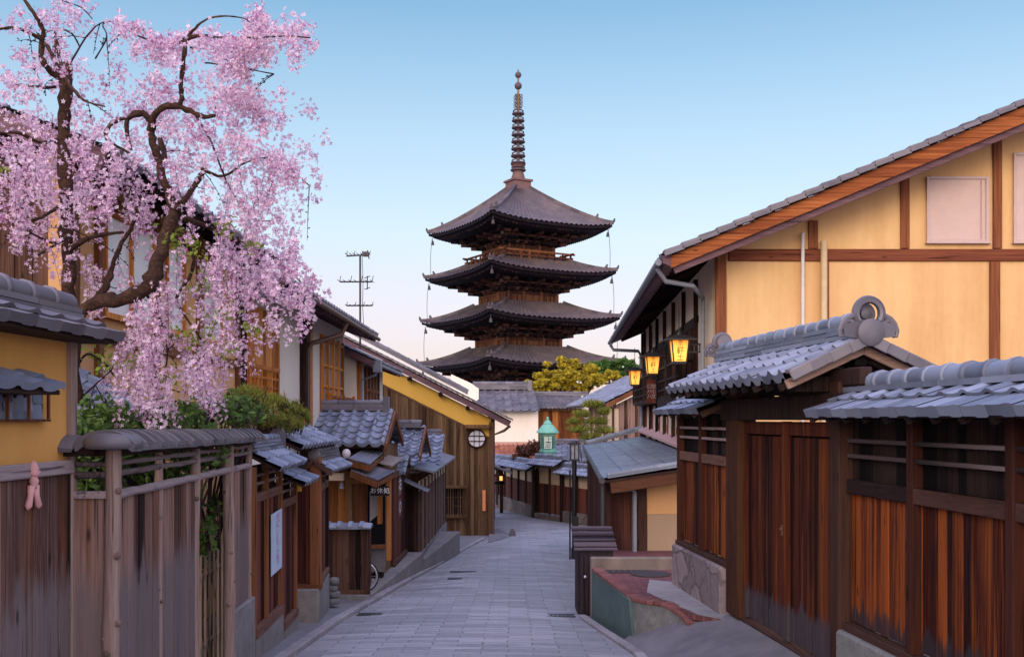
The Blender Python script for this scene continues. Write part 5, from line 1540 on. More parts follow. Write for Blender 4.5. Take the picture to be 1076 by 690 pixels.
# maroon wall with white characters, door and long board wall
t = thing('row_house', 'low maroon boarded row house with tin roofs stepping down the street', 'house', (-2.5, 25, -3.0))
mb = MB(); planks(mb, (-2.40, 20.0), (-2.36, 21.9), -2.85, -1.18, .16, .02); build('maroon_panel', mb, M_W_MAROON, t)
mb = MB(); mb.beam((-2.37, 20.0, -1.12), (-2.33, 21.9, -1.12), .05, .12); mb.beam((-2.37, 20, -2.9), (-2.33, 21.9, -2.9), .06, .10); build('panel_rails', mb, M_W_SILL, t)
w0 = MB(); w0.hexa([V(-2.375, 20.5, -2.15), V(-2.345, 21.4, -2.15), V(-2.35, 21.4, -2.15), V(-2.38, 20.5, -2.15), V(-2.375, 20.5, -1.3), V(-2.345, 21.4, -1.3), V(-2.35, 21.4, -1.3), V(-2.38, 20.5, -1.3)])
wb = build('name_board', w0, M_W_MAROON, t)
glyphs('writing', '神ゆ', .42, M_INK_W, wb, (-2.358, 20.95, -1.66), V(.033, 1, 0), (0, 0, 1), ext=.004)
mb = MB(); planks(mb, (-2.42, 22.35), (-2.10, 22.35), -2.96, -1.55, .10, .03); build('door', mb, M_W_DARK, t)
mb = MB(); mb.tube([P(424.5, 575, 22.2), P(424.5, 497, 22.2), P(426.5, 491, 22.2), P(432, 489, 22.2)], .035, 8); build('drain_pipe', mb, M_BLACK, t, smooth=60)
mb = MB(); planks(mb, (-2.10, 22.5), (-2.08, 30.8), -3.05, -1.62, .15, .03, zb2=-3.3, zt2=-1.62, batten=.04, out=(1, 0)); build('board_wall', mb, M_W_FENCE, t)
mb = MB(); mb.beam((-2.09, 22.45, -1.52), (-2.08, 30.8, -1.52), .03, .24); build('plaster_band', mb, M_CREAM, t)
mb = MB()
for i in range(9): mb.beam((-2.06, 22.5 + i * 1.02, -3.1), (-2.06, 22.5 + i * 1.02, -1.4), .05, .06, up=(0, 1, 0))
build('posts', mb, M_W_SILL, t)
mb = MB(); mb.beam((-2.08, 22.4, -3.12), (-2.06, 30.8, -3.30), .10, .22); build('foundation', mb, M_CONC, t)
def tin(name, q, th, par):
    q = [Vector(p) for p in q]; mb = MB(); k = 7
    for i in range(k):
        f0, f1 = i / k, (i + .985) / k; o = V(0, 0, random.uniform(0, .008))
        mb.prism([q[0] + (q[1] - q[0]) * f0 + o, q[0] + (q[1] - q[0]) * f1 + o, q[3] + (q[2] - q[3]) * f1 + o, q[3] + (q[2] - q[3]) * f0 + o], (0, 0, -th))
    return build(name, mb, M_SLATE, par, bevel=.004)
tin('tin_roof', [(-1.72, 22.2, -1.17), (-1.75, 31, -1.17), (-2.3, 31, -1.0), (-2.2, 22.2, -1.06)], .05, t)
tin('door_canopy', [(-1.85, 21.7, -1.58), (-1.85, 22.42, -1.58), (-2.4, 22.42, -1.32), (-2.4, 21.7, -1.32)], .03, t)
mb = MB(); tile_roof(mb, V(-2.86, 21.2, -.78), V(-2.02, 21.6, -.78), V(-2.86, 22.9, -.18), .25, .24, .045, .028, 7, .07)
tile_roof(mb, V(-2.02, 24.4, -.78), V(-2.86, 24.4, -.78), V(-2.02, 22.94, -.18), .25, .24, .045, .028, 5, .07)
rt = build('tile_roof', mb, M_TILE, t, smooth=40)
mb = MB(); ridge(mb, V(-2.86, 22.92, -.2), V(-2.1, 22.92, -.2), .2, 2, .05, .06, .3); build('ridge', mb, M_TILE_OLD, rt, smooth=40); mb = MB(); ridge(mb, V(-2.5, 26.5, -.45), V(-1.9, 26.5, -.45), .2, 2, .05, .06, .3); build('ridge', mb, M_TILE_OLD, rt, smooth=40)
mb = MB(); mb.beam((-1.99, 21.5, -.85), (-1.99, 22.9, -.24), .04, .12); build('bargeboard', mb, M_W_POST, rt); mb = MB(); mb.beam((-1.99, 24.3, -.85), (-1.99, 22.95, -.24), .04, .12); build('bargeboard', mb, M_W_POST, rt)
mb = MB(); tile_roof(mb, V(-2.75, 24.6, -1.15), V(-1.78, 24.6, -1.15), V(-2.75, 26.4, -.42), .25, .24, .04, .028, 6, .07)
build('far_tile_roof', mb, M_TILE, t, smooth=40)
mb = MB(); tile_roof(mb, V(-2.75, 20.6, -1.12), V(-2.2, 20.6, -1.12), V(-2.75, 21.3, -.8), .25, .24, .04, .028, 6, .07)
build('low_tile_roof', mb, M_TILE, t, smooth=40)
mb = MB(); mb.span(-3.2, -2.45, 20.95, 24, -2.97, -.8); mb.span(-3.2, -2.2, 24, 30, -3.3, -1.3); build('inner_wall', mb, M_W_BROWN, t)

# ================================================================== left: upper houses behind
t = thing('corner_house', 'tall dark-boarded house with ochre front and pale windows behind the cherry tree', 'house', (-6, 12, -2.6))
mb = MB(); planks(mb, (-9.5, 9.7), (-4.35, 9.7), -2.8, 2.7, .16, .04, .008); mb.prism([(-9.5, 9.75, -2.8), (-4.4, 9.75, -2.8), (-4.4, 9.75, 2.6), (-7.6, 9.75, 3.85), (-9.5, 9.75, 3.1)], (0, .1, 0))
build('gable_boards', mb, M_W_DKBROWN, t)
mb = MB(); mb.span(-4.5, -4.30, 9.66, 15.6, -2.8, 2.75); build('front_wall', mb, M_OCHRE_PALE, t)
mb = MB()
for y in (9.72, 10.3, 11.95, 13.6, 15.5): mb.span(-4.32, -4.24, y - .06, y + .06, -2.8, 2.6)
for z in (.85, 2.3): mb.span(-4.315, -4.25, 9.8, 15.4, z - .06, z + .06)
build('front_timber', mb, M_W_POST, t)
for y0, y1, z0, z1 in ((10.42, 11.84, 1.12, 2.15), (12.28, 12.92, 1.12, 2.12), (13.7, 14.6, 1.12, 2.12)):
    mb = MB(); mb.span(-4.30, -4.27, y0, y1, z0, z1); w = build('window', mb, M_PALE, t)
    mb = MB(); k = max(1, round((y1 - y0) / .7))
    for i in range(k + 1): y = y0 + (y1 - y0) * i / k; mb.span(-4.27, -4.235, y - .025, y + .025, z0, z1)
    mb.span(-4.27, -4.225, y0 - .05, y1 + .05, z0 - .06, z0); mb.span(-4.27, -4.225, y0 - .05, y1 + .05, z1, z1 + .06)
    build('frame', mb, M_W_ORANGE, w)
mb = MB(); tile_roof(mb, V(-3.65, 9.0, 2.45), V(-3.65, 15.75, 2.45), V(-7.6, 9.0, 4.0), .3, .28, .035, .025, 4, .07); tile_roof(mb, V(-11.6, 15.75, 2.45), V(-11.6, 9.0, 2.45), V(-7.62, 15.75, 4.0), .3, .28, .035, .025, 3, .07)
rt = build('tile_roof', mb, M_TILE_OLD, t, smooth=40)
mb = MB(); roof_deck(mb, V(-3.7, 9.05, 2.45), V(-3.7, 15.7, 2.45), V(-7.6, 9.05, 4.0), .06, .04); roof_deck(mb, V(-11.6, 15.7, 2.45), V(-11.6, 9.05, 2.45), V(-7.62, 15.7, 4.0), .06, .04); build('soffit', mb, M_W_DARK_Y, rt)
mb = MB(); mb.beam((-3.68, 9.0, 2.33), (-7.6, 9.0, 3.87), .05, .2); build('bargeboard', mb, M_W_PURPLE, rt)
mb = MB()
for i in range(16): mb.beam((-3.75, 9.2 + i * .42, 2.33), (-4.6, 9.2 + i * .42, 2.66), .06, .08)
build('rafters', mb, M_W_DARK_X, rt)
mb = MB(); tile_roof(mb, V(-3.35, 7.6, .02), V(-3.35, 9.6, .02), V(-4.28, 7.6, .50), .26, .23, .04, .028, 7, .07)
l = build('lean_to_roof', mb, M_TILE, t, smooth=40)
mb = MB(); mb.span(-4.3, -3.5, 7.7, 9.5, -.16, -.08); planks(mb, (-3.5, 7.7), (-3.5, 9.5), -2.6, -.16, .2, .03); planks(mb, (-4.4, 7.7), (-3.5, 7.7), -2.6, -.16, .2, .03); build('lean_to_boards', mb, M_W_DARK_Y, l)
mb = MB(); mb.span(-4.29, -4.20, 7.5, 9.6, .50, .66); build('lean_to_flashing', mb, M_W_PURPLE, l)

def front_house(name, label, X, Y0, Y1, zb, ze, zridge, over, depth):
    t = thing(name, label, 'house', (X - 2, (Y0 + Y1) / 2, zr(Y0)))
    mb = MB(); mb.span(X - .2, X, Y0, Y1, zb, ze + .35); mb.span(X - depth * 2, X - .2, Y0, Y0 + .2, zb, ze + .3); mb.span(X - depth * 2, X - .2, Y1 - .2, Y1, zb, ze + .3)
    mb.prism([(X - .2, Y0 + .02, ze + .3), (X - depth, Y0 + .02, zridge - .15), (X - depth * 2, Y0 + .02, ze + .3)], (0, .15, 0))
    build('plaster_wall', mb, M_WHITE, t)
    A, B, D = V(X + over, Y0 - .4, ze), V(X + over, Y1 + .4, ze), V(X - depth, Y0 - .4, zridge)
    mb = MB(); tile_roof(mb, A, B, D, .29, .27, .038, .026, 5, .07); tile_roof(mb, V(X - 2 * depth - over, Y1 + .4, ze), V(X - 2 * depth - over, Y0 - .4, ze), V(X - depth - .02, Y1 + .4, zridge), .3, .28, .038, .026, 3, .07)
    rt = build('tile_roof', mb, M_TILE_OLD, t, smooth=40)
    mb = MB(); roof_deck(mb, A + V(-.05, .05, 0), B + V(-.05, -.05, 0), D + V(0, .05, 0), .06, .045); roof_deck(mb, V(X - 2 * depth - over, Y1 + .35, ze), V(X - 2 * depth - over, Y0 - .35, ze), V(X - depth, Y1 + .35, zridge), .06, .045); build('soffit', mb, M_W_DARK_Y, rt)
    mb = MB(); s = (zridge - ze) / (depth + over); n = int((Y1 - Y0 + .6) / .4)
    for i in range(n):
        y = Y0 - .25 + i * .4; mb.beam((X + over - .08, y, ze - .14), (X - .1, y, ze - .14 + s * over), .055, .08)
    build('rafters', mb, M_W_PURPLE, rt)
    for y in (Y0 - .4, Y1 + .4):
        mb = MB(); mb.beam((X + over - .03, y, ze - .10), (X - depth, y, zridge - .10), .05, .16)
        build('bargeboard', mb, M_W_PURPLE, rt)
    return t, rt
t, rt = front_house('white_house', 'white plastered house with orange shutter, lattice window and balcony rail', -4.3, 15.75, 25.3, -3.6, 2.16, 3.9, .82, 4.0)
def lx(y0, y1, z0, z1, m, name, par, X=-4.3, d=.04, out=.0, bevel=0):
    mb = MB(); mb.span(X + out + .002, X + out + d, y0, y1, z0, z1); return build(name, mb, m, par, bevel=bevel)
mb = MB(); planks(mb, (-4.27, 15.75), (-4.27, 16.02), -3, 1.9, .14, .03, out=(1, 0)); mb.span(-4.4, -4.28, 15.6, 15.75, -3, 2.0); build('edge_boards', mb, M_W_DARK, t)
mb = MB(); planks(mb, (-4.25, 16.1), (-4.25, 17.95), .86, 1.86, .2, .03, .004, .002, out=(1, 0)); s = build('shutter', mb, M_W_ORANGE, t)
mb = MB()
for i in range(9): mb.span(-4.24, -4.20, 16.08 + i * .23 - .02, 16.08 + i * .23 + .02, .36, .85)
for z in (.38, .54, .70, .84): mb.span(-4.245, -4.205, 16.06, 17.97, z - .02, z + .02)
mb.span(-4.25, -4.19, 16.0, 18.0, .84, .90)
build('lattice_rail', mb, M_W_ORANGE, s)
lx(16.06, 17.95, .34, .86, M_W_BROWN, 'shutter_base', s, d=.03)
for y in (16.03, 18.0): lx(y - .05, y + .05, -1, 2.0, M_W_ORANGE, 'shutter_post', t, d=.09)
lx(20.15, 20.55, -3, 2.1, M_W_DARK, 'dark_post', t, d=.14)
lx(20.58, 21.0, -3, 2.1, M_W_ORANGE, 'orange_post', t, d=.10)
w = lx(22.35, 25.0, .25, 1.78, M_GLASS, 'window', t, d=.02)
mb = MB()
for i, y in enumerate((22.3, 22.95, 23.65, 24.35, 25.0)): mb.span(-4.28, -4.22, y - .04, y + .04, .1, 1.9)
for z in (.75, 1.22, 1.80): mb.span(-4.275, -4.235, 22.3, 25, z - .03, z + .03)
build('frame', mb, M_W_ORANGE, w)
mb = MB()
for i in range(14): y = 22.3 + i * .25; mb.span(-4.08, -4.05, y - .02, y + .02, -.15, .48)
for z in (-.16, .12, .50): mb.span(-4.09, -4.04, 22.25, 25.6, z - .03, z + .03)
for y in (22.28, 24.0, 25.55): mb.span(-4.10, -4.03, y - .04, y + .04, -.3, .58)
mb.span(-4.29, -4.05, 22.25, 25.6, -.34, -.26); build('balcony_rail', mb, M_W_ORANGE, t)
mb = MB(); e = V(-3.44, 0, 2.02)
mb.tube([V(-3.42, 15.5, 2.06), V(-3.42, 25.6, 2.04)], .05, 8); mb.tube([V(-3.45, 20.8, 2.0), V(-3.55, 20.75, 1.75), V(-4.1, 20.4, 1.55), V(-4.17, 20.35, 1.4), V(-4.17, 20.35, -2)], .05, 8); build('gutter', mb, M_PIPE_BROWN, rt, smooth=50)

t, rt = front_house('gabled_house', 'smaller white house with slate-blue roof and lit lattice window, beyond the balcony', -4.05, 25.9, 31.2, -3.8, 1.50, 3.3, .55, 3.4)
w = lx(27.3, 29.8, .35, 1.35, M_GLASS, 'window', t, X=-4.05, d=.02)
mb = MB()
for y in (27.25, 27.9, 28.55, 29.2, 29.85): mb.span(-4.03, -3.97, y - .04, y + .04, .2, 1.45)
for z in (.34, .8, 1.38): mb.span(-4.025, -3.985, 27.25, 29.85, z - .035, z + .035)
build('frame', mb, M_W_REDPOST, w)
lx(26.9, 30.4, -.2, .32, M_W_BROWN, 'window_boards', t, X=-4.05, d=.10)
lx(26.0, 26.35, -3, 1.5, M_W_ORANGE, 'orange_post', t, X=-4.05, d=.08)
mb = MB(); mb.tube([V(-3.46, 25.6, 1.40), V(-3.46, 31.5, 1.38)], .05, 8); mb.tube([V(-3.48, 26.2, 1.36), V(-3.6, 26.2, 1.15), V(-3.95, 26.1, 1.02), V(-3.95, 26.1, -1.5)], .04, 8); mb.span(-3.56, -3.36, 25.5, 25.75, 1.2, 1.5); build('gutter', mb, M_PIPE, rt, smooth=50)

# aerial
t = thing('tv_aerial', 'thin television aerial mast with three cross arms on the white house roof', 'aerial', P(378.5, 360, 27))
mb = MB(); mb.tube([P(378.5, 372, 27), P(378.5, 268, 27)], .028, 7); build('mast', mb, M_IRON, t)
for y, x0, x1, k in ((267.5, 364, 388, 0), (296, 357, 391, 1), (321, 364, 391, 0)):
    mb = MB(); mb.tube([P(x0, y + (1.5 if k == 0 and y < 270 else 0), 27), P(x1, y, 27)], .022, 6)
    for i in range(7):
        x = x0 + (x1 - x0) * i / 6; h = .10 if k == 0 else .16
        mb.tube([P(x, y, 27) + V(0, -h * 2.2, 0), P(x, y, 27) + V(0, h * 2.2, .03)], .010, 5)
        if i % 2 == 0: mb.tube([P(x, y, 27), P(x, y, 27) + V(.03, 0, h)], .010, 5)
    if y < 270: mb.box(P(384.5, 267, 27), (.16, .14, .12)); mb.tube([P(386, 263, 27), P(388, 272, 27)], .016, 5)
    if k == 1: mb.tube([P(386, 290, 27), P(386, 304, 27)], .016, 6); mb.tube([P(383, 304, 27), P(389, 302, 27)], .012, 5); mb.tube([P(383, 292, 27), P(389, 290, 27)], .012, 5)
    build('antenna', mb, M_IRON, t)
mb = MB()
mb.tube([P(380.5, 268, 27), P(381.5, 295, 27.02), P(381, 320, 27), P(382.5, 350, 27)], .008, 4)
build('cable', mb, M_IRON, t)

# brown gable house with the yellow band
YD = 35.0
t = thing('gable_house', 'brown boarded gable house with yellow plaster band and round lattice window', 'house', (-3, 39, zr(36)))
def dx(p): return PX(p, YD)
def dz(p): return PZ(p, YD)
def rake(x): return dz(441) - (x - dx(537)) * .5       # roof top line
x1 = dx(516); xl = -7.5
mb = MB(); planks(mb, (xl, YD), (x1, YD), -4.6, 0, .12, .05, .006, .006, out=(0, -1))
top = lambda x: rake(x) - 1.02 + .0
nv = []
for v in mb.v:
    nv.append((v[0], v[1], v[2] if v[2] < -1 else top(v[0])))
mb.v = nv
mb.prism([(xl, YD + .03, -4.6), (x1 - .02, YD + .03, -4.6), (x1 - .02, YD + .03, top(x1)), (xl, YD + .03, top(xl))], (0, .1, 0))
mb.span(x1 - .12, x1 - .02, YD + .14, 44, -4.6, .1)
build('board_wall', mb, M_W_BROWN, t)
mb = MB(); mb.prism([(xl, YD, top(xl)), (x1, YD, top(x1)), (x1, YD, rake(x1) - .3), (xl, YD, rake(xl) - .3)], (0, .1, 0)); build('yellow_band', mb, M_YELLOW, t)
mb = MB(); mb.beam((xl, YD - .03, top(xl)), (x1, YD - .03, top(x1)), .06, .06); mb.span(x1 - .07, x1 + .09, YD - .08, YD + .08, -4.6, top(x1) + .6); build('trim', mb, M_W_BROWN, t)
A0, A1, D0 = V(dx(538), YD - .5, rake(dx(538))), V(dx(538), 44.5, rake(dx(538))), V(-7.5, YD - .5, rake(-7.5))
mb = MB(); tile_roof(mb, A0, A1, D0, .3, .28, .036, .026, 4, .08); rt = build('tile_roof', mb, M_TILE_OLD, t, smooth=40)
mb = MB(); roof_deck(mb, A0 + V(-.06, .06, 0), A1, D0 + V(0, .06, 0), .08, .05); build('soffit', mb, M_W_DARK_Y, rt)
mb = MB(); mb.beam(A0 + V(-.08, -.02, -.14), D0 + V(0, -.02, -.14), .06, .18); build('bargeboard', mb, M_W_PURPLE, rt)
mb = MB(); n = 40
for i in range(n):
    p = A0 + (D0 - A0) * (i / n) + V(0, -.02, .04); q = A0 + (D0 - A0) * ((i + 1.1) / n) + V(0, -.02, .01)
    mb.beam(p, q, .24, .06)
build('verge_tiles', mb, M_TILE_OLD, rt)
mb = MB(); nt_ = D0 + (A0 - D0) * .62
ridge(mb, V(-7.5, YD - .5, rake(-7.5) + .25), V(dx(492), YD - .5, rake(dx(492)) + .12), .3, 1, .08, .09, .4); build('descending_ridge', mb, M_TILE_OLD, rt, smooth=40)
for f in (.12, .26, .42, .58, .74):
    x = x1 + (xl - x1) * f; mb = MB(); mb.beam((x, YD - .42, rake(x) - .34), (x, YD + .05, rake(x) - .34), .12, .14); build('purlin_end', mb, M_W_DARK_Y, t)
mb = MB(); mb.tube([V(dx(536), YD - .45, dz(447)), V(dx(530), YD - .4, dz(452)), V(dx(518), YD - .2, dz(457)), V(dx(518), YD - .12, -4.3)], .05, 8); build('downpipe', mb, M_PIPE_BROWN, rt, smooth=50)
cw = V(dx(501), YD - .09, dz(460.5))
mb = MB(); mb.lathe(cw + V(0, .06, 0), [(.30, 0), (.30, .05)], 28, (0, -1, 0)); w = build('round_window', mb, M_PALE, t)
mb = MB(); mb.torus(cw, .31, .03, (0, 1, 0), 32, 6)
for o in (-.09, .09): mb.beam(cw + V(o, -.01, -.29), cw + V(o, -.01, .29), .02, .03); mb.beam(cw + V(-.29, -.012, o), cw + V(.29, -.012, o), .02, .03)
build('lattice', mb, M_W_DARK, w)
mb = MB(); mb.span(dx(489), dx(515), YD - .35, YD - .06, dz(449.5), dz(446)); build('window_hood', mb, M_W_BROWN, t)
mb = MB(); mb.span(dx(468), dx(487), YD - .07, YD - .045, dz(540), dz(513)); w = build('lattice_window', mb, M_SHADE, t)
mb = MB()
for i in range(8): x = dx(468.5) + (dx(486.5) - dx(468.5)) * i / 7; mb.beam((x, YD - .085, dz(540)), (x, YD - .085, dz(513)), .025, .03)
for i in range(4): z = dz(540) + (dz(513) - dz(540)) * i / 3; mb.beam((dx(468), YD - .09, z), (dx(487), YD - .09, z), .02, .03)
mb.span(dx(466), dx(490), YD - .3, YD - .06, dz(512), dz(509.5)); mb.span(dx(466), dx(489), YD - .16, YD - .06, dz(543.5), dz(540)); build('lattice', mb, M_W_BROWN, w)
mb = MB(); mb.span(dx(507), dx(510.3), YD - .12, YD - .07, dz(536), dz(514.5)); build('vertical_sign', mb, M_SIGN_O, label='narrow plain orange vertical sign on the brown gable house', cat='sign')
g = gpt(538.5, 564)
mb = MB(); mb.lathe(g + V(0, 0, -.02), [(.14, 0), (.13, .05), (.10, .18), (.06, .28), (.02, .32)], 12); build('stone_marker', mb, stone('dark_stone', (.05, .045, .045), (.14, .12, .12), 9), smooth=60, label='small dark cone-shaped stone standing at the street corner', cat='stone marker')
mb = MB(); mb.prism([gpt(513, 571) + V(0, 0, .05), gpt(540, 564) + V(0, 0, .05), gpt(522, 556) + V(0, 0, .06), gpt(514, 560) + V(0, 0, .05)], (0, 0, -.08)); build('corner_pavement', mb, M_APRON, kind='structure')
# timber side porch past the gable
t = thing('side_porch', 'small timber porch with lit lamp just beyond the brown gable house', 'porch', V(PX(523, 46), 46, -4.4))
mb = MB()
for x in (518, 527): mb.span(PX(x, 46) - .08, PX(x, 46) + .08, 45.9, 46.1, -4.5, PZ(489, 46))
for y in (492, 499, 507): mb.span(PX(515, 46), PX(530, 46), 45.9, 45.98, PZ(y, 46) - .06, PZ(y, 46) + .06)
build('frame', mb, M_W_DARK_X, t)
mb = MB(); mb.prism([P(513, 488, 46), P(538, 498, 45.2), P(538, 496.5, 45.2), P(513, 485.5, 46)], (0, 1.2, 0)); build('roof', mb, M_TILE_OLD, t)
mb = MB(); mb.span(PX(525, 45.8), PX(528, 45.8), 45.7, 45.8, PZ(504.5, 45.8), PZ(500, 45.8)); build('lamp', mb, emitter('porch_glow', (1, .55, .12), 1.0), t)
# ================================================================== wall round the bend
ZE, ZC, ZP = -2.22, -2.78, -3.77
def bend_section(label, p0, p1, gate=False, dz_=0.0):
    a = Vector((*p0, 0)); b = Vector((*p1, 0)); d = (b - a).normalized(); nm = Vector((d.y, -d.x, 0))
    if nm.y > 0: nm = -nm
    def q(f, off, z): v = a + (b - a) * f + nm * off; return Vector((v.x, v.y, z))
    t = thing('plaster_wall', label, 'wall', q(.5, 0, zr(p0[1])))
    set_ = -.10 if gate else 0
    L = (b - a).length
    mb = MB(); pa, pb = q(0, set_ + .03, 0), q(1, set_ + .03, 0); planks(mb, (pa.x, pa.y), (pb.x, pb.y), ZP - (.25 if gate else 0), ZC, .16, .03, .006, .005, out=nm); build('board_skirt', mb, M_W_MAROON if not gate else M_W_POST_D, t)
    mb = MB(); mb.hexa([q(0, set_, ZC), q(1, set_, ZC), q(1, set_ - .15, ZC), q(0, set_ - .15, ZC), q(0, set_, ZE + .15), q(1, set_, ZE + .15), q(1, set_ - .15, ZE + .15), q(0, set_ - .15, ZE + .15)]); build('plaster_band', mb, M_CREAM, t)
    mb = MB(); n = max(1, round(L / 1.3)); mb.beam(q(0, set_ - .12, -4.3), q(0, set_ - .12, ZE), .2, .5, up=tuple(nm)); mb.beam(q(1, set_ - .12, -4.3), q(1, set_ - .12, ZE), .2, .5, up=tuple(nm))
    for i in range(n + 1): mb.beam(q(i / n, set_ + .06, -4.1), q(i / n, set_ + .06, ZE + .1), .09, .07, up=tuple(nm))
    build('posts', mb, M_W_DARK, t)
    mb = MB(); zb = -4.95; mb.hexa([q(0, .10, zb), q(1, .10, zb), q(1, -.3, zb), q(0, -.3, zb), q(0, .10, ZP - .01 - (.3 if gate else 0)), q(1, .10, ZP - .01 - (.3 if gate else 0)), q(1, -.3, ZP - .01 - (.3 if gate else 0)), q(0, -.3, ZP - .01 - (.3 if gate else 0))]); build('stone_base', mb, M_RUBBLE2, t)
    mb = MB(); ov = .12 / L
    tile_roof(mb, q(-ov, .42, ZE + dz_), q(1 + ov, .42, ZE + dz_), q(-ov, -.05, ZE + .27 + dz_), .27, .24, .03, .024, 6, .06); tile_roof(mb, q(1 + ov, -.6, ZE + dz_), q(-ov, -.6, ZE + dz_), q(1 + ov, -.1, ZE + .27 + dz_), .27, .24, .03, .024, 4, .06)
    rt = build('tile_roof', mb, M_TILE, t, smooth=40)
    mb = MB(); ridge(mb, q(-ov, -.07, ZE + .26 + dz_), q(1 + ov, -.07, ZE + .26 + dz_), .22, 2, .04, .08, .3); build('ridge', mb, M_TILE, rt, smooth=40)
    mb = MB(); roof_deck(mb, q(0, .40, ZE + dz_), q(1, .40, ZE + dz_), q(0, -.05, ZE + .27 + dz_), .05, .04); build('eaves_boards', mb, M_W_DARK_X, rt)
M_W_POST_D = wood('redbrown_boards', (.03, .010, .007), (.10, .032, .018), (.20, .07, .034), 'z', .7)
M_RUBBLE2 = rubble_stone('old_base_stone', (.11, .085, .075), (.26, .205, .175), (.09, .07, .06), 1.6)
bend_section('cream and maroon wall with tiled top, nearest part, behind the lamp post', (4.3, 36.8), (2.13, 41.2))
bend_section('recessed gateway part of the cream and maroon wall, below the green lantern', (2.08, 41.3), (1.05, 43.4), True, .28)
bend_section('curved far part of the cream and maroon wall, leading left behind the brown gable house', (1.0, 43.5), (-.62, 50))
bend_section('last hidden stretch of the cream and maroon wall past the street corner', (-.66, 50.15), (-5, 61))

# big verdigris lantern
gl = P(575.5, 478, 44.2)
t = thing('copper_lantern', 'large green copper lantern with bell-shaped roof and dark writing', 'lantern', (gl.x, gl.y, -4.3))
k = 44.2 / F
mb = MB(); mb.tube([(gl.x, gl.y, -4.3), (gl.x, gl.y, gl.z + .05)], .09, 10); build('post', mb, M_COPPER_D, t)
mb = MB(); mb.lathe((gl.x, gl.y, gl.z), [(3 * k, 0), (7.5 * k, 1 * k), (8.5 * k, 3 * k), (9 * k, 3.5 * k), (9 * k, 5.5 * k), (8 * k, 6 * k)], 6); build('base', mb, M_COPPER, t)
mb = MB(); mb.lathe((gl.x, gl.y, gl.z + 6 * k), [(7.6 * k, 0), (8.2 * k, 14.5 * k)], 6); bd = build('body', mb, M_COPPER, t)
mb = MB(); mb.lathe((gl.x, gl.y, gl.z + 21 * k), [(9.0 * k, 0), (8.6 * k, 2 * k), (12 * k, 2.4 * k), (11.6 * k, 4 * k), (8.5 * k, 7 * k), (6.3 * k, 10 * k), (4.6 * k, 11.5 * k), (4.8 * k, 12 * k), (4.2 * k, 13.2 * k), (2.6 * k, 15 * k), (1.2 * k, 16 * k), (1.5 * k, 17.5 * k), (.3 * k, 19.5 * k)], 18); build('roof', mb, M_COPPER, t, smooth=35)
mb = MB(); mb.span(gl.x - 3.9 * k, gl.x + 3.9 * k, gl.y - 8.2 * k, gl.y - 7.4 * k, gl.z + 7 * k, gl.z + 19.5 * k); pn = build('panel', mb, plain('pale_green_paper', (.52, .60, .50), .7), bd)
for s in (-1, 1):
    mb = MB(); mb.beam((gl.x + s * 6.2 * k, gl.y - 5.2 * k, gl.z + 8 * k), (gl.x + s * 6.2 * k, gl.y - 5.2 * k, gl.z + 19 * k), 3.2 * k, .03, up=(s, -1, 0)); build('side_panel', mb, M_COPPER_D, bd)
glyphs('writing', '上', 6.5 * k, M_INK, pn, (gl.x + .6 * k, gl.y - 8.25 * k, gl.z + 16 * k), (1, 0, 0), (0, 0, 1), .004)
glyphs('writing', '沼', 6.5 * k, M_INK, pn, (gl.x - .1 * k, gl.y - 8.25 * k, gl.z + 10.5 * k), (1, 0, 0), (0, 0, 1), .004)

# ================================================================== houses beyond the bend
def far_roof(mb, A, B, D, tw=.3, th=.3, amp=.06): tile_roof(mb, A, B, D, tw, th, amp, .03, 4, .09)
Yj = 70
t = thing('white_storehouse', 'white plastered storehouse with grey tiled roof below the pagoda', 'house', (P(540, 470, Yj).x, Yj + 3, zr(72)))
mb = MB(); mb.span(PX(486, Yj), PX(565.5, Yj), Yj, Yj + 6, -6.5, PZ(431, Yj)); mb.prism([P(474, 440, Yj + 1), P(503, 440, Yj + 1), P(503, 408, Yj + 1), P(494, 402, Yj + 1), P(474, 393, Yj + 1)], (0, .3, 0)); build('plaster_wall', mb, M_WHITE, t)
mb = MB(); mb.span(PX(486, Yj), PX(565.5, Yj), Yj - .05, Yj - .003, -6.5, PZ(464, Yj)); build('wainscot', mb, plain('pink_wall', (.5, .26, .2), .9), t)
mb = MB(); far_roof(mb, P(497, 431, Yj - .9), P(567, 431, Yj - .9), P(497, 431, Yj - .9) + (P(495, 409, Yj + 3.5) - P(497, 431, Yj - .9)), .55, .4, .11); rt = build('tile_roof', mb, M_TILE_OLD, t, smooth=40)
mb = MB(); a = P(497, 409, Yj + 3.4); b = P(556, 409, Yj + 3.4); ridge(mb, a, b, .5, 3, .13, .15, .6); mb.span(b.x - .1, b.x + .2, b.y - .3, b.y + .3, b.z - .1, b.z + .65); build('ridge', mb, M_TILE_OLD, rt, smooth=40)
Yk = 72
t = thing('brown_house', 'long brown boarded house with low grey roof beside the white storehouse', 'house', (P(586, 470, Yk).x, Yk + 3, zr(74)))
mb = MB(); planks(mb, (PX(564, Yk), Yk), (PX(612, Yk), Yk), -6.5, PZ(427, Yk), .22, .06, .01, .01); mb.span(PX(564, Yk), PX(612, Yk), Yk + .05, Yk + 5, -6.5, PZ(427, Yk)); build('board_wall', mb, M_W_SHOP, t)
mb = MB(); mb.span(PX(566, Yk), PX(608, Yk), Yk - .3, Yk - .02, PZ(431.5, Yk), PZ(427.5, Yk)); build('beam', mb, M_W_BROWN, t)
mb = MB(); far_roof(mb, P(562, 428, Yk - .8), P(614, 428, Yk - .8), P(562, 415.5, Yk + 4)); rt = build('tile_roof', mb, M_TILE_OLD, t, smooth=40)
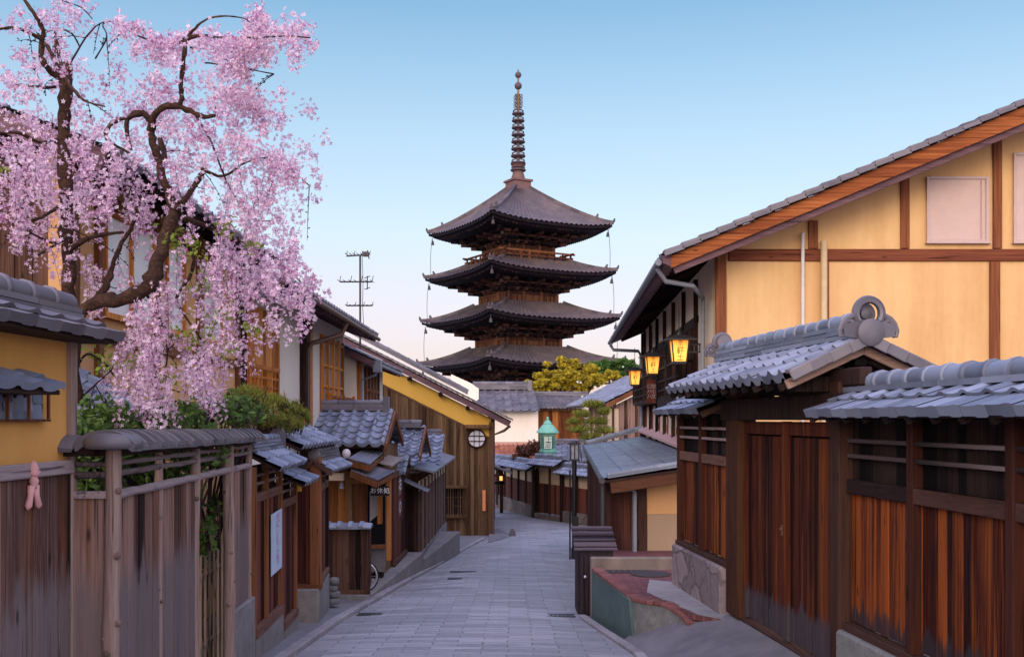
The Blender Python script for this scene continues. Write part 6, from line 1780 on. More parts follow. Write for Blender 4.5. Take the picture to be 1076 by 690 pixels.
mb = MB(); ridge(mb, P(556, 415.5, Yk + 4), P(618, 415.5, Yk + 4), .4, 2, .09, .1, .6); build('ridge', mb, M_TILE_OLD, rt)
t = thing('boarded_house', 'grey boarded gable house with blue tiled roof behind the pine tree', 'house', (6.5, 54, -4.6))
E0, E1, R0, R1 = V(4.45, 47.6, .78), V(3.4, 62, .78), V(8.2, 47.6, 2.65), V(7.2, 62, 2.65)
mb = MB(); far_roof(mb, E0, E1, R0, .3, .28, .05); far_roof(mb, V(11.0, 62, .78), V(12, 47.6, .78), R1); rt = build('tile_roof', mb, M_TILE, t, smooth=40)
mb = MB(); roof_deck(mb, E0, E1, R0, .08, .06); build('soffit', mb, M_W_DARK_Y, rt)
mb = MB(); mb.beam(E0 + V(.05, 0, -.16), R0 + V(0, 0, -.16), .08, .22); build('bargeboard', mb, M_W_POST, rt)
mb = MB(); planks(mb, (4.75, 48.2), (11.5, 48.2), -4.8, .5, .17, .04, .01, .008); mb.v = [(v[0], v[1], v[2] if v[2] < 0 else .55 + min(v[0] - 4.75, 11.7 - v[0]) * .5) for v in mb.v]; mb.span(4.75, 4.85, 48.3, 61, -4.8, .75); build('board_wall', mb, M_W_FENCE, t)
for x in (4.72, 5.05): mb = MB(); mb.span(x - .10, x + .10, 48.08, 48.2, -4.8, .5); build('pale_post', mb, M_CREAM, t)
for y in (52, 57, 60.5): mb = MB(); mb.span(4.66, 4.74, y - .2, y + .2, -4.8, .7); build('pale_post', mb, M_CREAM, t)
t = thing('low_shed', 'low shed with orange-red roof tiles between the white storehouse and the tiled wall', 'shed', (P(540, 475, 57).x, 58, zr(57)))
mb = MB(); far_roof(mb, P(515, 481, 56), P(562, 481, 56), P(515, 467, 58.5), .28, .28, .06); rt = build('tile_roof', mb, M_TILE_ORANGE, t, smooth=40)
mb = MB(); mb.span(PX(516, 57), PX(561, 57), 57, 59, -6, PZ(482, 57)); build('wall', mb, M_CREAM, t)
t = thing('grey_shed', 'low shed with grey tiled roof right behind the green lantern', 'shed', (P(597, 475, 50).x, 51, zr(50)))
mb = MB(); far_roof(mb, P(579, 484, 48), P(622, 484, 48), P(579, 466, 51)); rt = build('tile_roof', mb, M_TILE, t, smooth=40)
mb = MB(); ridge(mb, P(577, 466, 51), P(624, 466, 51), .3, 2, .07, .09, .4); build('ridge', mb, M_TILE_OLD, rt, smooth=40)
mb = MB(); mb.span(PX(580, 49), PX(621, 49), 49, 52, -5, PZ(485, 49)); build('wall', mb, M_W_BROWN, t)
t = thing('grey_shed', 'small shed with grey tiled roof left of the green lantern, above the curved wall', 'shed', (P(535, 480, 53).x, 54, zr(53)))
mb = MB(); far_roof(mb, P(516, 489, 52), P(545, 489, 52), P(518, 477.5, 54)); rt = build('tile_roof', mb, M_TILE, t, smooth=40)
mb = MB(); mb.span(PX(517, 53), PX(544, 53), 53, 55, -5.5, PZ(490, 53)); build('wall', mb, M_W_BROWN, t)

# ================================================================== pagoda
YP = 112.0; CX = PX(544.5, YP); m_px = YP / F
pag = thing('pagoda', 'five-storey dark timber pagoda with sweeping tiled eaves and bronze spire', 'pagoda', (CX, YP, -7.5))
ROT = math.radians(30)
cR, sR = math.cos(ROT), math.sin(ROT)
def loc2w(x, y, z): return (CX + x * cR - y * sR, YP + x * sR + y * cR, z)
def pbuild(name, mb, m, par, **k):
    mb.v = [loc2w(*v) for v in mb.v]
    return build(name, mb, m, par, **k)
M_W_PAG_WARM = wood('pagoda_door', (.03, .012, .008), (.095, .040, .022), (.20, .09, .045), 'z', .75, .25)
def zpx(py): return (440 - py) * m_px
# half widths at eaves, heights: (eave corner z, half side, body half side, z body top/bottom)
levels = [(-1.2, 8.6, 3.75), (zpx(381), 8.40, 3.6), (zpx(335.5), 8.15, 3.42), (zpx(288.5), 7.85, 3.12), (zpx(240.5), 7.55, 2.85)]
ztop_next = [levels[i + 1][0] for i in range(4)] + [None]
def pagoda_roof(half, inner, z_e, rise, lift, nu=64, nv=9):
    """curved pyramid skirt: eaves line lifts at the corners, surface sags towards the eaves"""
    surf = MB(); under = MB()
    def pt(s, u, v):
        r = half + (inner - half) * v
        k = abs(u)
        zz = z_e - lift + lift * (k ** 3.0) * (1 - v) ** 1.5 + rise * (v ** (1.22 if rise > 3 else 1.35))
        return (s, r * u, r, zz)
    for s in range(4):
        ca, sa = [(1, 0), (0, 1), (-1, 0), (0, -1)][s]
        def rot(x, y): return (x * ca - y * sa, x * sa + y * ca)
        ribs = nu
        cols = []
        for i in range(ribs * 2 + 1):
            u = -1 + i / ribs
            rid = (i % 2) * 0.15
            col = []
            for j in range(nv + 1):
                v = j / nv
                _, a, r, zz = pt(s, u, v)
                x, y = rot(a, -r); col.append((x, y, zz + rid))
            cols.append(col)
        b = len(surf.v)
        for col in cols: surf.v.extend(col)
        for i in range(len(cols) - 1):
            for j in range(nv):
                p = b + i * (nv + 1) + j
                surf.f.append((p, p + nv + 1, p + nv + 2, p + 1))
        # eave edge board and underside
        b = len(under.v); n = 24
        for i in range(n + 1):
            u = -1 + 2 * i / n
            _, a, r, zz = pt(s, u, 0)
            for dr, dzz in ((0.0, -.02), (0.0, -.30), (.35, -.34), (.42, -.52), (2.0, -.62), (half - 3.6, -.15)):
                f = (r - dr) / r
                x, y = rot(a * f, -(r - dr)); under.v.append((x, y, zz + dzz - (lift * abs(u) ** 3.0) * min(1, dr / 4)))
        for i in range(n):
            for j in range(5):
                p = b + i * 6 + j
                under.f.append((p + 6, p, p + 1, p + 7))
    return surf, under
def hip(r_, half, inner, z_e, rise, lift, w=.42, h=.34):
    for sx_, sy_ in ((1, 1), (1, -1), (-1, 1), (-1, -1)):
        pts = []
        for j in range(11):
            v = j / 10; r = half + .10 + (inner - half - .10) * v
            pts.append(V(r * sx_, r * sy_, z_e + rise * v ** (1.22 if rise > 3 else 1.35) - lift * (1 - (1 - v) ** 1.5) + .15))
        mb = MB()
        for a, b in zip(pts[:-1], pts[1:]): mb.beam(b + (b - a) * .02, a, w, h)
        p = pts[0]; mb.beam(p + V(0, 0, .1), p + V(sx_ * .1, sy_ * .1, .46), .26, .26, w2=.12, h2=.12)
        p = pts[2]; mb.beam(p + V(0, 0, .1), p + V(sx_ * .12, sy_ * .12, .52), .34, .30, w2=.14, h2=.14)
        pbuild('hip_ridge', mb, M_TILE_PAGODA, r_)
for k, (ze_, half, bh) in enumerate(levels):
    last = k == 4
    inner = .95 if last else levels[k + 1][2] + .55
    rise = (zpx(199) - (ze_ - .56)) if last else 2.15
    lift = .56
    surf, under = pagoda_roof(half, inner, ze_, rise, lift, 26 if not last else 24)
    r = pbuild('tile_roof', surf, M_TILE_PAGODA, pag)
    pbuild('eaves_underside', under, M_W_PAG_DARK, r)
    hip(r, half, inner, ze_, rise, lift)
    zb = ze_ - lift          # eaves line mid side
    # rafters
    mb = MB()
    for s in range(4):
        ca, sa = [(1, 0), (0, 1), (-1, 0), (0, -1)][s]
        n = 34
        for i in range(n):
            u = -1 + 2 * (i + .5) / n; a0 = u * (half - .5); lf = lift * abs(u) ** 3
            x0, y0, x1, y1 = a0, -(half - .45), a0 * .62, -(half - 3.4)
            mb.beam((x0 * ca - y0 * sa, x0 * sa + y0 * ca, zb + lf - .50), (x1 * ca - y1 * sa, x1 * sa + y1 * ca, zb + .12), .16, .22)
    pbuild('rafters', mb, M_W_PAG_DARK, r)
    # bracket complexes: three corbelled tiers with arm ends
    mb = MB()
    ztop = zb - .35
    for tier in range(3):
        hw = bh + .35 + tier * .85; z0 = ztop - 1.30 + tier * .44
        for s in range(4):
            ca, sa = [(1, 0), (0, 1), (-1, 0), (0, -1)][s]
            def rt_(x, y): return (x * ca - y * sa, x * sa + y * ca)
            a = rt_(-hw, -hw); b = rt_(hw, -hw); mb.beam((*a, z0 + .30), (*b, z0 + .30), .28, .22)
            n = 7
            for i in range(n):
                u = -1 + 2 * i / (n - 1); xx = u * hw
                p = rt_(xx, -(hw - 1.1)); q = rt_(xx, -(hw + .42)); mb.beam((*p, z0 + .02), (*q, z0 + .12), .26, .30)
                q2 = rt_(xx, -(hw + .12)); mb.box((*q2, z0 + .50), (.46, .46, .24), math.atan2(sa, ca))
    for sx_, sy_ in ((1, 1), (1, -1), (-1, 1), (-1, -1)):
        for tier in range(3):
            hw = bh + .4 + tier * .85; z0 = ztop - 1.26 + tier * .44
            mb.beam((sx_ * (hw - .8), sy_ * (hw - .8), z0), (sx_ * (hw + .65), sy_ * (hw + .65), z0 + .14), .34, .34)
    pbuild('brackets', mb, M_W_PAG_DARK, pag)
    # timber body
    z_lo = -9 if k == 0 else levels[k - 1][0] - lift + 1.2
    mb = MB(); mb.box((0, 0, (z_lo + ztop) / 2), (bh * 2, bh * 2, ztop - z_lo)); body = pbuild('storey_wall', mb, M_W_PAGODA, pag)
    mb = MB()
    for s in range(4):
        ca, sa = [(1, 0), (0, 1), (-1, 0), (0, -1)][s]
        def rt_(x, y): return (x * ca - y * sa, x * sa + y * ca)
        for u in (-1, -.36, .36, 1):
            p = rt_(u * bh, -bh - .03); mb.tube([(*p, z_lo), (*p, ztop - .9)], .22, 10)
        for z in (ztop - 1.25, ztop - 1.60, z_lo + 1.0, ztop - .95):
            a = rt_(-bh - .05, -bh - .06); b = rt_(bh + .05, -bh - .06); mb.beam((*a, z), (*b, z), .22, .22)
    pbuild('columns', mb, M_W_PAGODA, body)
    for s in range(4):
        ca, sa = [(1, 0), (0, 1), (-1, 0), (0, -1)][s]
        def rt_(x, y): return (x * ca - y * sa, x * sa + y * ca)
        dm = M_W_PAG_WARM
        for u in (-.68, .68):
            mb = MB()
            for j in range(7):
                q = rt_(u * bh + (j - 3) * .16, -bh - .04); mb.beam((*q, z_lo + 1.1), (*q, ztop - 1.7), .07, .07)
            pbuild('lattice_window', mb, dm, body)
        for u in (-.16, .16):
            mb = MB(); p = rt_(u * bh, -bh - .05); mb.box((*p, (z_lo + 1.1 + ztop - 1.7) / 2), (bh * .29 if ca else .06, .06 if ca else bh * .29, max(.3, ztop - 1.7 - z_lo - 1.1)), 0)
            pbuild('door', mb, dm, body)
    # wind bells at the corners
    for sx_, sy_ in ((1, 1), (1, -1), (-1, 1), (-1, -1)):
        mb = MB(); c_ = V(sx_ * (half - .35), sy_ * (half - .35), ze_ - .55)
        mb.tube([c_, c_ - V(0, 0, .3)], .03, 5); mb.lathe(c_ - V(0, 0, .8), [(.2, 0), (.17, .12), (.13, .4), (.04, .5)], 10)
        pbuild('wind_bell', mb, M_IRON, pag)
# railing on the fourth roof
zr4 = levels[3][0] - 1.0 + 1.75
mb = MB(); hw = 4.25
for s in range(4):
    ca, sa = [(1, 0), (0, 1), (-1, 0), (0, -1)][s]
    def rt_(x, y): return (x * ca - y * sa, x * sa + y * ca)
    for z, o, w in ((.25, .0, .25), (.75, .3, .16), (1.22, .55, .18)):
        a = rt_(-hw - o, -hw); b = rt_(hw + o, -hw); mb.beam((*a, zr4 + z), (*b, zr4 + z), w, w)
    for i in range(9):
        p = rt_(-hw + 2 * hw * i / 8, -hw); mb.beam((*p, zr4), (*p, zr4 + 1.2), .16, .16)
mb.box((0, 0, zr4), (hw * 2 - .1, hw * 2 - .1, .25))
pbuild('railing', mb, wood('railing_wood', (.03, .010, .007), (.10, .034, .018), (.22, .085, .035), 'z', .7, .3), pag)
# spire
z0 = zpx(200)
sp = thing_part = None
mb = MB()
mb.box((0, 0, z0 + .45), (2.1, 2.1, 1.0)); mb.box((0, 0, z0 + 1.0), (2.45, 2.45, .22)); mb.box((0, 0, z0 - .1), (2.5, 2.5, .3))
base = pbuild('spire_base', mb, plain('bronze_box', (.16, .085, .08), .6), pag)
mb = MB(); mb.lathe((0, 0, z0 + 1.1), [(.75, 0), (.78, .3), (.60, .9), (.42, 1.2), (.62, 1.5), (.85, 1.75), (.5, 1.85)], 16); pbuild('bowl', mb, plain('bronze', (.14, .075, .06), .55), base, smooth=40)
mb = MB(); mb.tube([(0, 0, z0 + 1), (0, 0, zpx(74))], [.2, .09], 10); pole = pbuild('spire_pole', mb, M_SPIRE, pag) if 'M_SPIRE' in globals() else pbuild('spire_pole', mb, plain('gilt_bronze', (.20, .11, .035), .5, .5, .3), pag)
M_RING = plain('ring_bronze', (.085, .055, .065), .6)
for i in range(9):
    z = zpx(179 - i * 7.4); R = .78 - i * .022
    mb = MB(); mb.torus((0, 0, z), R, .105, (0, 0, 1), 24, 8); mb.torus((0, 0, z + .3), R * .93, .07, (0, 0, 1), 24, 6)
    for a in range(8):
        t_ = a * math.pi / 4; mb.beam((.1 * math.cos(t_), .1 * math.sin(t_), z), (R * math.cos(t_), R * math.sin(t_), z), .09, .12)
    mb.lathe((0, 0, z - .2), [(.24, 0), (.28, .2), (.24, .4)], 10)
    pbuild('ring', mb, M_RING, pole, smooth=40)
mb = MB(); zf0, zf1 = zpx(115), zpx(98)
for a in range(4):
    t_ = a * math.pi / 2 + .4; c_, s_ = math.cos(t_), math.sin(t_)
    for r0 in (.18, .38, .55):
        mb.tube([(c_ * r0, s_ * r0, zf0 + (zf1 - zf0) * f) if i % 2 == 0 else (c_ * (r0 + .08), s_ * (r0 + .08), zf0 + (zf1 - zf0) * f) for i, f in enumerate(np.linspace(.02 + r0 * .1, 1 - r0 * .25, 9))], .035, 5)
    for f in (.05, .35, .65, .85): mb.tube([(0, 0, zf0 + (zf1 - zf0) * f), (c_ * .58, s_ * .58, zf0 + (zf1 - zf0) * (f + .02))], .03, 5)
pbuild('water_flame', mb, M_RING, pole)
for py, r in ((90.5, .42), (79, .36)):
    mb = MB(); c_ = zpx(py); mb.lathe((0, 0, c_ - r), [(r * math.sin(a), r - r * math.cos(a)) for a in np.linspace(.15, 3.0, 9)], 14); pbuild('jewel', mb, M_RING, pole, smooth=True)
mb = MB(); mb.tube([(0, 0, zpx(76)), (0, 0, zpx(72.5))], [.08, .01], 6); pbuild('tip', mb, M_RING, pole)
# hanging chains between the eaves corners
for k in range(1, 4):
    for sx_, sy_ in ((1, -1), (-1, 1)):
        a = V(sx_ * (levels[k + 1][1] - .3), sy_ * (levels[k + 1][1] - .3), levels[k + 1][0] - .6); b = V(sx_ * (levels[k][1] - .5), sy_ * (levels[k][1] - .5), levels[k][0] + .1)
        mb = MB(); mb.tube([a + (b - a) * f + V(sx_ * .12 * math.sin(f * 3.14), 0, 0) for f in np.linspace(0, 1, 8)], .028, 5); pbuild('chain', mb, M_IRON, pag)
# ================================================================== cherry tree
cherry = thing('cherry_tree', 'weeping cherry tree in full pink blossom behind the log fence', 'tree', (P(77, 470, 8).x, 8.0, -2.45))
mb = MB()
branch_px(mb, [(80, 770, 8, 9), (79, 560, 8, 8), (78, 440, 8, 7.5), (76, 345, 8, 7.5), (72, 290, 8, 7), (69, 245, 8, 7), (70, 200, 8, 7), (66, 150, 8, 6.5), (68, 112, 8, 6.5), (69, 84, 8, 7.5), (70, 72, 8, 7.5)], None, 12)
branch_px(mb, [(76, 338, 8, 7), (100, 318, 7.9, 7.5), (132, 315, 7.8, 8), (156, 299, 7.8, 8), (166, 272, 7.9, 7.5), (177, 240, 8.0, 7), (185, 222, 8.1, 6.5)], None, 10)
trunk = build('trunk', mb, M_BARK, cherry, smooth=True)
limbs = [
 [(68, 82, 8, 5), (58, 78, 8, 4), (47, 68, 7.9, 3.5), (43, 55, 7.9, 3), (45, 32, 7.9, 2.6), (35, 14, 7.8, 2.2), (22, -4, 7.8, 2)],
 [(44, 42, 7.9, 2.4), (30, 34, 7.8, 2.2), (14, 30, 7.7, 1.8), (-6, 31, 7.6, 1.5)],
 [(60, 76, 8, 3), (56, 60, 8.2, 2.6), (50, 50, 8.3, 2.2), (40, 36, 8.4, 1.6)],
 [(64, 70, 8, 2.5), (60, 48, 8.2, 2), (58, 36, 8.2, 1.6), (63, 31, 8.2, 1.2), (76, 36, 8.2, 1.0), (84, 50, 8.2, .8)],
 [(66, 78, 8, 2.6), (80, 98, 7.8, 1.8), (92, 107, 7.7, 1.2), (110, 112, 7.6, .9)],
 [(58, 92, 8, 2), (45, 92, 7.8, 1.6), (30, 90, 7.7, 1.2)],
 [(185, 222, 8.1, 6), (176, 200, 8.1, 5), (168, 178, 8.1, 4.5), (163, 155, 8.1, 4.5), (158, 138, 8.1, 4.5), (164, 120, 8.0, 4), (180, 111, 8.0, 3.6), (200, 117, 8.0, 3), (215, 123, 8, 2.4), (227, 121, 8, 1.6)],
 [(162, 132, 8.1, 3.6), (150, 118, 8.1, 3), (134, 125, 8.2, 2.6), (134, 142, 8.2, 2.2), (138, 158, 8.2, 1.8)],
 [(150, 120, 8.1, 2.2), (130, 124, 7.9, 2.2), (115, 132, 7.8, 2.2), (111, 143, 7.8, 2.0), (120, 152, 7.8, 1.8), (134, 160, 7.8, 1.6), (142, 166, 7.8, 1.2)],
 [(170, 180, 8.1, 4), (172, 160, 8.3, 3.4), (168, 146, 8.4, 3)],
 [(188, 112, 8.0, 3), (191, 100, 8.0, 3), (190, 88, 8.0, 2.6), (193, 62, 8.0, 2.6), (196, 42, 8.0, 2.6), (212, 38, 8.0, 2), (235, 40, 7.9, 1.6), (262, 40, 7.8, 1.2), (300, 38, 7.8, .9), (326, 40, 7.7, .6)],
 [(196, 42, 8, 2.2), (205, 30, 8, 1.5), (218, 20, 8, 1.2), (236, 17, 8, 1.0), (254, 19, 8, .8), (264, 24, 8, .6)],
 [(196, 40, 8, 2.2), (184, 48, 8.1, 1.6), (170, 46, 8.1, 1.3), (150, 40, 8.1, 1.1), (135, 32, 8.1, .8)],
 [(200, 50, 8, 1.2), (225, 52, 8, .9), (250, 55, 8, .7), (264, 54, 8, .5)],
 [(215, 66, 8.1, 1.0), (245, 70, 8.1, .9), (268, 74, 8, .7), (288, 78, 8, .5)],
 [(100, 62, 8, 1), (112, 40, 8, .9), (108, 26, 8, .8), (118, 22, 8, .5)], [(72, 70, 8, 1.2), (90, 40, 8.1, 1.0), (105, 25, 8.1, .8), (120, 22, 8, .6)],
 [(62, 0, 8.1, .8), (85, 8, 8.1, .7), (97, 20, 8.1, .5)],
 [(183, 225, 8.1, 4.5), (200, 232, 8.2, 3.5), (222, 240, 8.4, 3), (250, 254, 8.8, 2.4), (280, 265, 9.0, 1.8), (305, 285, 9.2, 1.3), (330, 312, 9.3, .9)],
 [(190, 215, 8.1, 3.5), (215, 180, 8.3, 3), (212, 178, 8.2, 2), (235, 185, 8.3, 1.6), (260, 170, 8.4, 1.2), (290, 168, 8.4, .9), (325, 195, 8.4, .6)],
 [(205, 120, 8, 1.5), (222, 150, 8, 1.2), (238, 190, 8.1, 1.0), (262, 228, 8.2, .8), (285, 232, 8.2, .5)],
 [(176, 240, 8, 3), (200, 262, 8.1, 2.4), (202, 285, 8.2, 2), (186, 312, 8.2, 1.8), (190, 325, 8.3, 1.6), (200, 340, 8.3, 1.2), (214, 360, 8.4, .8)],
 [(150, 303, 7.8, 2), (160, 320, 7.9, 1.6), (172, 345, 8.1, 1.3), (176, 372, 8.2, 1), (170, 410, 8.3, .7)],
 [(80, 385, 8, 1.8), (92, 372, 8.1, 1.4), (108, 380, 8.2, 1.1), (120, 395, 8.3, .8)], [(82, 420, 8, 1.4), (100, 404, 8.1, 1), (118, 388, 8.2, .8)],
 [(72, 262, 8, 3.5), (95, 250, 7.8, 2.6), (112, 246, 7.7, 2.2), (130, 244, 7.7, 1.4)], [(100, 316, 8, 4), (112, 300, 8.1, 3.5), (118, 280, 8.2, 3.2), (128, 255, 8.2, 2.8), (140, 235, 8.2, 2.2), (148, 205, 8.2, 1.5)],
 [(66, 145, 8, 2.6), (45, 150, 7.8, 2.2), (20, 140, 7.6, 1.8), (-5, 140, 7.5, 1.4)], [(70, 210, 8, 2.4), (45, 228, 7.8, 2), (15, 235, 7.6, 1.4)],
 [(40, 268, 7.8, 1.2), (70, 250, 7.9, 1.6), (55, 255, 7.9, 1.4), (24, 240, 7.7, .8)],
]
for i, l in enumerate(limbs):
    mb = MB(); branch_px(mb, [(a, b, y, max(r * .95, .65)) for a, b, y, r in l], None, 8 if l[0][3] > 2 else 5)
    build('limb', mb, M_BARK if l[0][3] > 2 else M_TWIG, cherry, smooth=True)

GRID = """
14662000000013100
25763131001236530
47654244435667651
66453346655665310
66344468766664300
43243477666766321
44455575666676532
66677655667676542
87687566777665542
88788877765445653
87788875544456520
67876543334666520
46744332235776521
35334221245777632
01124321245788752
00002333344677564
00000245666557323
00000146777653100
00000268887642100
00000478878721000
00000358766421000
00000127632100000
00000013200000000
""".split()
cover = {1: .09, 2: .19, 3: .32, 4: .45, 5: .58, 6: .70, 7: .81, 8: .90}
_lp = []
for l in limbs + [[(78, 440, 8, 7), (76, 345, 8, 7), (72, 290, 8, 7), (69, 245, 8, 7), (70, 200, 8, 7), (66, 150, 8, 6), (68, 112, 8, 6), (70, 72, 8, 7)], [(76, 338, 8, 7), (100, 318, 8, 7), (132, 315, 8, 8), (156, 299, 8, 8), (166, 272, 8, 7), (177, 240, 8, 7), (185, 222, 8, 6)]]:
    for q0, q1 in zip(l[:-1], l[1:]):
        if q0[3] >= 2.4:
            for f in np.linspace(0, 1, 7): _lp.append((q0[0] + (q1[0] - q0[0]) * f, q0[1] + (q1[1] - q0[1]) * f, q0[3]))
_lp = np.array(_lp)
FL = []; tws = []
def clump(x, y, Y, m, rad):
    dd = np.hypot(_lp[:, 0] - x, _lp[:, 1] - y) - _lp[:, 2]
    if dd.min() < 4.5 and Y < 8.35 and rng.random() < .8: Y = 8.4 + rng.random() * .5     # bunches stand off the bare heavy limbs
    FL.append(np.array(P(x, y, Y)) + rng.normal(size=(m, 3)) * rad)
def depth(x, y):
    lo, hi = (7.0, 8.8) if x < 110 else (7.1, 9.7)
    if y > 320: lo, hi = 7.4, 8.7
    return lo + (hi - lo) * rng.random()
for j, row in enumerate(GRID):
    for i, c in enumerate(row):
        d = int(c)
        if not d: continue
        nf = 400 / 8.0 * -math.log(1 - cover[d])
        yc = (j + .5) * 20
        if yc < 190:      # upright bunches round the upper twigs
            for _ in range(rng.poisson(nf / 15)):
                clump((i + rng.random()) * 20, (j + rng.random()) * 20, depth(i * 20, yc), int(rng.integers(12, 26)), .034)
        else:             # hanging strands
            for _ in range(rng.poisson(nf / 42)):
                x = (i + rng.random()) * 20; y = (j + rng.random()) * 20 - 20; Y = depth(i * 20, yc); x0, y0 = x, y
                dxp = rng.normal() * .22; L = rng.uniform(22, 60); s_ = 0
                while s_ < L:
                    m = int(rng.integers(5, 11)); clump(x, y, Y, m, .029); st = rng.uniform(4, 7.5); s_ += st; x += dxp * st + rng.normal() * .6; y += st
                if x < 285: tws.append((np.array(P(x0, y0 - 6, Y)), np.array(P(x, y, Y))))
for line, n, s in (([(170, 42), (200, 46), (235, 48), (262, 44), (285, 36), (300, 34), (326, 42)], 110, 7), ([(262, 44), (272, 20), (276, 6)], 26, 5), ([(250, 50), (268, 58), (285, 56)], 24, 5),
                   ([(120, 28), (135, 32), (160, 46), (185, 58)], 40, 7), ([(240, 140), (275, 165), (300, 180), (326, 193)], 46, 6), ([(215, 85), (245, 95), (270, 120)], 36, 8),
                   ([(250, 60), (262, 90), (270, 112), (282, 132)], 26, 5), ([(265, 290), (300, 305), (330, 325)], 50, 9), ([(255, 225), (285, 262), (310, 285), (335, 312)], 60, 8), ([(275, 335), (292, 355)], 10, 6), ([(225, 75), (255, 72)], 16, 6)):
    L = np.array(line, float); seg = np.linalg.norm(np.diff(L, axis=0), axis=1); cum = np.concatenate([[0], np.cumsum(seg)])
    for t_ in rng.random(n) * cum[-1]:
        q = np.array([np.interp(t_, cum, L[:, 0]), np.interp(t_, cum, L[:, 1])]) + rng.normal(size=2) * s
        clump(q[0], q[1], 7.9 + (.9 if q[1] > 200 else 0) + rng.normal() * .12, int(rng.integers(8, 16)), .026)
cen = np.concatenate(FL)
def flower_mesh(centres, outward, r=0.0160):
    n = len(centres)
    ax = outward + rng.normal(size=(n, 3)) * .7; ax /= np.linalg.norm(ax, axis=1)[:, None]
    e = rng.normal(size=(n, 3)); u = np.cross(ax, e); u /= np.linalg.norm(u, axis=1)[:, None]; w = np.cross(ax, u)
    sz = r * rng.uniform(.75, 1.3, size=(n, 1)); cup = rng.uniform(.15, .6, size=(n, 1))
    vs = []
    for k in range(5):
        a = 2 * math.pi * k / 5
        def dirv(t): return u * math.cos(t) + w * math.sin(t)
        c0 = centres
        l = centres + (dirv(a - .5) * .72) * sz + ax * sz * cup * .5
        t_ = centres + dirv(a) * 1.15 * sz + ax * sz * cup
        rr = centres + (dirv(a + .5) * .72) * sz + ax * sz * cup * .5
        vs.append(np.stack([c0, l, t_, rr], 1))
    v = np.stack(vs, 1).reshape(-1, 3)
    m = MB(); m.v = list(map(tuple, v.tolist())); m.f = [(4 * i, 4 * i + 1, 4 * i + 2, 4 * i + 3) for i in range(n * 5)]
    return m
outw = rng.normal(size=cen.shape); outw[:, 2] -= .3
outw += np.array([.35, -.5, 0])
o = build('blossom', flower_mesh(cen, outw), M_PETAL, cherry)
print('flowers', len(cen))
mb = MB()
for a, b in tws:
    a = Vector(a); b = Vector(b); mb.tube([a, (a + b) / 2 + V(random.uniform(-.01, .01), random.uniform(-.01, .01), 0), b], [.0022, .0018, .0012], 3, caps=False)
# bare twigs with buds standing out of the crown
for _ in range(60):
    l = limbs[rng.integers(len(limbs))]; k = rng.integers(1, len(l)); a = P(l[k][0], l[k][1], l[k][2])
    d = V(rng.normal() * .6, rng.normal() * .6, rng.normal() * .5 + .1).normalized(); L = rng.uniform(.15, .36)
    pts = [a + d * L * f + V(0, 0, -.35 * L * f * f) for f in (0, .35, .7, 1)]
    mb.tube(pts, [.0045, .0035, .0026, .0015], 4, caps=False)
    for f in (.4, .55, .7, .82, .92):
        p = a + d * L * f + V(0, 0, -.35 * L * f * f); q = V(rng.normal(), rng.normal(), rng.normal()).normalized() * .022
        mb.tube([p, p + q], [.002, .006], 4)
build('twigs', mb, M_TWIG, cherry, kind='stuff')
pts = []
for x, y, n, s in ((183, 250, 60, 9), (200, 262, 60, 10), (240, 240, 40, 8), (263, 255, 30, 6), (225, 285, 40, 9), (270, 345, 40, 6), (232, 330, 50, 9), (205, 352, 50, 9), (140, 380, 30, 8), (175, 395, 40, 9), (215, 300, 40, 9), (118, 385, 40, 10), (100, 372, 40, 12), (240, 365, 30, 7), (5, 180, 14, 4), (180, 350, 20, 6)):
    for _ in range(n):
        pts.append(P(x + rng.normal() * s, y + rng.normal() * s * .8, rng.uniform(7.6, 9.2)))
mb = MB(); leaf_quads(mb, pts, .030, 1.9); build('young_leaves', mb, M_LEAF_Y, cherry)

# ================================================================== shrubs behind the log fence
def shrub(name, label, cat, blobs, n, size, m, aspect=1.7, stem=True, base=None, sm=None):
    b0 = np.array(blobs); c = b0[:, :3].mean(0); zb = base if base is not None else b0[:, 2].min() - b0[:, 5].max()
    t = thing(name, label, cat, (float(c[0]), float(c[1]), float(zb)))
    mb = MB(); leaf_quads(mb, blob_points(blobs, n, .35), size, aspect); build('foliage', mb, m, t)
    if stem:
        mb = MB()
        for b in blobs:
            a = V(c[0] + rng.normal() * .05, c[1] + rng.normal() * .05, zb); e = V(b[0], b[1], b[2] + b[5] * .3); mid = (a + e) / 2 + V(rng.normal() * .05, rng.normal() * .05, .1)
            r0 = max(.012, (e - a).length * .012)
            mb.tube([a, mid, e], [r0, r0 * .75, r0 * .4], 6)
            for _ in range(5):
                q = e + V(rng.normal() * b[3] * .5, rng.normal() * b[4] * .5, rng.normal() * b[5] * .4); mb.tube([mid, (mid + q) / 2 + V(0, 0, .03), q], [r0 * .5, r0 * .35, r0 * .2], 5)
        build('stems', mb, sm or M_TWIG, t)
    return t
def bl(px, py, Y, rx, ry, rz_): p = P(px, py, Y); return (p.x, p.y, p.z, rx, ry, rz_)
shrub('evergreen_shrub', 'glossy dark evergreen shrub filling the space behind the log fence coping', 'shrub',
      [bl(185, 438, 9.0, .38, .4, .17), bl(225, 433, 9.6, .42, .4, .18), bl(160, 455, 8.2, .4, .35, .3), bl(140, 480, 7.6, .3, .3, .3), bl(205, 470, 8.8, .35, .35, .3), bl(250, 432, 10.4, .35, .35, .22), bl(180, 520, 8.3, .3, .3, .4)], 3000, .045, M_LEAF, base=-2.4)
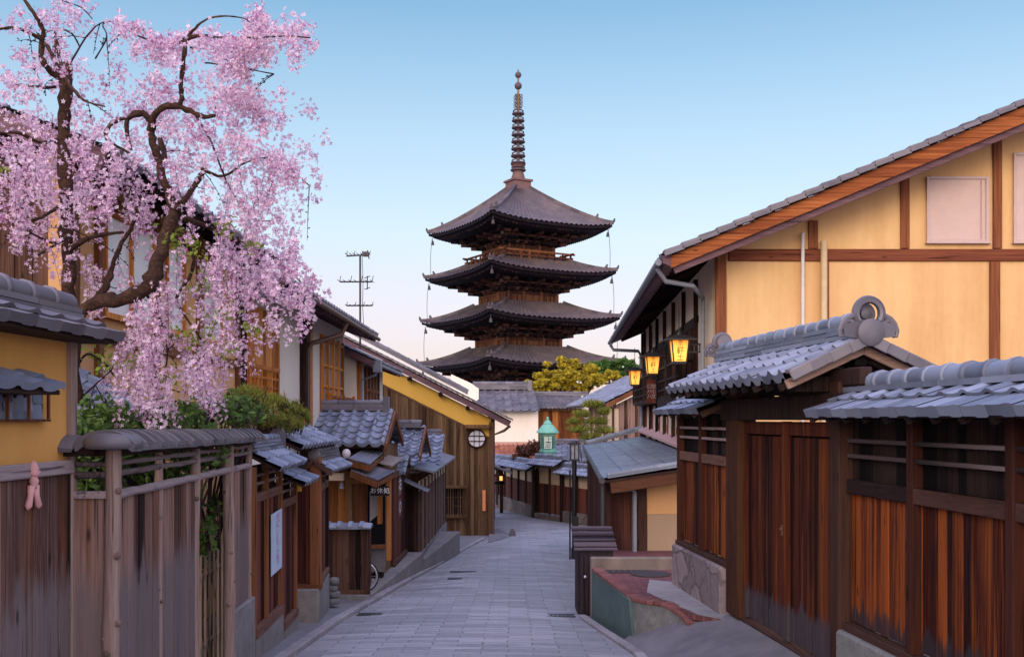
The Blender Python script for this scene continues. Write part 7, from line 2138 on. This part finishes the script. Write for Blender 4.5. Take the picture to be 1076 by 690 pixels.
shrub('evergreen_shrub', 'small leafy shrub behind the frontal end of the log fence, by the cherry trunk', 'shrub',
      [bl(95, 475, 7.2, .22, .2, .25), bl(105, 440, 7.6, .25, .22, .2), bl(100, 500, 7.0, .2, .2, .3), bl(85, 465, 7.0, .16, .2, .2)], 1500, .04, M_LEAF, base=-2.4)
shrub('potted_bush', 'low leafy bush seen through the gap above the bamboo wicket', 'shrub',
      [bl(217, 560, 9.1, .13, .16, .18), bl(224, 535, 9.3, .12, .15, .18), bl(214, 585, 9.1, .13, .15, .15)], 170, .045, M_LEAF, base=-2.4)
def pine_bush(name, label, blobs, n, base, length=.085, w=.0035, candles=True):
    b0 = np.array(blobs); c = b0[:, :3].mean(0)
    t = thing(name, label, 'pine', (float(c[0]), float(c[1]), base))
    cs = blob_points(blobs, n, .5); vs = []
    can = MB(); st = MB()
    for p in cs:
        ax = np.array([rng.normal() * .5, rng.normal() * .5, 1.0]); ax /= np.linalg.norm(ax); k = 20
        d = ax + rng.normal(size=(k, 3)) * .55; d /= np.linalg.norm(d, axis=1)[:, None]
        L = length * rng.uniform(.7, 1.15, size=(k, 1)); s = np.cross(d, rng.normal(size=(k, 3))); s /= np.linalg.norm(s, axis=1)[:, None]
        q = p + ax * rng.uniform(-.03, .02, size=(k, 1))
        vs.append(np.stack([q - s * w, q + s * w, q + d * L + s * w * .4, q + d * L - s * w * .4], 1).reshape(-1, 3))
        st.tube([Vector(p) - Vector(ax) * .06, Vector(p)], [.006, .005], 4, caps=False)
        if candles and rng.random() < .16: can.tube([Vector(p), Vector(p) + Vector(ax) * rng.uniform(.06, .12)], [.006, .003], 5)
    v = np.concatenate(vs); m = MB(); m.v = list(map(tuple, v.tolist())); m.f = [(4 * i, 4 * i + 1, 4 * i + 2, 4 * i + 3) for i in range(len(v) // 4)]
    build('needles', m, M_LEAF_PINE, t)
    for b in blobs:
        e = V(*b[:3]); a = V(c[0], c[1], base); mid = (a + e) / 2 + V(rng.normal() * .04, rng.normal() * .04, .05)
        st.tube([a, mid, e], [.022, .016, .008], 6)
    build('stems', st, M_TWIG, t, kind='stuff')
    if candles: build('candles', can, M_CANDLE, t, kind='stuff')
    return t
pine_bush('dwarf_pine', 'bushy dwarf pine with orange candles in front of the white house wall',
      [bl(270, 430, 11.6, .20, .25, .10), bl(288, 424, 12.2, .22, .25, .10), bl(305, 432, 12.8, .18, .25, .11), bl(280, 443, 11.8, .26, .25, .09), bl(300, 447, 12.4, .24, .25, .09), bl(318, 440, 13.2, .12, .2, .09)], 400, -2.6)
pine_bush('dwarf_pine', 'smaller dwarf pine close behind the end of the log fence coping',
      [bl(262, 417, 11.0, .16, .2, .10), bl(250, 426, 10.9, .18, .2, .10), bl(258, 440, 11.2, .18, .2, .10)], 190, -2.6)

# ================================================================== trees beyond the bend
def broad_tree(name, label, blobs, n, size, m, base, r, bark=M_BARK, aspect=1.5, shell=.3):
    b0 = np.array(blobs); c = b0[:, :3].mean(0)
    t = thing(name, label, 'tree', (float(c[0]), float(c[1]), base))
    mb = MB(); top = V(c[0], c[1], b0[:, 2].min())
    mb.tube([V(c[0], c[1], base), V(c[0] + .1, c[1], (base + top.z) / 2), top], [r, r * .8, r * .6], 10)
    for b in blobs:
        e = V(*b[:3]); mid = (top + e) / 2 + V(rng.normal() * .2, rng.normal() * .2, .2)
        mb.tube([V(c[0] + .05, c[1], (base + 2 * top.z) / 3), mid, e], [r * .5, r * .35, r * .12], 6)
        for _ in range(4):
            q = e + V(rng.normal() * b[3] * .6, rng.normal() * b[4] * .6, rng.normal() * b[5] * .5); mb.tube([mid, q], [r * .2, r * .05], 5)
    build('trunk', mb, bark, t, smooth=True)
    mb = MB()
    sub = []
    for b in blobs:      # each lobe breaks into smaller clumps with gaps between
        k = 14
        for _ in range(k):
            d = rng.normal(size=3); d /= np.linalg.norm(d); f = rng.uniform(.3, 1.0)
            s = rng.uniform(.22, .42)
            sub.append((b[0] + d[0] * b[3] * f, b[1] + d[1] * b[4] * f, b[2] + d[2] * b[5] * f, b[3] * s, b[4] * s, b[5] * s))
    leaf_quads(mb, blob_points(sub, n, shell), size, aspect); build('crown', mb, m, t)
    return t
Yt = 84
broad_tree('golden_tree', 'golden-yellow spring tree standing in front of the pagoda base', [bl(572, 398, Yt, 1.6, 1.6, 1.0), bl(590, 388, Yt, 1.5, 1.5, .9), bl(608, 392, Yt, 1.6, 1.6, 1.0), bl(588, 403, Yt, 1.7, 1.6, .8), bl(626, 400, Yt, 1.5, 1.5, .8), bl(565, 408, Yt, .9, .9, .6), bl(640, 395, Yt, 1.2, 1.2, .6), bl(606, 407, Yt, 1.2, 1.2, .7), bl(600, 381, Yt, 1.0, 1.0, .6), bl(652, 402, Yt, 1.0, 1.0, .6), bl(556, 404, Yt, .7, .8, .5)], 9500, .21, M_LEAF_GOLD, -6, .25)
broad_tree('green_tree', 'bright green tree just right of the pagoda, behind the golden one', [bl(628, 386, 96, 1.6, 1.6, .9), bl(645, 383, 96, 1.5, 1.5, .7), bl(658, 381, 96, 1.2, 1.2, .7), bl(638, 392, 96, 2.0, 1.6, .9), bl(655, 392, 96, 1.6, 1.6, 1.0)], 5000, .24, M_LEAF_DARK, -6, .25)
pine_bush('pine_tree', 'slender airy yellow-green pine in front of the grey boarded house',
      [bl(622, 426, 46, .55, .5, .12), bl(634, 433, 46, .45, .5, .12), bl(612, 436, 46, .45, .5, .12), bl(626, 444, 46, .7, .5, .12), bl(608, 452, 46, .55, .5, .10), bl(636, 453, 46, .5, .5, .10), bl(620, 460, 46, .6, .5, .10), bl(604, 444, 46, .3, .4, .10)], 330, -4.5, .26, .011, False)
shrub('bare_shrub', 'rusty bare shrub rising behind the curved wall beside the green lantern', 'shrub',
      [bl(552, 474, 47, .55, .4, .35), bl(563, 470, 47, .5, .4, .4), bl(545, 480, 47, .4, .3, .2), bl(571, 480, 47, .35, .3, .25)], 1500, .07, M_TWIGLEAF, 3.0, base=-4.4)
